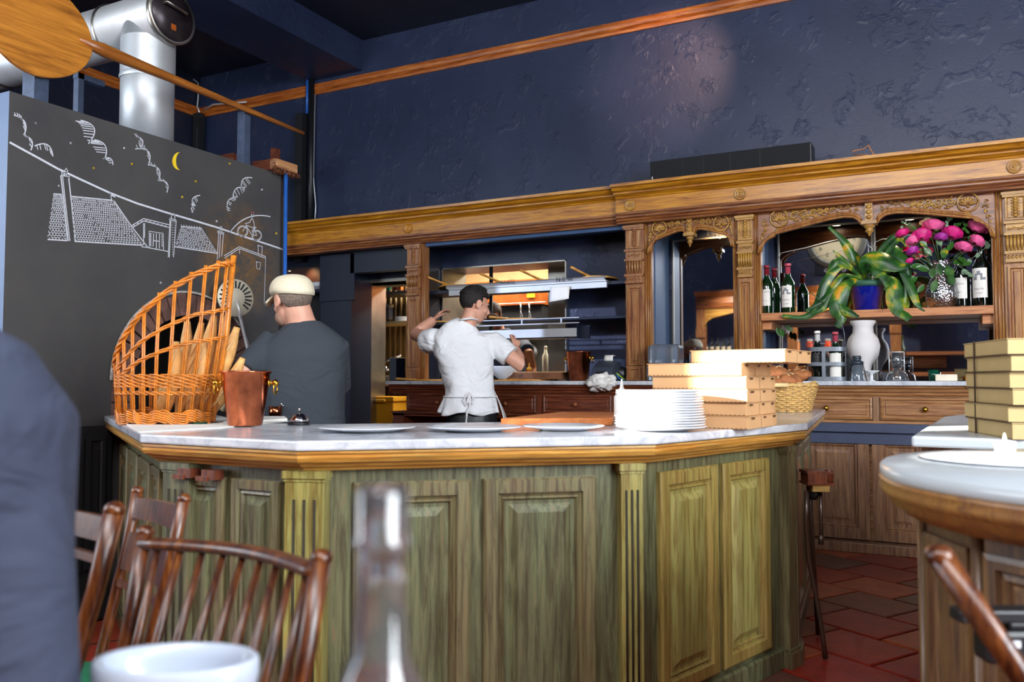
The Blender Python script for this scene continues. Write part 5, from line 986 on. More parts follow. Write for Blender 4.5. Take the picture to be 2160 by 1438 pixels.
t = thing('glass_chimney_lamp', 'clear glass bulb lamp with a tall open chimney on the marble', 'lamp', C_(1892, 6.22)); m = MB(); m.lathe([(.001, 0), (.066, 0), (.070, .006), (.062, .045), (.052, .055), (.022, .075), (.018, .11), (.024, .125), (.040, .135)], (0, 0, 0), 32, cap=False); obj('base', m, M_glass, t, world=False, solid=.003)
m = MB()
for s in (-1, 1): m.tube([(s*.046, 0, .06), (s*.046, 0, .195)], .004, 6)
m.tube([(-.046, 0, .195), (.046, 0, .195)], .004, 6); m.tube([(-.046, 0, .14), (.046, 0, .14)], .0045, 6); obj('chimney', m, M_alu, t, world=False)
m = MB(); m.lathe([(.03, .09), (.034, .19)], (0, 0, 0), 24, cap=False); obj('glass_sleeve', m, M_glass, t, world=False, solid=.002)
t = thing('green_tumbler', 'small teal glass tumbler by the butter dish', 'glass', C_(1969, 6.30)); m = MB(); m.lathe([(.028, 0), (.034, .075), (.031, .075), (.026, .005), (.001, .005)], (0, 0, 0), 20); obj('body', m, M_green, t, world=False)
t = thing('butter_dish', 'low cream rectangular dish beside the teal tumbler', 'dish', C_(1996, 6.26)); m = MB(); m.bx(-.065, .065, -.04, .04, 0, .045); obj('body', m, plain('cream_glaze', 'e8dcc8', .3), t, world=False, bev=.006)
t = thing('candle_jar', 'tiny amber glass candle near the right pilaster', 'candle', C_(2041, 6.2)); m = MB(); m.lathe([(.014, 0), (.016, .035), (.001, .034)], (0, 0, 0), 16); obj('body', m, M_amber, t, world=False)
t = thing('footed_plate', 'small white footed dish behind the grey shaker', 'dish', C_(1838, 6.28)); m = MB(); m.lathe([(.03, 0), (.012, .01), (.012, .05), (.05, .066), (.052, .072), (.001, .064)], (0, 0, 0), 28); obj('body', m, M_white, t, world=False)
def loaf(p, rx, ry, rz_, lab, group, ang=0, tiltx=0):
    t = thing('bread_loaf', lab, 'bread', p, rz=ang, group=group); m = MB(); m.ell((0, 0, rz_), (rx, ry, rz_), 28, 16, fn=lambda d: 1+.06*noise.noise(d*3+V(p)*3)); o = obj('crust', m, M_bread2, t, world=False); m = MB()
    for k in (-1, 0, 1): m.tube([(k*rx*.45-.015+.03*q, (q-.5)*ry*1.1, rz_+rz_*math.sqrt(max(.05, 1-(k*.45)**2-((q-.5)*1.1)**2))+.001) for q in [i/8 for i in range(9)]], .0055, 6, flat=.5)
    obj('score', m, M_flour, t, world=False); return t
loaf(C_(1683, 6.22)+V((0, 0, .0)), .105, .07, .042, 'round brown loaf on the marble left of the carrier', 'loaves on the marble'); loaf(C_(1700, 6.34)+V((0, 0, .0)), .12, .07, .055, 'larger sugared-looking loaf behind the first loaf on the marble', 'loaves on the marble', .3)
# clear tub in the narrow bay
t = thing('clear_storage_tub', 'upside-down hazy clear plastic tub in front of the narrow mirror', 'tub', (aY(1403, 790, 6.30).x, 6.32, TOPZ+.0)); m = MB()
for z0, z1, a in ((0, .13, .135), (.13, .28, .125)): m.prism([(-a, -.09), (a, -.09), (a, .09), (-a, .09)], z0, z1)
obj('body', m, M_acryl, t, world=False, bev=.03)
m = MB(); m.tube([(0, 0, 0), (.02, .0, .12)], .010, 8); t = thing('wooden_brush', 'small wooden pastry brush standing behind the top pizza box', 'brush', (aY(1467, 760, 6.25).x, 6.25, TOPZ+.0)); m = MB(); m.tube([(0, 0, 0), (.0, .0, .06), (.012, 0, .16)], [.016, .012, .008], 8); obj('handle', m, M_orange if 0 else M_shelf, t, world=False); m = MB(); m.tube([(-.03, 0, 0), (-.02, 0, .11)], [.02, .008], 8); obj('bristles', m, M_black, t, world=False)
# speaker and wires on the cornice
a, b = aY(1370, 382, 6.55), aY(1712, 345, 6.55); zt = aY(1712, 295, 6.55).z; t = thing('long_speaker', 'long black cloth-fronted speaker bar on top of the cornice', 'speaker', ((a.x+b.x)/2, 6.6, 2.70)); m = MB(); m.bx(a.x, b.x, 6.56, 6.74, 2.701, zt-.01); obj('case', m, M_black, t, bev=.01); m = MB(); m.bx(a.x+.006, b.x-.01, 6.552, 6.562, 2.707, zt-.018); obj('grille', m, M_blackm, t)
m = MB(); m.bx(a.x+.02, a.x+.027, 6.549, 6.552, 2.76, 2.80); obj('badge', m, M_white, t)
for f_ in (.22, .35, .52, .70): m = MB(); xx = a.x+(b.x-a.x)*f_; m.bx(xx-.0015, xx+.0015, 6.5495, 6.552, 2.71, zt-.02); obj('seam', m, M_black, t)
q = lambda x, y: aY(x, y, 6.5); m = MB(); m.tube([q(1798, 322), q(1800, 318), q(1822, 314), q(1832, 306), q(1838, 318), q(1845, 328), q(1858, 330)], .005, 5); m.tube([q(1800, 326), q(1830, 327), q(1845, 330)], .005, 5); o = obj('bare_wire', m, M_shelf); tag(o, 'thin tan wire curling on the cornice right of the speaker', 'wire'); recenter(o, q(1830, 328))
q = lambda x, y: aY(x, y, 6.40); m = MB(); m.tube([q(x, y)+V((0, 0, .02)) for x, y in ((1629, 545), (1634, 530), (1655, 525), (1690, 518), (1730, 507), (1760, 500))], .0025, 4); m.tube([q(1824, 498), q(1828, 550), q(1829, 575)], .0025, 4); m.tube([q(1818, 500), q(1835, 515), q(1840, 500), q(1855, 493), q(1880, 492)], .0025, 4); o = obj('fairy_light_wire', m, M_alu); tag(o, 'thin bare fairy-light wire draped across the wide arched bay', 'wire'); o.location = (0, .25, 0)
# ================================================================== BAR
BT = .976
A, B, Cc, D, E_, F_ = [az(*p, BT) for p in ((222, 877), (296, 915), (625, 930), (1385, 918), (1703, 892), (1741, 863))]
outer = [(q.x, q.y) for q in (A, B, Cc, D, E_, F_)]
outer = [(BX+.012, A.y)]+outer[1:]
def strip_poly(path, din):
    if not isinstance(din, (list, tuple)): return list(path)+offs(path, -din)[::-1]
    L = []
    for i in range(len(path)-1):
        a, b = V(path[i]), V(path[i+1]); d = (b-a).normalized(); n_ = V((-d.y, d.x))*din[i]; L.append((a+n_, d))
    P_ = [L[0][0]]
    for (a, d), (b, e) in zip(L, L[1:]): k = ((b.x-a.x)*e.y-(b.y-a.y)*e.x)/(d.x*e.y-d.y*e.x); P_.append(a+d*k)
    P_.append(V(path[-1])+V((-L[-1][1].y, L[-1][1].x))*din[-1]); P_[0] = V((path[0][0], P_[1].y+(P_[0].y-P_[1].y)*(path[0][0]-P_[1].x)/(P_[0].x-P_[1].x))); return list(path)+[(q.x, q.y) for q in P_[::-1]]
m = MB(); m.prism(strip_poly(outer, (.50, .72, .95, .90, .62)), BT-.03, BT); mt_ = obj('marble_countertop', m, M_marble, bev=.006); tag(mt_, 'angled grey marble countertop of the front bar carrying plates and boxes', 'countertop'); recenter(mt_, (-1.3, 2.6, BT-.03))
bar = thing('front_bar', 'faceted green-washed oak bar front with raised panels and fluted pilasters', 'bar', (-1.3, 2.8, 0))
body = offs(outer, -.085)
m = MB(); m.prism(strip_poly(body, (.36, .55, .78, .72, .45)), .0, .945); obj('carcass', m, M_bar, bar)
for i in range(5):   # one moulded edge length per facet, mitred, grain along its run
    a, b = V(outer[i]), V(outer[i+1]); ang = math.atan2(b.y-a.y, b.x-a.x); Lm = MB()
    prof = [(-.14, .885), (-.055, .885), (-.05, .893), (-.035, .898), (-.03, .905), (-.012, .912), (-.005, .925), (-.012, .934), (-.004, .938), (-.004, .944), (-.14, .944)]
    Lm.sweep(prof, outer); n = len(prof); vs = Lm.v[i*n:(i+2)*n]; mm_ = MB(); Mi = Matrix.Rotation(-ang, 4, 'Z') @ Matrix.Translation((-a.x, -a.y, 0))
    mm_.add(vs, [(j, n+j, n+(j+1) % n, (j+1) % n) for j in range(n)]+[tuple(range(n)), tuple(range(2*n-1, n-1, -1))], False, Mi)
    o = obj('edge_moulding', mm_, M_barx, bar, world=False); o.location = V((a.x, a.y, 0))-bar.location; o.rotation_euler = (0, 0, ang)
def seg(i): a, b = V(body[i]), V(body[i+1]); return a, b, math.atan2(b.y-a.y, b.x-a.x), (b-a).length
def bpanel(i, s0, s1, z0=.10, z1=.845, mt=None, flute=False, T=False):
    a, b, ang, L = seg(i); m = MB(); m.rings(0, s1-s0, z0, z1, [(0, 0), (0, -.012), (.008, -.018), (.045, -.018), (.050, -.010), (.058, -.006), (.064, -.012), (.070, -.004), (.082, -.004), (.108, -.016)] if s1-s0 > .25 else [(0, 0), (0, -.012), (.006, -.016), (.030, -.016), (.034, -.006), (.044, -.010), (.055, -.003), (.062, -.003), (.078, -.012)])
    big = s1-s0 > .25; RG = [(0, 0), (0, -.014), (.008, -.020), (.045, -.020), (.050, -.011), (.058, -.006), (.064, -.013), (.070, -.003)] if big else [(0, 0), (0, -.012), (.006, -.017), (.030, -.017), (.034, -.006), (.044, -.011), (.050, -.002)]
    RF = [(.070, -.003), (.082, -.003), (.108, -.018)] if big else [(.050, -.002), (.062, -.002), (.078, -.014)]
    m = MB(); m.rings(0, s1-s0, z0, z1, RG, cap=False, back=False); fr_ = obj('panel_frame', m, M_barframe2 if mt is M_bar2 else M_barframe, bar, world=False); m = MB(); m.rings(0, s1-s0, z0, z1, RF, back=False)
    o = obj('panel', m, mt or M_bar, fr_, world=False); o = fr_; d = (b-a).normalized(); p = a+d*s0; o.location = V((p.x, p.y, 0))-bar.location; o.rotation_euler = (0, 0, ang); return o
def bpil(i, s0, s1, mt, nfl=3):
    a, b, ang, L = seg(i); w_ = s1-s0; m = MB(); m.bx(0, w_, -.038, .02, .06, .885); m.bx(-.008, w_+.008, -.046, .02, .862, .884); m.bx(-.004, w_+.004, -.041, .02, .852, .862); m.bx(-.01, w_+.01, -.052, .02, .0, .06); m.bx(-.006, w_+.006, -.045, .02, .06, .075)
    o = obj('pilaster', m, mt, bar, world=False); d = (b-a).normalized(); p = a+d*s0; o.location = V((p.x, p.y, 0))-bar.location; o.rotation_euler = (0, 0, ang)
    m = MB()
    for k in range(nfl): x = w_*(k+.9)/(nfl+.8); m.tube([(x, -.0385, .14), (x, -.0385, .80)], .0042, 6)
    f_ = obj('flute', m, plain('flute_shadow_gap', '2a2214', .8) if 'flute_shadow_gap' not in MATS else MATS['flute_shadow_gap'], o, world=False); return o  # raised dark beads; their colour stands in for shade inside the flutes
def s_at(i, px, py=1100):   # distance along facet i where the ray through px meets it
    a, b, ang, L = seg(i); v = ray(px, py); d = (b-a); den = v.x*d.y-v.y*d.x; return (a.x*v.y-a.y*v.x)/den*L
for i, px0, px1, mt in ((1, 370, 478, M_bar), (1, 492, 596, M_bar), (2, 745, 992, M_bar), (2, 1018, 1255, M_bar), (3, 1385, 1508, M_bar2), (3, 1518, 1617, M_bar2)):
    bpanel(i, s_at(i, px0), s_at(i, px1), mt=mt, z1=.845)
for i, a, b in ((0, .06, .42), (0, .47, .83), (0, .88, 1.24), (0, 1.28, 1.5), (4, .16, .72), (4, .78, 1.3), (4, 1.36, 1.9)): 
    L = seg(i)[3]
    if b < L: bpanel(i, a, b, mt=M_bar if i == 0 else M_mouldz)
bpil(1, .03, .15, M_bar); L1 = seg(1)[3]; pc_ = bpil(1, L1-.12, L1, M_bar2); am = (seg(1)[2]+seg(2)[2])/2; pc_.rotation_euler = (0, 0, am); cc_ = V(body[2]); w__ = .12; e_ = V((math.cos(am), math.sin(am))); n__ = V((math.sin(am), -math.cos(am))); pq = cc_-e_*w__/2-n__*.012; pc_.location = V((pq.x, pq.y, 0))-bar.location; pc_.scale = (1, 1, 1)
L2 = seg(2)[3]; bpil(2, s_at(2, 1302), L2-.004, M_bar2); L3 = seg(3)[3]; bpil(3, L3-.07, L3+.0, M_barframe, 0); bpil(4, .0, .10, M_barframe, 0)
m = MB(); m.sweep([(-.02, 0), (.018, 0), (.018, .07), (.01, .08), (-.02, .08)], body); obj('plinth', m, M_bar, bar)
# dark leather-like hooks under the edge
for px in (415, 465): 
    i = 1; a, b, ang, L = seg(i); s = s_at(i, px, 990); d = (b-a).normalized(); p = a+d*s; m = MB(); m.bx(-.03, .03, -.05, -.012, .80+.04, .87); m.bx(-.05, .0, -.055, -.045, .835, .85); o = obj('bag_hook', m, M_redz, bar, world=False); o.location = V((p.x, p.y, 0))-bar.location; o.rotation_euler = (0, 0, ang)
# ================================================================== THINGS ON THE FRONT BAR
ON = lambda px, py: az(px, py, BT)
# paper sheets
for k, (q, lab) in enumerate((([(292, 913), (470, 903), (608, 889), (560, 882), (330, 885), (262, 893)], 'large white paper sheet under the bread basket and copper bucket'), ([(470, 897), (606, 889), (600, 884), (500, 884)], 'folded white sheets beside the service bell'))):
    P = [ON(*c) for c in q]; m = MB(); m.prism([(c.x, c.y) for c in P], BT+.0005+.003*k, BT+(.004 if k == 0 else .014)); o = obj('paper_sheet', m, M_paper); tag(o, lab, 'paper', 'papers on the bar'); recenter(o, (P[0].x, P[0].y, BT))
bp = ON(517, 899); bucket((bp.x, bp.y, BT+.004), .205, .093, .064, 'tarnished copper bucket with brass ring handles in front of the man in the cap', ang=.42)
b2 = ON(565, 880); o = thing('small_copper_pot', 'small copper pot with a steel handle peeping out behind the copper bucket', 'pot', (b2.x, b2.y+.05, BT)); m = MB(); m.lathe([(.03, 0), (.032, .05), (.030, .05), (.001, .04)], (0, 0, 0), 20); obj('body', m, M_copper, o, world=False); m = MB(); m.tube([(.02, 0, .045), (.04, 0, .065), (.05, 0, .05)], .003, 6); obj('handle', m, M_chrome, o, world=False)
p = ON(631, 896); t = thing('service_bell', 'small chrome service bell on a black base', 'bell', (p.x, p.y, BT)); m = MB(); m.lathe([(.043, 0), (.044, .006), (.040, .012), (.001, .012)], (0, 0, 0), 28); obj('base', m, M_black, t, world=False)
m = MB(); m.lathe([(.038, .013), (.036, .022), (.028, .036), (.015, .045), (.001, .047)], (0, 0, 0), 32); obj('dome', m, M_chrome, t, world=False); m = MB(); m.lathe([(.003, .046), (.003, .058), (.006, .060), (.005, .066), (.001, .067)], (0, 0, 0), 12); obj('button', m, M_chrome, t, world=False)
def plate(p, r_, lab, group, mt=None, z=0):
    m = MB(); m.lathe([(.001, .0), (r_*.55, .0), (r_*.6, .003), (r_*.97, .014), (r_, .017), (r_*.97, .0185), (r_*.66, .008), (r_*.6, .006), (.001, .006)], (0, 0, 0), 44); o = obj('dinner_plate', m, mt or M_white); tag(o, lab, 'plate', group); o.location = (p[0], p[1], BT+z); return o
for px, py, r_, lab in ((775, 910, .165, 'wide white plate nearest the service bell'), (1000, 909, .165, 'middle one of the three white plates laid along the bar'), (1188, 907, .145, 'sunlit white plate just left of the plate stack')): plate(ON(px, py), r_, lab, 'plates laid along the bar')
p = ON(1393, 908); NP = 15; ORD = 'first second third fourth fifth sixth seventh eighth ninth tenth eleventh twelfth thirteenth fourteenth fifteenth'.split()
for k in range(NP): r_ = .157 if k < 5 else .150; plate((p.x+RD.uniform(-.003, .003), p.y+RD.uniform(-.003, .003)), r_, 'white plate of the tall stack beside the pizza boxes, %s' % (('bottom one' if k == 0 else 'top one') if k in (0, NP-1) else '%s from the bottom' % ORD[k]), 'stacked white plates', z=.0088*k)
p = ON(1312, 892); squeeze((p.x, p.y, BT), .180, .032, M_wplas, 'white squeeze bottle standing left of the plate stack', M_wplas)
P = [az(*q, 1.006) for q in ((1056, 882), (1292, 881), (1302, 869), (1185, 868))]; m = MB(); m.prism([(c.x, c.y) for c in P], BT+.001, 1.006); o = obj('cutting_board', m, M_cut, bev=.004); tag(o, 'thick orange wooden cutting board behind the plates', 'board'); recenter(o, (P[0].x, P[0].y, BT))
P = [ON(*q) for q in ((1330, 872), (1440, 872), (1440, 862), (1330, 862))]; c = P[0]+V((.32, .08, 0)); m = MB(); m.bx(c.x, c.x+.26, c.y, c.y+.2, BT, BT+.10); o = obj('steel_pan', m, M_steel, bev=.006); tag(o, 'deep brushed steel pan behind the stacked plates', 'pan'); recenter(o, (c.x, c.y, BT))
# pizza boxes
def pbox(name, K, dirL, dirR, L, W, z, h, mt, lab, group, slots=True, seam=.42):
    """K: front corner; dirL runs along the long visible face, dirR along the slotted face"""
    t = thing(name, lab, 'box', (K.x, K.y, z), group=group); a = V((dirL.x, dirL.y, 0)).normalized(); b = V((dirR.x, dirR.y, 0)).normalized()
    Mx = Matrix(((a.x, b.x, 0, 0), (a.y, b.y, 0, 0), (0, 0, 1, 0), (0, 0, 0, 1))); m = MB(); vs = [(0, 0), (L, 0), (L, W), (0, W)]
    m.prism([tuple((Mx @ V((x, y, 0)))[:2]) for x, y in vs], .0, h-.004); obj('tray', m, mt, t, world=False, bev=.0015)
    m = MB(); m.prism([tuple((Mx @ V((x, y, 0)))[:2]) for x, y in ((-.003, -.002), (L+.004, -.002), (L+.004, W+.003), (-.003, W+.003))], h-.0035, h-.001); obj('lid', m, mt, t, world=False)
    m = MB()
    for k in range(22): s = L*(k+.5)/22; m.add([tuple(Mx @ V((s+dx, -.0022, zz))) for dx, zz in ((-.004, .0012), (.004, .0012), (.004, .004), (-.004, .004))], [(0, 1, 2, 3)])
    for f0, f1 in ((.10, .20), (seam+.10, seam+.17), (.85, .93)):
        if slots: m.add([tuple(Mx @ V((-.0035, W*f, zz))) for f, zz in ((f0, h-.013), (f1, h-.013), (f1, h-.006), (f0, h-.006))], [(0, 1, 2, 3), (3, 2, 1, 0)])
    if slots: m.add([tuple(Mx @ V((-.0032, W*f, zz))) for f, zz in ((seam, .001), (seam+.008, .001), (seam+.008, h-.005), (seam, h-.005))], [(0, 1, 2, 3), (3, 2, 1, 0)])
    obj('slots_and_flutes', m, M_cardd, t, world=False)['kind'] = 'stuff'; return t
K = ON(1578, 906); dL = -rh*.297+fh*.20; dR = rh*.2+fh*.297; dL.normalize(); dR.normalize(); hh = .0475
rows = ['bottom', 'second from the bottom', 'third from the bottom', 'fourth from the bottom', 'fifth from the bottom', 'topmost, slid to the right,']
for k in range(6):
    o2 = (.0, .012, .0, .008, .03, -.045)[k]; pbox('pizza_box', K+dL*o2*0.6+dR*(0, .004, -.006, .0, -.01, .02)[k]+dL*(0 if k < 5 else -.10), dL, dR, .36 if k < 5 else .345, .34, BT+hh*k, hh, M_card, 'kraft pizza box, %s in the pile beside the plate stack' % rows[k], 'kraft pizza boxes on the front bar')
# bread basket with loaves
p = ON(1657, 868); t = thing('bread_basket', 'pale woven basket heaped with floury loaves at the far end of the bar', 'basket', (p.x, p.y, BT)); RR = .165
m = MB()
for k in range(13):
    z = .006+.0105*k; r_ = RR*(.78+.22*k/12); pts = []
    for i in range(64): a = 2*math.pi*i/64; q = r_+.006*math.cos(16*a+math.pi*(k % 2)); pts.append((q*math.cos(a), q*.8*math.sin(a), z))
    m.tube(pts+[pts[0]], .0058, 5)
obj('weave', m, M_wick2, t, world=False)['kind'] = 'stuff'
m = MB()
for i in range(32): a = 2*math.pi*i/32; m.tube([(RR*.78*math.cos(a), RR*.78*.8*math.sin(a), 0), (RR*math.cos(a), RR*.8*math.sin(a), .14)], .004, 5)
pts = [(RR*math.cos(a)*1.01, RR*.8*math.sin(a)*1.01, .147+.004*math.sin(14*a)) for a in [2*math.pi*i/48 for i in range(49)]]; m.tube(pts, .011, 7); obj('rim', m, M_wick2, t, world=False)['kind'] = 'stuff'
m = MB(); m.tube([(.12, -.06, .15), (.16, -.02, .165), (.14, .05, .155)], .008, 6); obj('handle', m, M_wick2, t, world=False)
for dx, dy, dz, a, s, lab in ((-.07, -.04, .10, .3, 1, 'floury loaf leaning over the near rim of the bread basket'), (.02, .02, .12, 1.2, .95, 'floury loaf in the middle of the bread basket'), (-.09, .05, .15, .1, 1.1, 'highest loaf on the left of the bread basket'), (.08, -.02, .08, 1.9, .8, 'split loaf low at the right of the bread basket')): loaf((p.x+dx, p.y+dy, BT+dz), .10*s, .065*s, .05*s, lab, 'loaves in the basket', a)
p2 = ad(1645, 812, p.dot(fh)-.15); m = MB(); m.tube([p2-rh*.07, p2+rh*.045], .012, 8); o = obj('wooden_stick', m, M_flour); tag(o, 'short pale wooden handle lying across the bread basket', 'handle'); recenter(o, p2)
# ---- baguette basket (tall scoop of willow rods)
bc = ON(352, 893); bc = V((bc.x, bc.y, BT+.012)); WB = thing('willow_basket', 'tall honey willow basket sweeping up to a pointed corner, full of baguettes', 'basket', bc)
aw, bw = .205, .15; ux = (rh*.93-fh*.30).normalized(); uy = (fh*.93+rh*.30).normalized()
NR = 19; TH0, TH1 = math.radians(8), math.radians(-232)
def bpt(u, z, k=1.0):
    th = TH0+(TH1-TH0)*u; fl_ = 1+.10*min(1, z/.3)*k; lean = .10*z*max(0, math.cos(th)); return ux*(aw*fl_*math.cos(th)+lean)+uy*bw*fl_*math.sin(th)+UP*z
def lerpt(T, u):
    for (a, x), (b, y) in zip(T, T[1:]):
        if u <= b: return x+(y-x)*(u-a)/(b-a)
    return T[-1][1]
def rimz(u): return lerpt(((0, .63), (.1, .615), (.2, .575), (.3, .51), (.4, .42), (.5, .325), (.6, .24), (.7, .19), (.85, .17), (1, .17)), u)
RODS = []
for i in range(NR):
    u = i/(NR-1); zt = rimz(u)+(.02 if i else .03)
    for s in ((-.0042, .0042) if i else (0,)):
        m = MB(); m.tube([bpt(u, 0)+ux*s, bpt(u, zt*.5)+ux*s*1.1, bpt(u, zt)+ux*s], (.0036 if i else .0115), 7); o = obj('rod', m, M_wick, WB, world=False)
def twist(zf, u0, u1, n, r_, amp, strands=2, nm='band', twf=14):
    m = MB()
    for s in range(strands):
        pts = []
        for i in range(n+1):
            u = u0+(u1-u0)*i/n; ph = twf*2*math.pi*(u-u0)+2*math.pi*s/strands; p_ = bpt(u, zf(u)); out = V((p_.x, p_.y, 0)).normalized(); pts.append(p_+out*amp*math.cos(ph)+UP*amp*math.sin(ph))
        m.tube(pts, r_, 5)
    o = obj(nm, m, M_wick, WB, world=False); o['kind'] = 'stuff'; return o
twist(rimz, 0, 1, 130, .0052, .008, 4, 'rim', 7)
twist(lambda u: lerpt(((0, .45), (.2, .415), (.3, .37), (.4, .31), (.5, .24), (.62, .17)), u), 0, .60, 70, .0042, .005, 3, twf=7); twist(lambda u: lerpt(((0, .335), (.2, .31), (.3, .28), (.4, .24), (.55, .17)), u), 0, .52, 60, .0042, .005, 3, twf=7)
for k in range(4): twist(lambda u, k=k: .140+.013*k, .0, 1, 120, .0036, .005, 2, twf=NR/2)
twist(lambda u: .112, 0, 1, 120, .0038, .005, 2)
for k in range(5): twist(lambda u, k=k: .000+.0088*k+.007*math.cos(u*math.pi*13), 0, 1, 120, .0040, .006, 2, 'base_weave', NR/2)
m = MB(); n = 40; m.prism([tuple((ux*aw*math.cos(2*math.pi*i/n)+uy*bw*math.sin(2*math.pi*i/n))[:2]) for i in range(n)], .0, .008); obj('base', m, M_wick, WB, world=False)
for k, px in enumerate((268, 320, 400)):
    q = ON(px, 884+ (px-268)*.10); m = MB(); m.bx(-.02, .02, -.02, .02, 0, .012); o = obj('glass_foot', m, M_green, WB, world=True and False); o.location = V((q.x, q.y+.05, BT))-bc; o.location.z = -.012
def baguette(p0, p1, r_, lab, bend=.01):
    p0, p1 = V(p0), V(p1); c = (p0+p1)/2; t = thing('baguette', lab, 'bread', p0, group='baguettes in the willow basket'); m = MB(); n = 14; pts = []; rr = []
    for i in range(n+1): s = i/n; pts.append(p0.lerp(p1, s)-p0+rh*bend*math.sin(math.pi*s)); rr.append(r_*max(.12, math.sin(math.pi*min(.96, max(.04, s)))**.42))
    m.tube(pts, rr, 14); obj('crust', m, M_bread, t, world=False)
    d = (p1-p0).normalized()
    for k in range(4):
        s = .2+.18*k; q = p0.lerp(p1, s)-p0-fh*r_*.93+rh*bend*math.sin(math.pi*s); m = MB(); m.tube([q-d*.045-rh*.010, q-fh*.004, q+d*.045+rh*.010], [.002, .006, .002], 6, flat=.5); obj('slash', m, M_flour, t, world=False)
    return t
bd = bc.dot(fh)
for (x0, y0, x1, y1, r_, dd_, lab) in ((425, 880, 500, 690, .030, .0, 'golden baguette leaning out furthest right over the copper bucket'), (440, 885, 512, 755, .027, -.02, 'pale baguette tip poking out lowest on the right'), (420, 880, 482, 660, .028, .06, 'baguette just behind the tall corner rod'), (395, 882, 452, 665, .031, .03, 'floury baguette in the centre of the basket'), (380, 880, 425, 680, .028, .07, 'slim baguette left of the floury one'), (375, 882, 395, 678, .030, .10, 'round-tipped dark golden baguette at the back of the basket'), (350, 880, 372, 720, .026, .05, 'short baguette at the left of the basket'), (404, 886, 430, 720, .03, -.01, 'pale baguette with a torn end low in the basket'), (330, 870, 350, 800, .03, .03, 'stubby bread end low on the left in the basket')):
    a = ad(x0, y0, bd+dd_); a.z = max(a.z, bc.z+.02); baguette(a, ad(x1, y1, bd+dd_-.02), r_, lab)
# ================================================================== SIDE COUNTER, ROUND COUNTER, THEIR BOXES
P = [ON(*q) for q in ((1922, 919), (2160, 927), (2420, 932), (2420, 880), (2050, 872), (1990, 878))]; pl_ = [(c.x, c.y) for c in P]
t = thing('side_counter', 'white-topped side counter behind the round one, carrying tied pizza boxes', 'counter', (P[0].x, P[0].y, 0)); m = MB(); m.prism(pl_, BT-.035, BT); obj('top', m, M_topw, t, bev=.008)
cx_ = sum(p[0] for p in pl_)/6; cy_ = sum(p[1] for p in pl_)/6; m = MB(); m.prism([(cx_+(x-cx_)*.93, cy_+(y-cy_)*.9) for x, y in pl_], 0, BT-.035); obj('body', m, M_walnut, t)
K = ON(2136, 927); K.z = BT; dL = (rh*.20+fh*.97).normalized(); dR = (rh*.97-fh*.20).normalized(); hb = .0500
rr_ = ['bottom', 'second from the bottom', 'third from the bottom', 'fourth from the bottom', 'fifth from the bottom', 'topmost']
for k in range(6): pbox('pizza_box', K+dL*(0, .012, .0, .01, .004, .014)[k]+dR*(0, -.006, .004, 0, .003, -.002)[k], dL, dR, .40, .40, BT+hb*k, hb, M_card2, 'yellowish pizza box, %s in the string-tied pile at the right' % rr_[k], 'tied pizza boxes on the side counter', slots=False)
m = MB(); q = K+dL*.30-dR*.006; m.tube([(q.x, q.y, BT), (q.x, q.y, BT+hb*6+.002)], .003, 5)
for k in range(1, 6): a = K+dL*.40; a.z = BT+hb*k; m.tube([V((a.x, a.y, a.z))-dR*.006, V((K.x, K.y, a.z))-dR*.006, V((K.x, K.y, a.z))-dR*.004+dR*.3-dL*.006], .0022, 5)
o = obj('tying_string', m, plain('dark_brown_string', '3a2618', .8)); tag(o, 'dark brown string around the yellowish pizza boxes', 'string'); recenter(o, K)
rc_ = fh*1.62+rh*1.30; rc_.z = 0; RT = .55; t = thing('round_counter', 'round counter end with cool white top and dark panelled body', 'counter', rc_); n = 72
m = MB(); m.lathe([(.001, BT-.028), (RT-.004, BT-.028), (RT, BT-.022), (RT, BT-.006), (RT-.006, BT), (.001, BT)], (0, 0, 0), n); obj('top', m, M_topw, t, world=False)
m = MB(); m.lathe([(RT-.10, BT-.10), (RT-.045, BT-.10), (RT-.04, BT-.09), (RT-.02, BT-.082), (RT-.018, BT-.072), (RT-.006, BT-.062), (RT+.002, BT-.048), (RT-.004, BT-.036), (RT+.003, BT-.028), (RT-.10, BT-.028)], (0, 0, 0), n, cap=False)
obj('edge_moulding', m, wood('round_edge_wood', ['4a3020', '8a6038', 'a8783c', '6e4a30'], 'z', sc_=.8, rough=.34, coat=.3), t, world=False)
M_rp = wood('round_counter_panel_wood', ['2e2018', '5c4430', '7a5c3c', '8a6a40'], 'z', rough=.4); RBd = .475; m = MB(); nf = 14; m.prism([(RBd*math.cos(2*math.pi*(i+.5)/nf), RBd*math.sin(2*math.pi*(i+.5)/nf)) for i in range(nf)], 0, BT-.10); obj('body', m, M_rp, t, world=False)
fw = 2*RBd*math.sin(math.pi/nf); rin = RBd*math.cos(math.pi/nf)
for i in range(nf):
    a = 2*math.pi*(i+.5+.5)/nf; Mf = Matrix.Rotation(a+math.pi/2, 4, 'Z') @ Matrix.Translation((-fw/2, -rin, 0)); m = MB(); m.rings(.018, fw-.018, .12, BT-.13, [(0, 0), (0, -.012), (.010, -.014), (.024, -.014), (.030, -.004), (.040, -.008), (.048, -.002), (.058, -.010)], Mf); obj('panel', m, M_rp, t, world=False)
    m = MB(); m.tube([(RBd*math.cos(a+math.pi/nf), RBd*math.sin(a+math.pi/nf), .0), (RBd*math.cos(a+math.pi/nf), RBd*math.sin(a+math.pi/nf), BT-.10)], .012, 8); obj('corner_bead', m, M_rp, t, world=False)
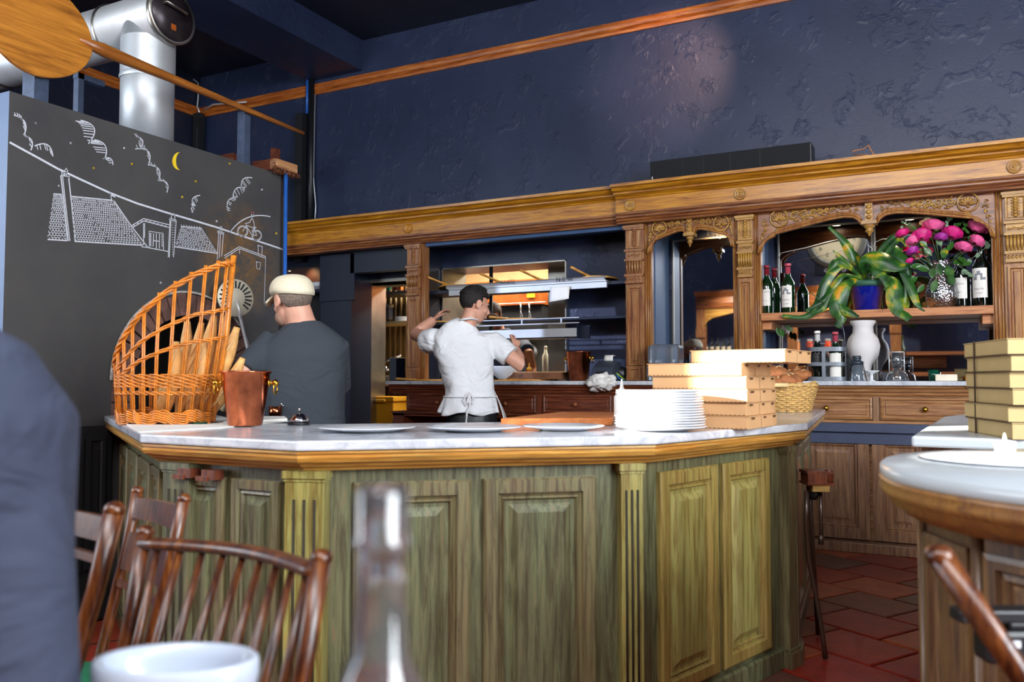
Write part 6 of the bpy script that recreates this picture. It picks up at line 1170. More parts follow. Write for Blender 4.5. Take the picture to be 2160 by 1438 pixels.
q = az(2120, 962, BT); t = thing('tealight', 'small lit white candle on the sunlit round counter', 'candle', (q.x, q.y, BT+.006)); m = MB(); m.lathe([(.020, 0), (.024, .026), (.022, .028), (.001, .024)], (0, 0, 0), 24); obj('wax', m, M_wplas, t, world=False); m = MB(); m.lathe([(.001, .026), (.004, .032), (.001, .046)], (0, 0, 0), 8); obj('flame', m, M_glow, t, world=False)
q = az(2120, 972, BT); print('PLATTER', q); m = MB(); m.lathe([(.001, 0), (.17, 0), (.19, .004), (.192, .006), (.17, .003), (.001, .003)], (0, 0, 0), 40, cap=False); o = obj('white_platter', m, M_white); tag(o, 'bright white round platter under the candle on the round counter', 'plate'); o.location = (q.x+.02, q.y+.02, BT)  # white disc added where a sun patch brightens the counter
# ================================================================== STOOL AT THE BAR END
sp = ad(1722, 1010, 3.55); t = thing('plate_stand', 'narrow dark stand with brass collar and long curved leg at the bar end', 'stand', (sp.x, sp.y, 0)); q = lambda x, y, d=3.55: ad(x, y, d)
c = q(1722, 1003); m = MB(); Ms = Matrix.Translation(c) @ Matrix.Rotation(YAW, 4, 'Z'); m.bx(-.055, .055, -.05, .05, .012, .024, Ms); m.bx(-.05, .03, -.045, .045, -.025, .012, Ms); m.lathe([(.018, -.028), (.016, -.01), (.020, 0), (.016, .02), (.018, .028)], (.042, -.03, 0), 14, Ms); m.bx(-.055, .055, -.05, .05, -.034, -.025, Ms); obj('head', m, M_redz, t)
m = MB(); m.bx(-.03, .04, -.04, .04, -.062, -.034, Ms); obj('brass_collar', m, plain('pale_brass', 'c8b070', .4, .7, var=.3, sc_=40), t)
m = MB(); m.lathe([(.010, -.10), (.018, -.085), (.02, -.062)], (-.01, 0, 0), 12, Ms); obj('boss', m, M_black, t)
dk = plain('dark_iron_wood', '3c2a20', .4, coat=.3); lg = [q(1702, 1035), q(1700, 1100), q(1706, 1180), q(1722, 1260), q(1734, 1330), az(1741, 1388, 0.005)]; m = MB(); m.tube(lg, [.011, .010, .010, .010, .010, .011], 8); obj('leg', m, dk, t)
m = MB(); m.tube([q(1731, 1035), q(1732, 1100), q(1732, 1140)], .008, 8); m.tube([q(1732, 1128), q(1732, 1148)], .011, 8); obj('hanging_rod', m, dk, t)
m = MB(); b_ = az(1690, 1330, 0); m.tube([q(1703, 1035)+fh*.04, V((b_.x, b_.y+.25, 0.005))], .010, 8); m.tube([q(1712, 1030)+fh*.02, V((b_.x+.17, b_.y+.45, 0.005))], .010, 8); obj('rear_legs', m, dk, t) if False else None
for e in (V((sp.x-.05, sp.y+.34, .005)),): m = MB(); m.tube([q(1712, 1030)+fh*.03, e], .010, 8); obj('leg', m, dk, t)
# ================================================================== PEOPLE
def headmb(mb, M):
    mb.ell((0, -.012, .028), (.076, .097, .086), 20, 14, M); mb.ell((0, .03, -.03), (.062, .068, .085), 18, 12, M); mb.ell((0, .042, -.088), (.042, .046, .032), 14, 9, M)
    mb.tube([(0, .090, .012), (0, .104, -.012), (0, .116, -.034), (0, .104, -.044)], [.009, .011, .014, .010], 8, M); mb.ell((0, .084, .022), (.050, .014, .010), 12, 7, M)
    mb.ell((0, .096, -.062), (.024, .012, .006), 12, 7, M); mb.ell((0, .094, -.071), (.020, .012, .007), 12, 7, M)
    for s in (-1, 1):
        mb.ell((s*.079, -.004, -.008), (.008, .019, .031), 12, 9, M); mb.tube([(s*.084, -.002+.018*math.cos(a), -.006+.028*math.sin(a)) for a in [math.pi*(-.5+1.5*i/10) for i in range(11)]], .005, 6, M); mb.ell((s*.040, .066, -.030), (.022, .022, .022), 10, 7, M)
def eyes(par, M, iris='3c2a1c'):
    for s in (-1, 1):
        m = MB(); m.ell((s*.031, .066, .004), .0120, 12, 9, M); e = obj('eye', m, M_white, par); m = MB(); m.ell((s*.031, .0745, .004), (.0055, .0045, .0055), 10, 7, M); obj('iris', m, M_ink, e, world=True)
        m = MB(); m.tube([(s*.016, .092, .026), (s*.032, .090, .031), (s*.050, .078, .026)], [.003, .005, .003], 6, M); obj('eyebrow', m, M_hair, par)
def hand(mb, wrist, d, palmn, L=.185, curl=.6, side=1):
    """palm, four unequal bent fingers and a thumb; d: pointing direction, palmn: palm normal"""
    d = V(d).normalized(); pn = V(palmn); pn = (pn-d*pn.dot(d)).normalized(); s = d.cross(pn)*side; w = V(wrist)
    mb.tube([w-d*.02, w+d*.02, w+d*.055, w+d*.088], [.026, .030, .038, .036], 12, flat=.5) if abs(s.z) < 2 else None
    for k, (off, ln) in enumerate(((-.030, .070), (-.010, .080), (.010, .076), (.030, .060))):
        p = w+d*.082+s*off; a = curl*.35; q1 = p+(d*math.cos(a)+pn*math.sin(a))*ln*.45; a = curl*1.1; q2 = q1+(d*math.cos(a)+pn*math.sin(a))*ln*.32; a = curl*1.8; q3 = q2+(d*math.cos(a)+pn*math.sin(a))*ln*.26
        mb.tube([p-d*.03, p, q1, q2, q3], [.009, .0095, .0088, .008, .0065], 8)
    p = w+d*.025-s*.030; mb.tube([p-d*.01, p-s*.022+d*.025+pn*.01, p-s*.030+d*.055+pn*.024, p-s*.024+d*.075+pn*.034], [.013, .012, .0105, .008], 8)
def legs(par, hipc, ax, mt, fdir, base_=None):
    m = MB(); ax = V(ax).normalized(); h = V(hipc); m.loft([(h+UP*.10, .165, .115), (h, .175, .125), (h-UP*.08, .18, .13), (h-UP*.14, .16, .12)], ax)
    for s in (-1, 1):
        a = h+ax*s*.09-UP*.04; k = V((a.x+ax.x*s*.01, a.y, .50))+fdir*.03; f_ = V((a.x+ax.x*s*.015, a.y+ax.y*s*.015, .07)); m.tube([a, a.lerp(k, .5), k, k.lerp(f_, .4), f_], [.095, .088, .066, .066, .052], 14)
    obj('trousers', m, mt, par, remesh=.012, smooth_it=4)
    for s in (-1, 1):
        a = h+ax*s*.105; m = MB(); c = V((a.x, a.y, .045)); m.tube([c-fdir*.07, c, c+fdir*.10, c+fdir*.16], [.042, .046, .042, .028], 12, flat=.9); obj('shoe', m, M_black, par, remesh=.01, smooth_it=2)
def person(name, lab, loc): return thing(name, lab, 'person', loc)
def headM(c, fdir, tilt=0, sc_=1):
    f_ = V(fdir).normalized(); z = (UP-f_*UP.dot(f_)).normalized(); x = f_.cross(z); return Matrix(((x.x*sc_, f_.x*sc_, z.x*sc_, c.x), (x.y*sc_, f_.y*sc_, z.y*sc_, c.y), (x.z*sc_, f_.z*sc_, z.z*sc_, c.z), (0, 0, 0, 1)))
# ---- man in the flat cap, standing inside the bar
d0 = 4.2; J = lambda x, y, d=d0: ad(x, y, d)
hc = J(617, 634); c0 = J(643, 880); pm = person('person', 'man in cream flat cap and charcoal T-shirt, back turned, working at the oven', (c0.x, c0.y, 0)); fd = (fh*.80-rh*.72-UP*.10)
HM = headM(hc, fd, 0, 1.06); ax = (rh*.97+fh*.10).normalized()
B_ = MB(); headmb(B_, HM); B_.tube([J(640, 700, 4.2), J(635, 678, 4.2), J(628, 655, 4.19), J(624, 640, 4.18)], [.085, .070, .068, .060], 16)
B_.loft([(J(645, 900), .17, .12), (J(645, 820), .185, .13), (J(643, 755), .20, .125), (J(641, 712), .17, .09), (J(640, 690), .08, .065)], ax)
sl, sr = J(575, 722), J(706, 728); el, er = J(512, 790, 4.08), J(712, 832, 4.34); wl, wr = J(470, 800, 4.25), J(668, 836, 4.55)
for a, b, c in ((sl, el, wl), (sr, er, wr)): B_.tube([a, a.lerp(b, .5), b, b.lerp(c, .4), c], [.055, .050, .042, .040, .027], 12)
hand(B_, wl, (wl-el), (0, 0, -1)); hand(B_, wr, (wr-er), (0, 0, -1))
obj('body', B_, M_skin, pm, remesh=.007, smooth_it=3); eyes(pm, HM)
S_ = MB(); S_.loft([(J(641, 905), .205, .150), (J(641, 860), .200, .150), (J(643, 800), .203, .150), (J(643, 750), .213, .145), (J(642, 718), .195, .120), (J(640, 696), .130, .092), (J(638, 680), .082, .074)], ax, 28)
for a, b in ((sl, el), (sr, er)): S_.tube([a.lerp(c0+UP*.2, .12)+UP*.0, a, a.lerp(b, .5), a.lerp(b, .88)], [.06, .074, .073, .071], 16)
obj('t_shirt', S_, M_char, pm, remesh=.010, smooth_it=5)
m = MB()
def hf(d, k=1.0): 
    face = d.y > .25 and d.z < .35; return (.80 if face else 1.0)*(.86 if d.z < (-.62 if d.y > -.2 else -.86) else 1)*(1+.02*noise.noise(d*14))
m.ell((0, -.014, .026), (.0815, .101, .088), 40, 28, HM, fn=hf); obj('hair', m, M_hairg, pm)
m = MB(); m.ell((0, .050, -.070), (.060, .062, .052), 20, 12, HM, fn=lambda d: 1 if d.y > -.3 else .9); obj('beard', m, plain('stubble', 'a4806c', .8, var=.25, sc_=200), pm)
m = MB()
def capf(d): return 1+(.05 if d.y > 0 else .03*abs(d.x))
vs = []; n1, n2 = 36, 14
for i in range(n2+1):
    t_ = i/n2; ph = math.pi/2*t_
    for j in range(n1):
        a = 2*math.pi*j/n1; cx, sy = math.cos(a), math.sin(a); rx = .092*math.cos(ph)**.62; ry = .118*math.cos(ph)**.62; bul = (1.07 if sy > -.3 else 1.02) if 0 < t_ < .75 else 1; vs.append((cx*rx*bul*1.02, sy*ry*bul-.006+.028*math.sin(ph)*(1 if sy > 0 else .2), .030-.02*max(0, -sy)+(.092-.018*sy)*math.sin(ph)**.8+.0*sy))
m.add(vs, [(i*n1+j, i*n1+(j+1) % n1, (i+1)*n1+(j+1) % n1, (i+1)*n1+j) for i in range(n2) for j in range(n1)]+[tuple(range(n1-1, -1, -1)), tuple(range(n2*n1, n2*n1+n1))], True, HM); cp_ = obj('flat_cap', m, M_cream, pm)
m = MB(); m.grid(lambda u, v: ((u-.5)*.17*(1-.45*v*v), .095+.075*v*math.cos((u-.5)*1.6), .052-.034*v-.05*(2*u-1)**2*(1-.4*v)), 14, 6, HM); obj('cap_brim', m, M_cream, cp_, solid=.010) 
m = MB(); m.lathe([(.007, .0), (.006, .004), (.001, .006)], (0, .02, .143), 12, HM); obj('cap_button', m, M_cream, cp_)
legs(pm, V((c0.x, c0.y, .88)), ax, M_black, (fh-rh*.4).normalized())
# ---- man in the white T-shirt and apron, reaching up at the hatch
d1 = 6.0; J = lambda x, y, d=d1: ad(x, y, d)
hc = J(1001, 642, 6.02); c0 = J(992, 880); pw = person('person', 'dark-haired man in white T-shirt and tied apron reaching to the hatch shelf', (c0.x, c0.y, 0)); fd = (rh*.90+fh*.46-UP*.22); HM = headM(hc, fd, 0, 1.04); ax = (rh*.98+fh*.18).normalized()
B_ = MB(); headmb(B_, HM); B_.tube([J(984, 702), J(986, 685), J(991, 668), J(996, 655)], [.075, .062, .058, .052], 16); B_.loft([(J(997, 900), .165, .11), (J(993, 840), .15, .11), (J(983, 775), .175, .12), (J(974, 730), .17, .10), (J(974, 708), .12, .07), (J(982, 690), .06, .055)], ax)
sl, sr = J(914, 718, 6.02), J(1040, 722, 6.05); el, er = J(877, 705, 6.28), J(1098, 770, 6.0); wl, wr = J(914, 675, 6.36), J(1086, 735, 6.22)
for a, b, c in ((sl, el, wl), (sr, er, wr)): B_.tube([a, a.lerp(b, .5), b, b.lerp(c, .4), c], [.056, .054, .050, .049, .036], 14)
hand(B_, wl, (J(940, 650, 6.36)-wl), (rh*.8-UP*.5), curl=.75); hand(B_, wr, (J(1090, 706, 6.34)-wr), (-rh*.8+fh*.3), curl=.8, side=-1)
obj('body', B_, M_skin, pw, remesh=.0062, smooth_it=2); eyes(pw, HM)
S_ = MB(); S_.loft([(J(990, 868), .195, .145), (J(992, 845), .183, .140), (J(992, 815), .172, .132), (J(985, 775), .188, .138), (J(976, 738), .208, .132), (J(974, 712), .200, .108), (J(977, 695), .140, .088), (J(985, 680), .074, .068)], ax, 28)
S_.tube([sl.lerp(sr, .18)+UP*.005, sl+UP*.006, sl+(el-sl)*.16-UP*.012, sl+(el-sl)*.32-UP*.03], [.074, .084, .088, .088], 16); S_.tube([sr.lerp(sl, .2), sr, sr.lerp(er, .35), sr.lerp(er, .62)], [.07, .080, .084, .086], 16)
def fold(mb, amp, sc_):
    pass
o = obj('t_shirt', S_, M_tee, pw, remesh=.009, smooth_it=5); tx_ = bpy.data.textures.new('folds', 'CLOUDS'); tx_.noise_scale = .11; tx_.noise_depth = 1; q = o.modifiers.new('folds', 'DISPLACE'); q.texture = tx_; q.strength = .022; q.mid_level = .5
S2 = MB()
def wav(u): return .012*math.sin(u*40)+.008*math.sin(u*23+1)
cW, cH = J(992, 836), J(990, 868)
m = MB(); bk = (rh*1.0+fh*.18).normalized(); nb_ = (-fh*.98+rh*.18).normalized()
def skirt(u, v):   # shirt hem flaring below the apron strings, round the back
    a = math.pi*(-1.0+2.0*u); r_ = 1+.16*v+.05*v*math.sin(11*a)+.03*v*math.sin(17*a+1); c = cW.lerp(J(988, 872), v); return c+ax*.186*r_*math.sin(a)+nb_*.142*r_*math.cos(a)-UP*.012*v*math.sin(5*a)
m.grid(skirt, 60, 8); obj('shirt_hem', m, M_tee, pw, solid=.004)
m = MB(); m.tube([cW+UP*.0+ax*.190*math.sin(a)+nb_*.158*math.cos(a) for a in [2*math.pi*i/32 for i in range(33)]], .006, 6)
k0 = J(990, 829, d1-.175); kn = k0
for s, w_, h_ in ((-1, .042, .085), (1, .034, .075)): m.tube([kn, kn+rh*s*w_*.4-UP*.01, kn+rh*s*w_-UP*h_*.6, kn+rh*s*w_*.6-UP*h_, kn+rh*s*.008-UP*h_*.7, kn], .0060, 6)
m.tube([kn, kn-UP*.09+rh*.004, J(985, 870, 5.81), J(982, 902, 5.82)], .0075, 6, flat=.5); m.tube([kn, kn-UP*.05-rh*.01, J(984, 850, 5.81)], .005, 6); m.ell(kn, .010, 10, 7); obj('apron_string', m, M_apron, pw)
m = MB(); m.grid(lambda u, v: J(1038+14*v, 815+8*u, 5.93).lerp(J(1066-6*u, 900, 5.92), v)+rh*(-.0+.04*u)*v+fh*(.02+.30*u), 10, 10); obj('apron_side', m, M_apron, pw, solid=.004)
m = MB(); m.tube([J(969, 676, 5.94), J(978, 673, 5.92), J(994, 671, 5.92), J(1008, 675, 5.98)], [.012, .016, .016, .012], 8, flat=.5); obj('neck_strap', m, M_apron, pw)
m = MB()
def hf2(d):
    face = d.y > .42 and d.z < .30; low = d.z < -.40 and d.y > -.25 or d.z < -.78
    if face: return .74
    if low: return .86
    return 1.0+(.10 if d.z > .2 else 0)+.05*noise.noise(d*9)*(1 if d.z > 0 else .3)
m.ell((0, -.012, .030), (.082, .103, .092), 56, 40, HM, fn=hf2)
for k in range(220):
    a = RD.uniform(0, 6.283); z = RD.uniform(.35, 1); r_ = math.sqrt(1-z*z); dd = V((r_*math.cos(a), r_*math.sin(a), z))
    if dd.y > .40 and z < .80: continue
    p = V((.084*dd.x, -.012+.104*dd.y, .030+.094*dd.z)); m.tube([p*.98, p+dd*.010+V((0, .008, 0)), p+dd*.014+V((RD.uniform(-.01, .01), .016, .0))], [.005, .004, .001], 4, HM)
obj('hair', m, M_hair, pw)
legs(pw, V((J(995, 895).x, J(995, 895).y, .93)), ax, M_black, fh)
# ---- cook behind the hatch
d2 = 8.65; J = lambda x, y, d=d2: ad(x, y, d); c0 = J(1072, 800); pk = person('person', 'cook in navy T-shirt behind the hatch, only shoulder and forearm showing', (c0.x, c0.y, 0)); ax = rh; hc = J(1040, 664, 8.35); HM = headM(hc, -fh*.8-UP*.6-rh*.2)
B_ = MB(); headmb(B_, HM); B_.tube([J(1055, 705), J(1048, 685), J(1043, 672, 8.4)], [.07, .06, .055], 14); B_.loft([(J(1070, 870), .17, .12), (J(1068, 780), .19, .12), (J(1062, 725), .19, .11), (J(1058, 705), .10, .07)], ax)
sr = J(1100, 722); er = J(1122, 775, 8.5); wr = J(1120, 810, 8.4)
B_.tube([sr, J(1114, 745, 8.4), er, J(1124, 795, 8.45), wr], [.058, .052, .047, .044, .030], 14); sl = J(1025, 722); el = J(1005, 780, 8.5); wl = J(1040, 810, 8.4); B_.tube([sl, el, wl], [.055, .046, .03], 14); hand(B_, wr, V((0, -.5, -1)), -rh); hand(B_, wl, V((.2, -.5, -1)), rh)
obj('body', B_, M_skin2, pk, remesh=.009, smooth_it=3); eyes(pk, HM)
S_ = MB(); S_.loft([(J(1070, 880), .20, .14), (J(1068, 800), .20, .14), (J(1064, 735), .215, .135), (J(1060, 708), .15, .10), (J(1056, 696), .08, .075)], ax, 24); S_.tube([sr-rh*.05, sr, J(1112, 740, 8.42)], [.07, .075, .075], 14); S_.tube([sl+rh*.05, sl, sl.lerp(el, .5)], [.07, .075, .072], 14); obj('t_shirt', S_, M_nvy, pk, remesh=.011, smooth_it=4)
m = MB(); m.ell((0, -.014, .030), (.086, .106, .095), 36, 24, HM, fn=lambda d: .78 if (d.y > .4 and d.z < .3) else 1+.07*noise.noise(d*12)); obj('hair', m, plain('brown_curls', '3a2216', .7, var=.5, sc_=60, bmp=.7, bs=60), pk); legs(pk, V((c0.x, c0.y, .92)), ax, M_black, -fh)
# ---- diner in the foreground, seated, seen as a sleeve and shoulder
d3 = .95; J = lambda x, y, d=d3: ad(x, y, d); c0 = J(-330, 1300); pj = person('person', 'blurred seated diner in blue-grey jacket at the left edge of the foreground', (c0.x, c0.y, 0)); ax = rh; hc = J(-270, 250); HM = headM(hc, -rh*.9+fh*.3)
B_ = MB(); headmb(B_, HM); B_.tube([J(-275, 660), J(-272, 520), J(-270, 380)], [.09, .065, .06], 14); hip = J(-300, 1438); hip.z = .60; B_.loft([(hip, .17, .13), (J(-290, 1000), .19, .12), (J(-280, 760), .17, .10), (J(-276, 640), .08, .07)], ax)
sr = J(-35, 850); er = J(30, 1500, .92); wr = J(60, 1760, 1.10); sl = J(-520, 850); el = J(-640, 1450, .9); wl = J(-450, 1700, 1.1)
for a, b, c in ((sr, er, wr), (sl, el, wl)): B_.tube([a, a.lerp(b, .5), b, c], [.05, .046, .042, .028], 12)
hand(B_, wr, fh, -UP); hand(B_, wl, fh, -UP)
for s in (-1, 1): k = hip+fh*s*.10-rh*.42-UP*.04; B_.tube([hip+fh*s*.09, k, V((k.x, k.y, .06))], [.085, .062, .045], 12)
obj('body', B_, M_skin, pj, remesh=.010, smooth_it=3); eyes(pj, HM)
S_ = MB(); S_.loft([(hip-UP*.05, .21, .17), (J(-290, 1100), .215, .16), (J(-284, 880), .222, .15), (J(-280, 740), .17, .12), (J(-276, 660), .085, .08)], ax, 28)
S_.tube([J(-170, 790), J(-75, 830), J(-20, 980), J(20, 1200, .93), J(38, 1480, .92), J(66, 1700, 1.05)], [.085, .088, .076, .066, .062, .048], 18); S_.tube([J(-450, 780), sl, sl.lerp(el, .5), el, wl], [.08, .08, .07, .062, .046], 16)
obj('jacket', S_, M_jack, pj, remesh=.010, smooth_it=6); m = MB(); m.ell((0, -.014, .030), (.086, .106, .095), 30, 20, HM, fn=lambda d: .78 if (d.y > .4 and d.z < .3) else 1+.04*noise.noise(d*9)); obj('hair', m, M_hair, pj)
m = MB()
for s in (-1, 1): k = hip+fh*s*.10-rh*.42-UP*.02; m.tube([hip+fh*s*.09, k, V((k.x, k.y, .10))], [.10, .078, .06], 12)
obj('trousers', m, M_black, pj, remesh=.014, smooth_it=3)
for s in (-1, 1): k = hip+fh*s*.10-rh*.42; m = MB(); c = V((k.x, k.y, .045)); m.tube([c+rh*.07, c, c-rh*.16], [.042, .046, .03], 12); obj('shoe', m, M_black, pj)
st_ = thing('round_stool', 'dark round stool under the jacketed diner, outside the frame edge', 'stool', (hip.x, hip.y, 0)); m = MB(); m.lathe([(.15, .40), (.17, .41), (.17, .435), (.15, .445), (.001, .445)], (0, 0, 0), 28); obj('seat', m, M_redx, st_, world=False)
for k in range(3): m = MB(); a = 2.1*k; m.tube([(.08*math.cos(a), .08*math.sin(a), .41), (.16*math.cos(a), .16*math.sin(a), .005)], .014, 8); obj('leg', m, M_redz, st_, world=False)
# ================================================================== CHAIRS, FOREGROUND TABLE
def chair(name, lab, tl, tr, sdir, style, r_=.016, nsp=8, seatm=None, group='wooden folding chairs', arm=False, zs=.45):
    """tl, tr: tops of the two back posts; sdir: direction from back towards the seat front"""
    tl, tr, sdir = V(tl), V(tr), V(sdir).normalized(); c = (tl+tr)/2; t = thing(name, lab, 'chair', (c.x, c.y, 0), group=group); ax_ = (tr-tl); ax_.z = 0; wd = ax_.length; ax_.normalize(); rec = sdir*(.34 if style == 'low' else .10)
    bl = V((tl.x, tl.y, zs))+rec+ax_*.02; br = V((tr.x, tr.y, zs))+rec-ax_*.02
    for a, b in ((tl, bl), (tr, br)): f_ = V((b.x, b.y, 0))-sdir*.10; m = MB(); m.tube([a, a.lerp(b, .33)-rec*.06, b, f_], [r_*1.15, r_, r_*1.1, r_*.9], 8); m.ell(a, (r_*1.25, r_*1.25, r_), 8, 6); obj('back_post', m, M_chair, t)
    fl_, fr_ = bl+sdir*.36-ax_*.01, br+sdir*.36+ax_*.01
    for a in (fl_, fr_): m = MB(); m.tube([a, V((a.x, a.y, 0))+sdir*.04], [r_, r_*.8], 8); obj('leg', m, M_chair, t)
    m = MB(); P_ = [bl, br, fr_, fl_]; cc = sum(P_, V())/4; m.prism([((p_-cc)*1.06+cc)[:2] for p_ in P_], zs-.012, zs+.014); obj('seat', m, seatm or M_chair, t, bev=.006)
    m = MB()
    for a, b, z in ((bl, br, .25), (fl_, fr_, .20), (bl, fl_, .22), (br, fr_, .22)): m.tube([V((a.x, a.y, z)), V((b.x, b.y, z))], .008, 6)
    m.bx(0, 0, 0, 0, 0, 0) if 0 else None; obj('stretcher', m, M_chair, t)
    zt = (tl.z+tr.z)/2
    def bp_(u, dz, bow=0): a = tl.lerp(tr, u); b = bl.lerp(br, u); k = dz/(zt-zs); return a.lerp(b, k)-sdir*bow*math.sin(math.pi*u)
    if style == 'spindle':
        m = MB(); m.tube([bp_(u, .020, .05) for u in [i/14 for i in range(15)]], [.0165]*15, 8, flat=.7); obj('crest_rail', m, M_chair, t); m = MB(); m.tube([bp_(0, .34), bp_(1, .34)], .010, 8); obj('lower_rail', m, M_chair, t)
        for k in range(nsp): u = (k+.7)/(nsp+.4); m = MB(); m.tube([bp_(u, .03, .05), bp_(u, .20, .02), bp_(u, .34)], [.006, .0085, .006], 7); obj('spindle', m, M_chair, t)
    else:
        for k, (z0, z1) in enumerate(((.015, .065), (.10, .19), (.215, .232)) if style == 'ladder' else ((.30, .33), (.24, .29)) if style == 'low' else ((.015, .06), (.085, .10))):
            m = MB(); m.sweep([(-.008, 0), (.008, 0), (.008, 1), (-.008, 1)], [(0, 0), (1, 0)]) if 0 else None
            n_ = 8
            for i in range(n_):
                a, b = bp_(i/n_, z0, .012), bp_((i+1)/n_, z0, .012); c1, d1_ = bp_((i+1)/n_, z1, .012), bp_(i/n_, z1, .012); q = sdir*.008; m.add([p_+s for s in (-q, q) for p_ in (a, b, c1, d1_)], [(0, 1, 2, 3), (7, 6, 5, 4), (0, 4, 5, 1), (1, 5, 6, 2), (2, 6, 7, 3), (3, 7, 4, 0)])
            obj('back_slat', m, M_chair, t)
    return t
J = ad
chair('wooden_chair', 'nearest dark cherry spindle-back chair with curved crest, across from the wine bottle', J(306, 1122, 1.55), J(678, 1176, 1.22), (-fh*.86-rh*.50), 'spindle', .0135, 9)
chair('wooden_chair', 'golden-brown chair half hidden behind the jacketed diner', J(20, 1040, 1.9), J(242, 1075, 1.62), (-fh*.2-rh*.9), 'ladder2', .017)
chair('wooden_chair', 'ladder-backed reddish chair between the other two, against the bar', J(290, 1035, 2.1), J(388, 1052, 1.85), (-rh*.95+fh*.1), 'ladder', .0125, seatm=plain('green_painted_seat', '1e7a54', .35, coat=.3))
chair('wooden_chair', 'dark round-postered chair leaning back before the round counter at the right', J(1982, 1172, 1.12), J(2480, 1172, 1.05), (-fh*.15+rh*.9), 'low', .0155, 7)
# black bag on that chair; a white strip paints its highlight
p = J(2118, 1340, 1.32); t = thing('black_bag', 'small black bag with a bright metal clasp hanging at the right edge chair', 'bag', p); Mb = Matrix.Translation((0, 0, 0)) @ Matrix.Rotation(YAW, 4, 'Z'); m = MB(); m.bx(-.035, .12, -.02, .03, -.04, .012, Mb); obj('body', m, M_black, t, world=False, bev=.008)
m = MB(); m.bx(-.075, .12, -.018, .02, .022, .042, Mb); m.bx(.0, .12, -.015, .02, .012, .024, Mb); obj('flap', m, M_black, t, world=False, bev=.004); m = MB(); m.bx(-.02, .012, -.023, -.019, -.012, -.002, Mb); obj('clasp', m, M_white, t, world=False)
tb_ = thing('dining_table', 'dark round-cornered dining table holding the bottle and white bowl in the foreground', 'table', (fh*.72-rh*.15).to_tuple()); c = V(tb_.location); m = MB(); q = []
for a, b in ((-.36, .42), (.62, .42), (.62, 1.07), (-.36, 1.07)): p = fh*b+rh*(a-.15); q.append((p.x, p.y))
m.prism(q, .715, .745); obj('top', m, M_redx, tb_, bev=.008); m = MB(); m.lathe([(.26, 0), (.25, .02), (.05, .05), (.035, .3), (.045, .68), (.16, .715)], (0, 0, 0), 24); obj('pedestal', m, M_black, tb_, world=False)
bt_ = fh*.505-rh*.138; t = thing('water_bottle', 'out-of-focus clear glass water bottle in the centre foreground', 'bottle', (bt_.x+rh.x*.0, bt_.y, .7455)); bt_ = t.location; hB = ad(806, 1024, .505).z-.7455
p = ad(806, 1200, .505); t.location = (p.x, p.y, .7455)
m = MB(); r_ = .0385; m.lathe([(.001, .006), (r_*.8, .001), (r_, .004), (r_, hB*.50), (r_*.97, hB*.56), (r_*.84, hB*.62), (r_*.60, hB*.67), (r_*.44, hB*.71), (r_*.38, hB*.80), (r_*.36, hB*.89), (r_*.44, hB*.895), (r_*.44, hB*.91), (r_*.40, hB*.915), (r_*.40, hB*.99), (r_*.34, hB), (r_*.28, hB*.995), (r_*.29, hB*.8), (r_*.36, hB*.71), (r_*.76, hB*.62), (r_*.90, hB*.50), (r_*.92, .012), (.001, .012)], (0, 0, 0), 40, cap=False); obj('glass', m, M_glass, t, world=False)
p = ad(372, 1385, .98); bz = .7455; t = thing('white_bowl', 'large blurred oval white porcelain bowl at the bottom left', 'bowl', (p.x, p.y, bz)); m = MB(); zr = p.z-bz; Ms = Matrix.Rotation(YAW, 4, 'Z') @ Matrix.Diagonal((1, .62, 1, 1))
m.lathe([(.001, .0), (.06, .0), (.066, .006), (.085, zr*.35), (.094, zr*.8), (.093, zr*.97), (.090, zr), (.082, zr*.985), (.078, zr*.8), (.06, zr*.35), (.001, zr*.25)], (0, 0, 0), 48, Ms, cap=False); obj('body', m, plain('pale_blue_white_glaze', 'b4bece', .2, var=.02), t, world=False)
# ================================================================== REAR SIDE OF THE ROOM (seen in the mirrors)
rb = thing('rear_back_bar', 'matching carved wooden back bar on the opposite wall, seen only reflected in the mirrors', 'cabinet', (-1.4, RY+.50, 0), rz=math.pi)
for nm, prof in (('crown_moulding', [(-.1, 2.60), (.045, 2.60), (.09, 2.63), (.12, 2.652), (.16, 2.678), (.162, 2.70), (-.5, 2.70)]), ('architrave', [(-.1, 2.40), (.012, 2.40), (.03, 2.44), (.05, 2.49), (.035, 2.60), (-.1, 2.60)])): m = MB(); m.sweep(prof, [(-2.3, 0), (2.55, 0)]); obj(nm, m, M_mould, rb, world=False)
for x0 in (-2.3, -.72, .86, 2.4): m = MB(); m.bx(x0, x0+.15, 0, .12, 0, 2.41); m.bx(x0-.01, x0+.16, -.02, .02, 1.9, 2.05); obj('pilaster_shaft', m, M_mouldz, rb, world=False)
for x0, x1 in ((-2.15, -.72), (-.57, .86), (1.01, 2.4)):
    L_, R_ = arch_pts(x0, x1, 2.10, 2.32); m = MB(); P_ = L_+R_
    v = [];
    for x, z in P_: v += [(x, .01, z), (x, .01, 2.42), (x, .06, z), (x, .06, 2.42)]
    m.add(v, [f for i in range(len(P_)-1) for f in ((4*i, 4*i+4, 4*i+5, 4*i+1), (4*i+2, 4*i+3, 4*i+7, 4*i+6), (4*i, 4*i+2, 4*i+6, 4*i+4))]); m.tube([(x, 0, z) for x, z in P_], .012, 6); m.lathe([(.03, .03), (.02, -.02), (.025, -.04), (.004, -.08)], ((x0+x1)/2, .02, 2.24), 8); obj('arch_board', m, M_carve, rb, world=False)
m = MB(); m.bx(-2.3, 2.5, .05, .47, SZ-.10, SZ-.05); obj('shelf', m, M_shelf, rb, world=False); m = MB(); m.bx(-2.3, 2.5, .02, .47, 1.22, 1.28); m.bx(-2.3, 2.5, .02, .47, .0, .95); obj('lower_case', m, M_shelf, rb, world=False)
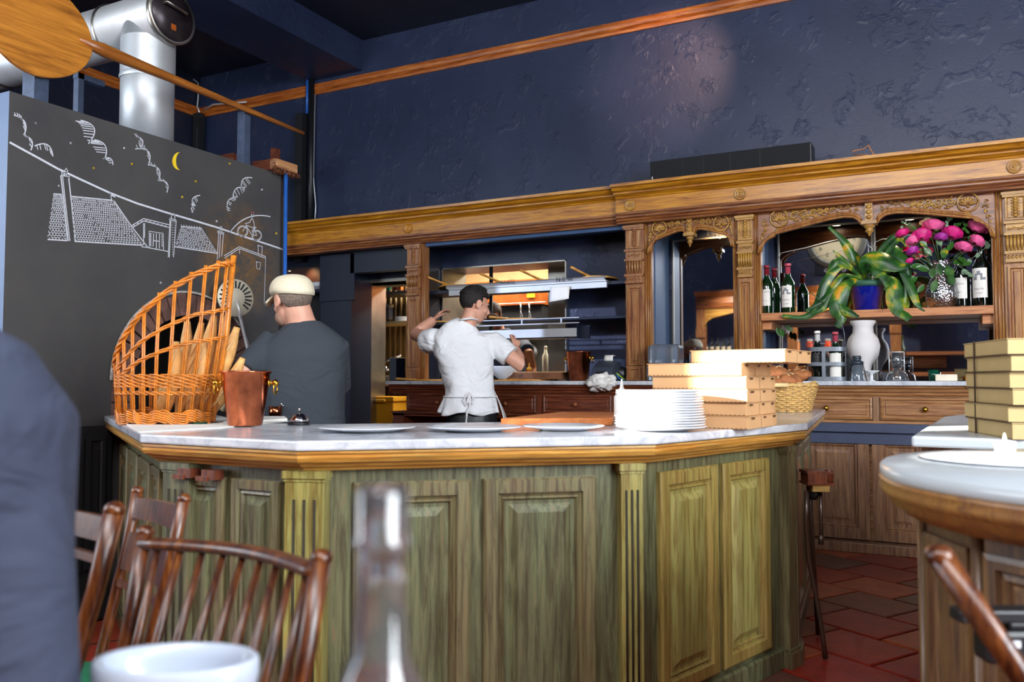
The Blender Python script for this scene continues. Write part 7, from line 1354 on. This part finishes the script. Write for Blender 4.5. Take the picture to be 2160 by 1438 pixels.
m = MB(); m.rings(-1.35, -.82, 1.35, SZ-.13, [(0, .40), (0, .36), (.03, .35), (.04, .385), (.06, .385)]); obj('panel', m, M_palex, rb, world=False)
RYs = RY+.30
spot('rear_shelf_lamp', (-1.6, -.25, 2.75), (-1.6, -1.1, 1.6), 170, 130, (1, .85, .65), 1)  # added lamp, brightens the rear shelf for the mirrors
spot('rear_shelf_lamp', (-3.3, -.25, 2.75), (-3.4, -1.1, 1.6), 90, 100, (1, .85, .65), 1)  # second added lamp, brightens the bottle row for the narrow mirror
spot('rear_clock_lamp', (-1.6, .8, 4.4), (-1.6, -1.35, 3.3), 90, 50, (1, .9, .75), 1)  # added lamp so that the clock shows up in the mirror
def rvx(px): return aY(px, 700, 2*(WY-.035)-RYs).x
for k, px in enumerate((1466, 1478, 1490, 1502, 1514, 1526, 1538)): wine((rvx(px), RYs, SZ-.05), .30, .038, M_gdark, M_red if k == 2 else None, 'dark wine bottle, %s from the left of the row reflected in the narrow mirror' % ORD[k], M_cream, rz=math.pi, group='bottle row on the opposite shelf')
for px, mt, lab in ((1680, M_amber, 'pickling jar of orange fruit on the opposite shelf'), (1708, M_redjar, 'pickling jar of dark red peppers on the opposite shelf'), (1746, M_redjar, 'third jar of bright red peppers on the opposite shelf')):
    t = thing('pickle_jar', lab, 'jar', (rvx(px), RYs, SZ-.05)); m = MB(); m.lathe([(.05, 0), (.055, .01), (.055, .18), (.045, .2)], (0, 0, 0), 20); obj('contents', m, mt, t, world=False); m = MB(); m.lathe([(.046, .2), (.048, .235), (.03, .24)], (0, 0, 0), 20); obj('lid', m, M_alu, t, world=False)
for px, h in ((1833, .24), (1853, .25), (1888, .26), (1902, .26)):
    t = thing('oil_flask', 'green oil flask reflected in the wide mirror, %s of four' % {1833: 'leftmost', 1853: 'second from the left', 1888: 'third and widest', 1902: 'rightmost'}[px], 'flask', (rvx(px), RYs, SZ-.05), group='oil flasks on the opposite shelf'); m = MB(); rr = .07 if px == 1888 else .05; m.lathe([(rr*.8, 0), (rr, .03), (rr, .08), (rr*.5, .13), (.025, .16), (.022, h), (.03, h+.01)], (0, 0, 0), 24); obj('body', m, M_golive, t, world=False)
# station clock and sign on the rear wall
cx_ = aY(1764, 500, 2*(WY-.035)-RY-.05).x; zc_ = aY(1764, 506, 2*(WY-.035)-RY-.05).z
t = thing('station_clock', 'large round grey-framed station clock seen reversed in the mirror', 'clock', (cx_, RY+.02, zc_)); Mc = Matrix.Rotation(-math.pi/2, 4, 'X')
m = MB(); m.lathe([(.48, 0), (.49, .03), (.46, .07), (.44, .06), (.43, .09), (.40, .08), (.385, .05)], (0, 0, 0), 48, Mc, cap=False); obj('frame', m, plain('grey_clock_frame', '5c5c54', .4), t, world=False); m = MB(); m.lathe([(.001, .05), (.39, .05)], (0, 0, 0), 48, Mc @ Matrix.Rotation(0, 4, 'Z'), cap=False); obj('dial', m, M_ivory, t, world=False)
m = MB()
for k in range(12):
    a = math.pi/2-k*math.pi/6; q = text_mb(str(k or 12), .11, Matrix.Translation((-.29*math.cos(a), .056, .29*math.sin(a))) @ Matrix.Rotation(math.pi, 4, 'Z') @ Matrix.Rotation(math.pi/2, 4, 'X')); m.add(q.v, q.f)
for k in range(60): a = k*math.pi/30; m.bx(-.003, .003, .052, .056, .350, .372 if k % 5 else .38, Matrix.Rotation(a, 4, 'Y'))
m.bx(-.008, .008, .058, .062, -.03, .2, Matrix.Rotation(1.0, 4, 'Y')); m.bx(-.006, .006, .060, .064, -.04, .3, Matrix.Rotation(-.7, 4, 'Y')); obj('numerals_and_hands', m, M_ink, t, world=False)
sx = aY(1762, 568, 2*(WY-.035)-RY).x; szz = aY(1762, 568, 2*(WY-.035)-RY).z; t = thing('wall_sign', 'small blue wall sign with white capitals below the station clock', 'sign', (sx, RY+.01, szz)); m = MB(); m.bx(-.33, .33, 0, .02, -.085, .085); obj('plate', m, M_navy_s, t, world=False); Mt = Matrix.Translation((0, .022, 0)) @ Matrix.Rotation(math.pi, 4, 'Z') @ Matrix.Rotation(math.pi/2, 4, 'X'); obj('lettering', text_mb('L    ES', .14, Mt), M_chalk, t, world=False)
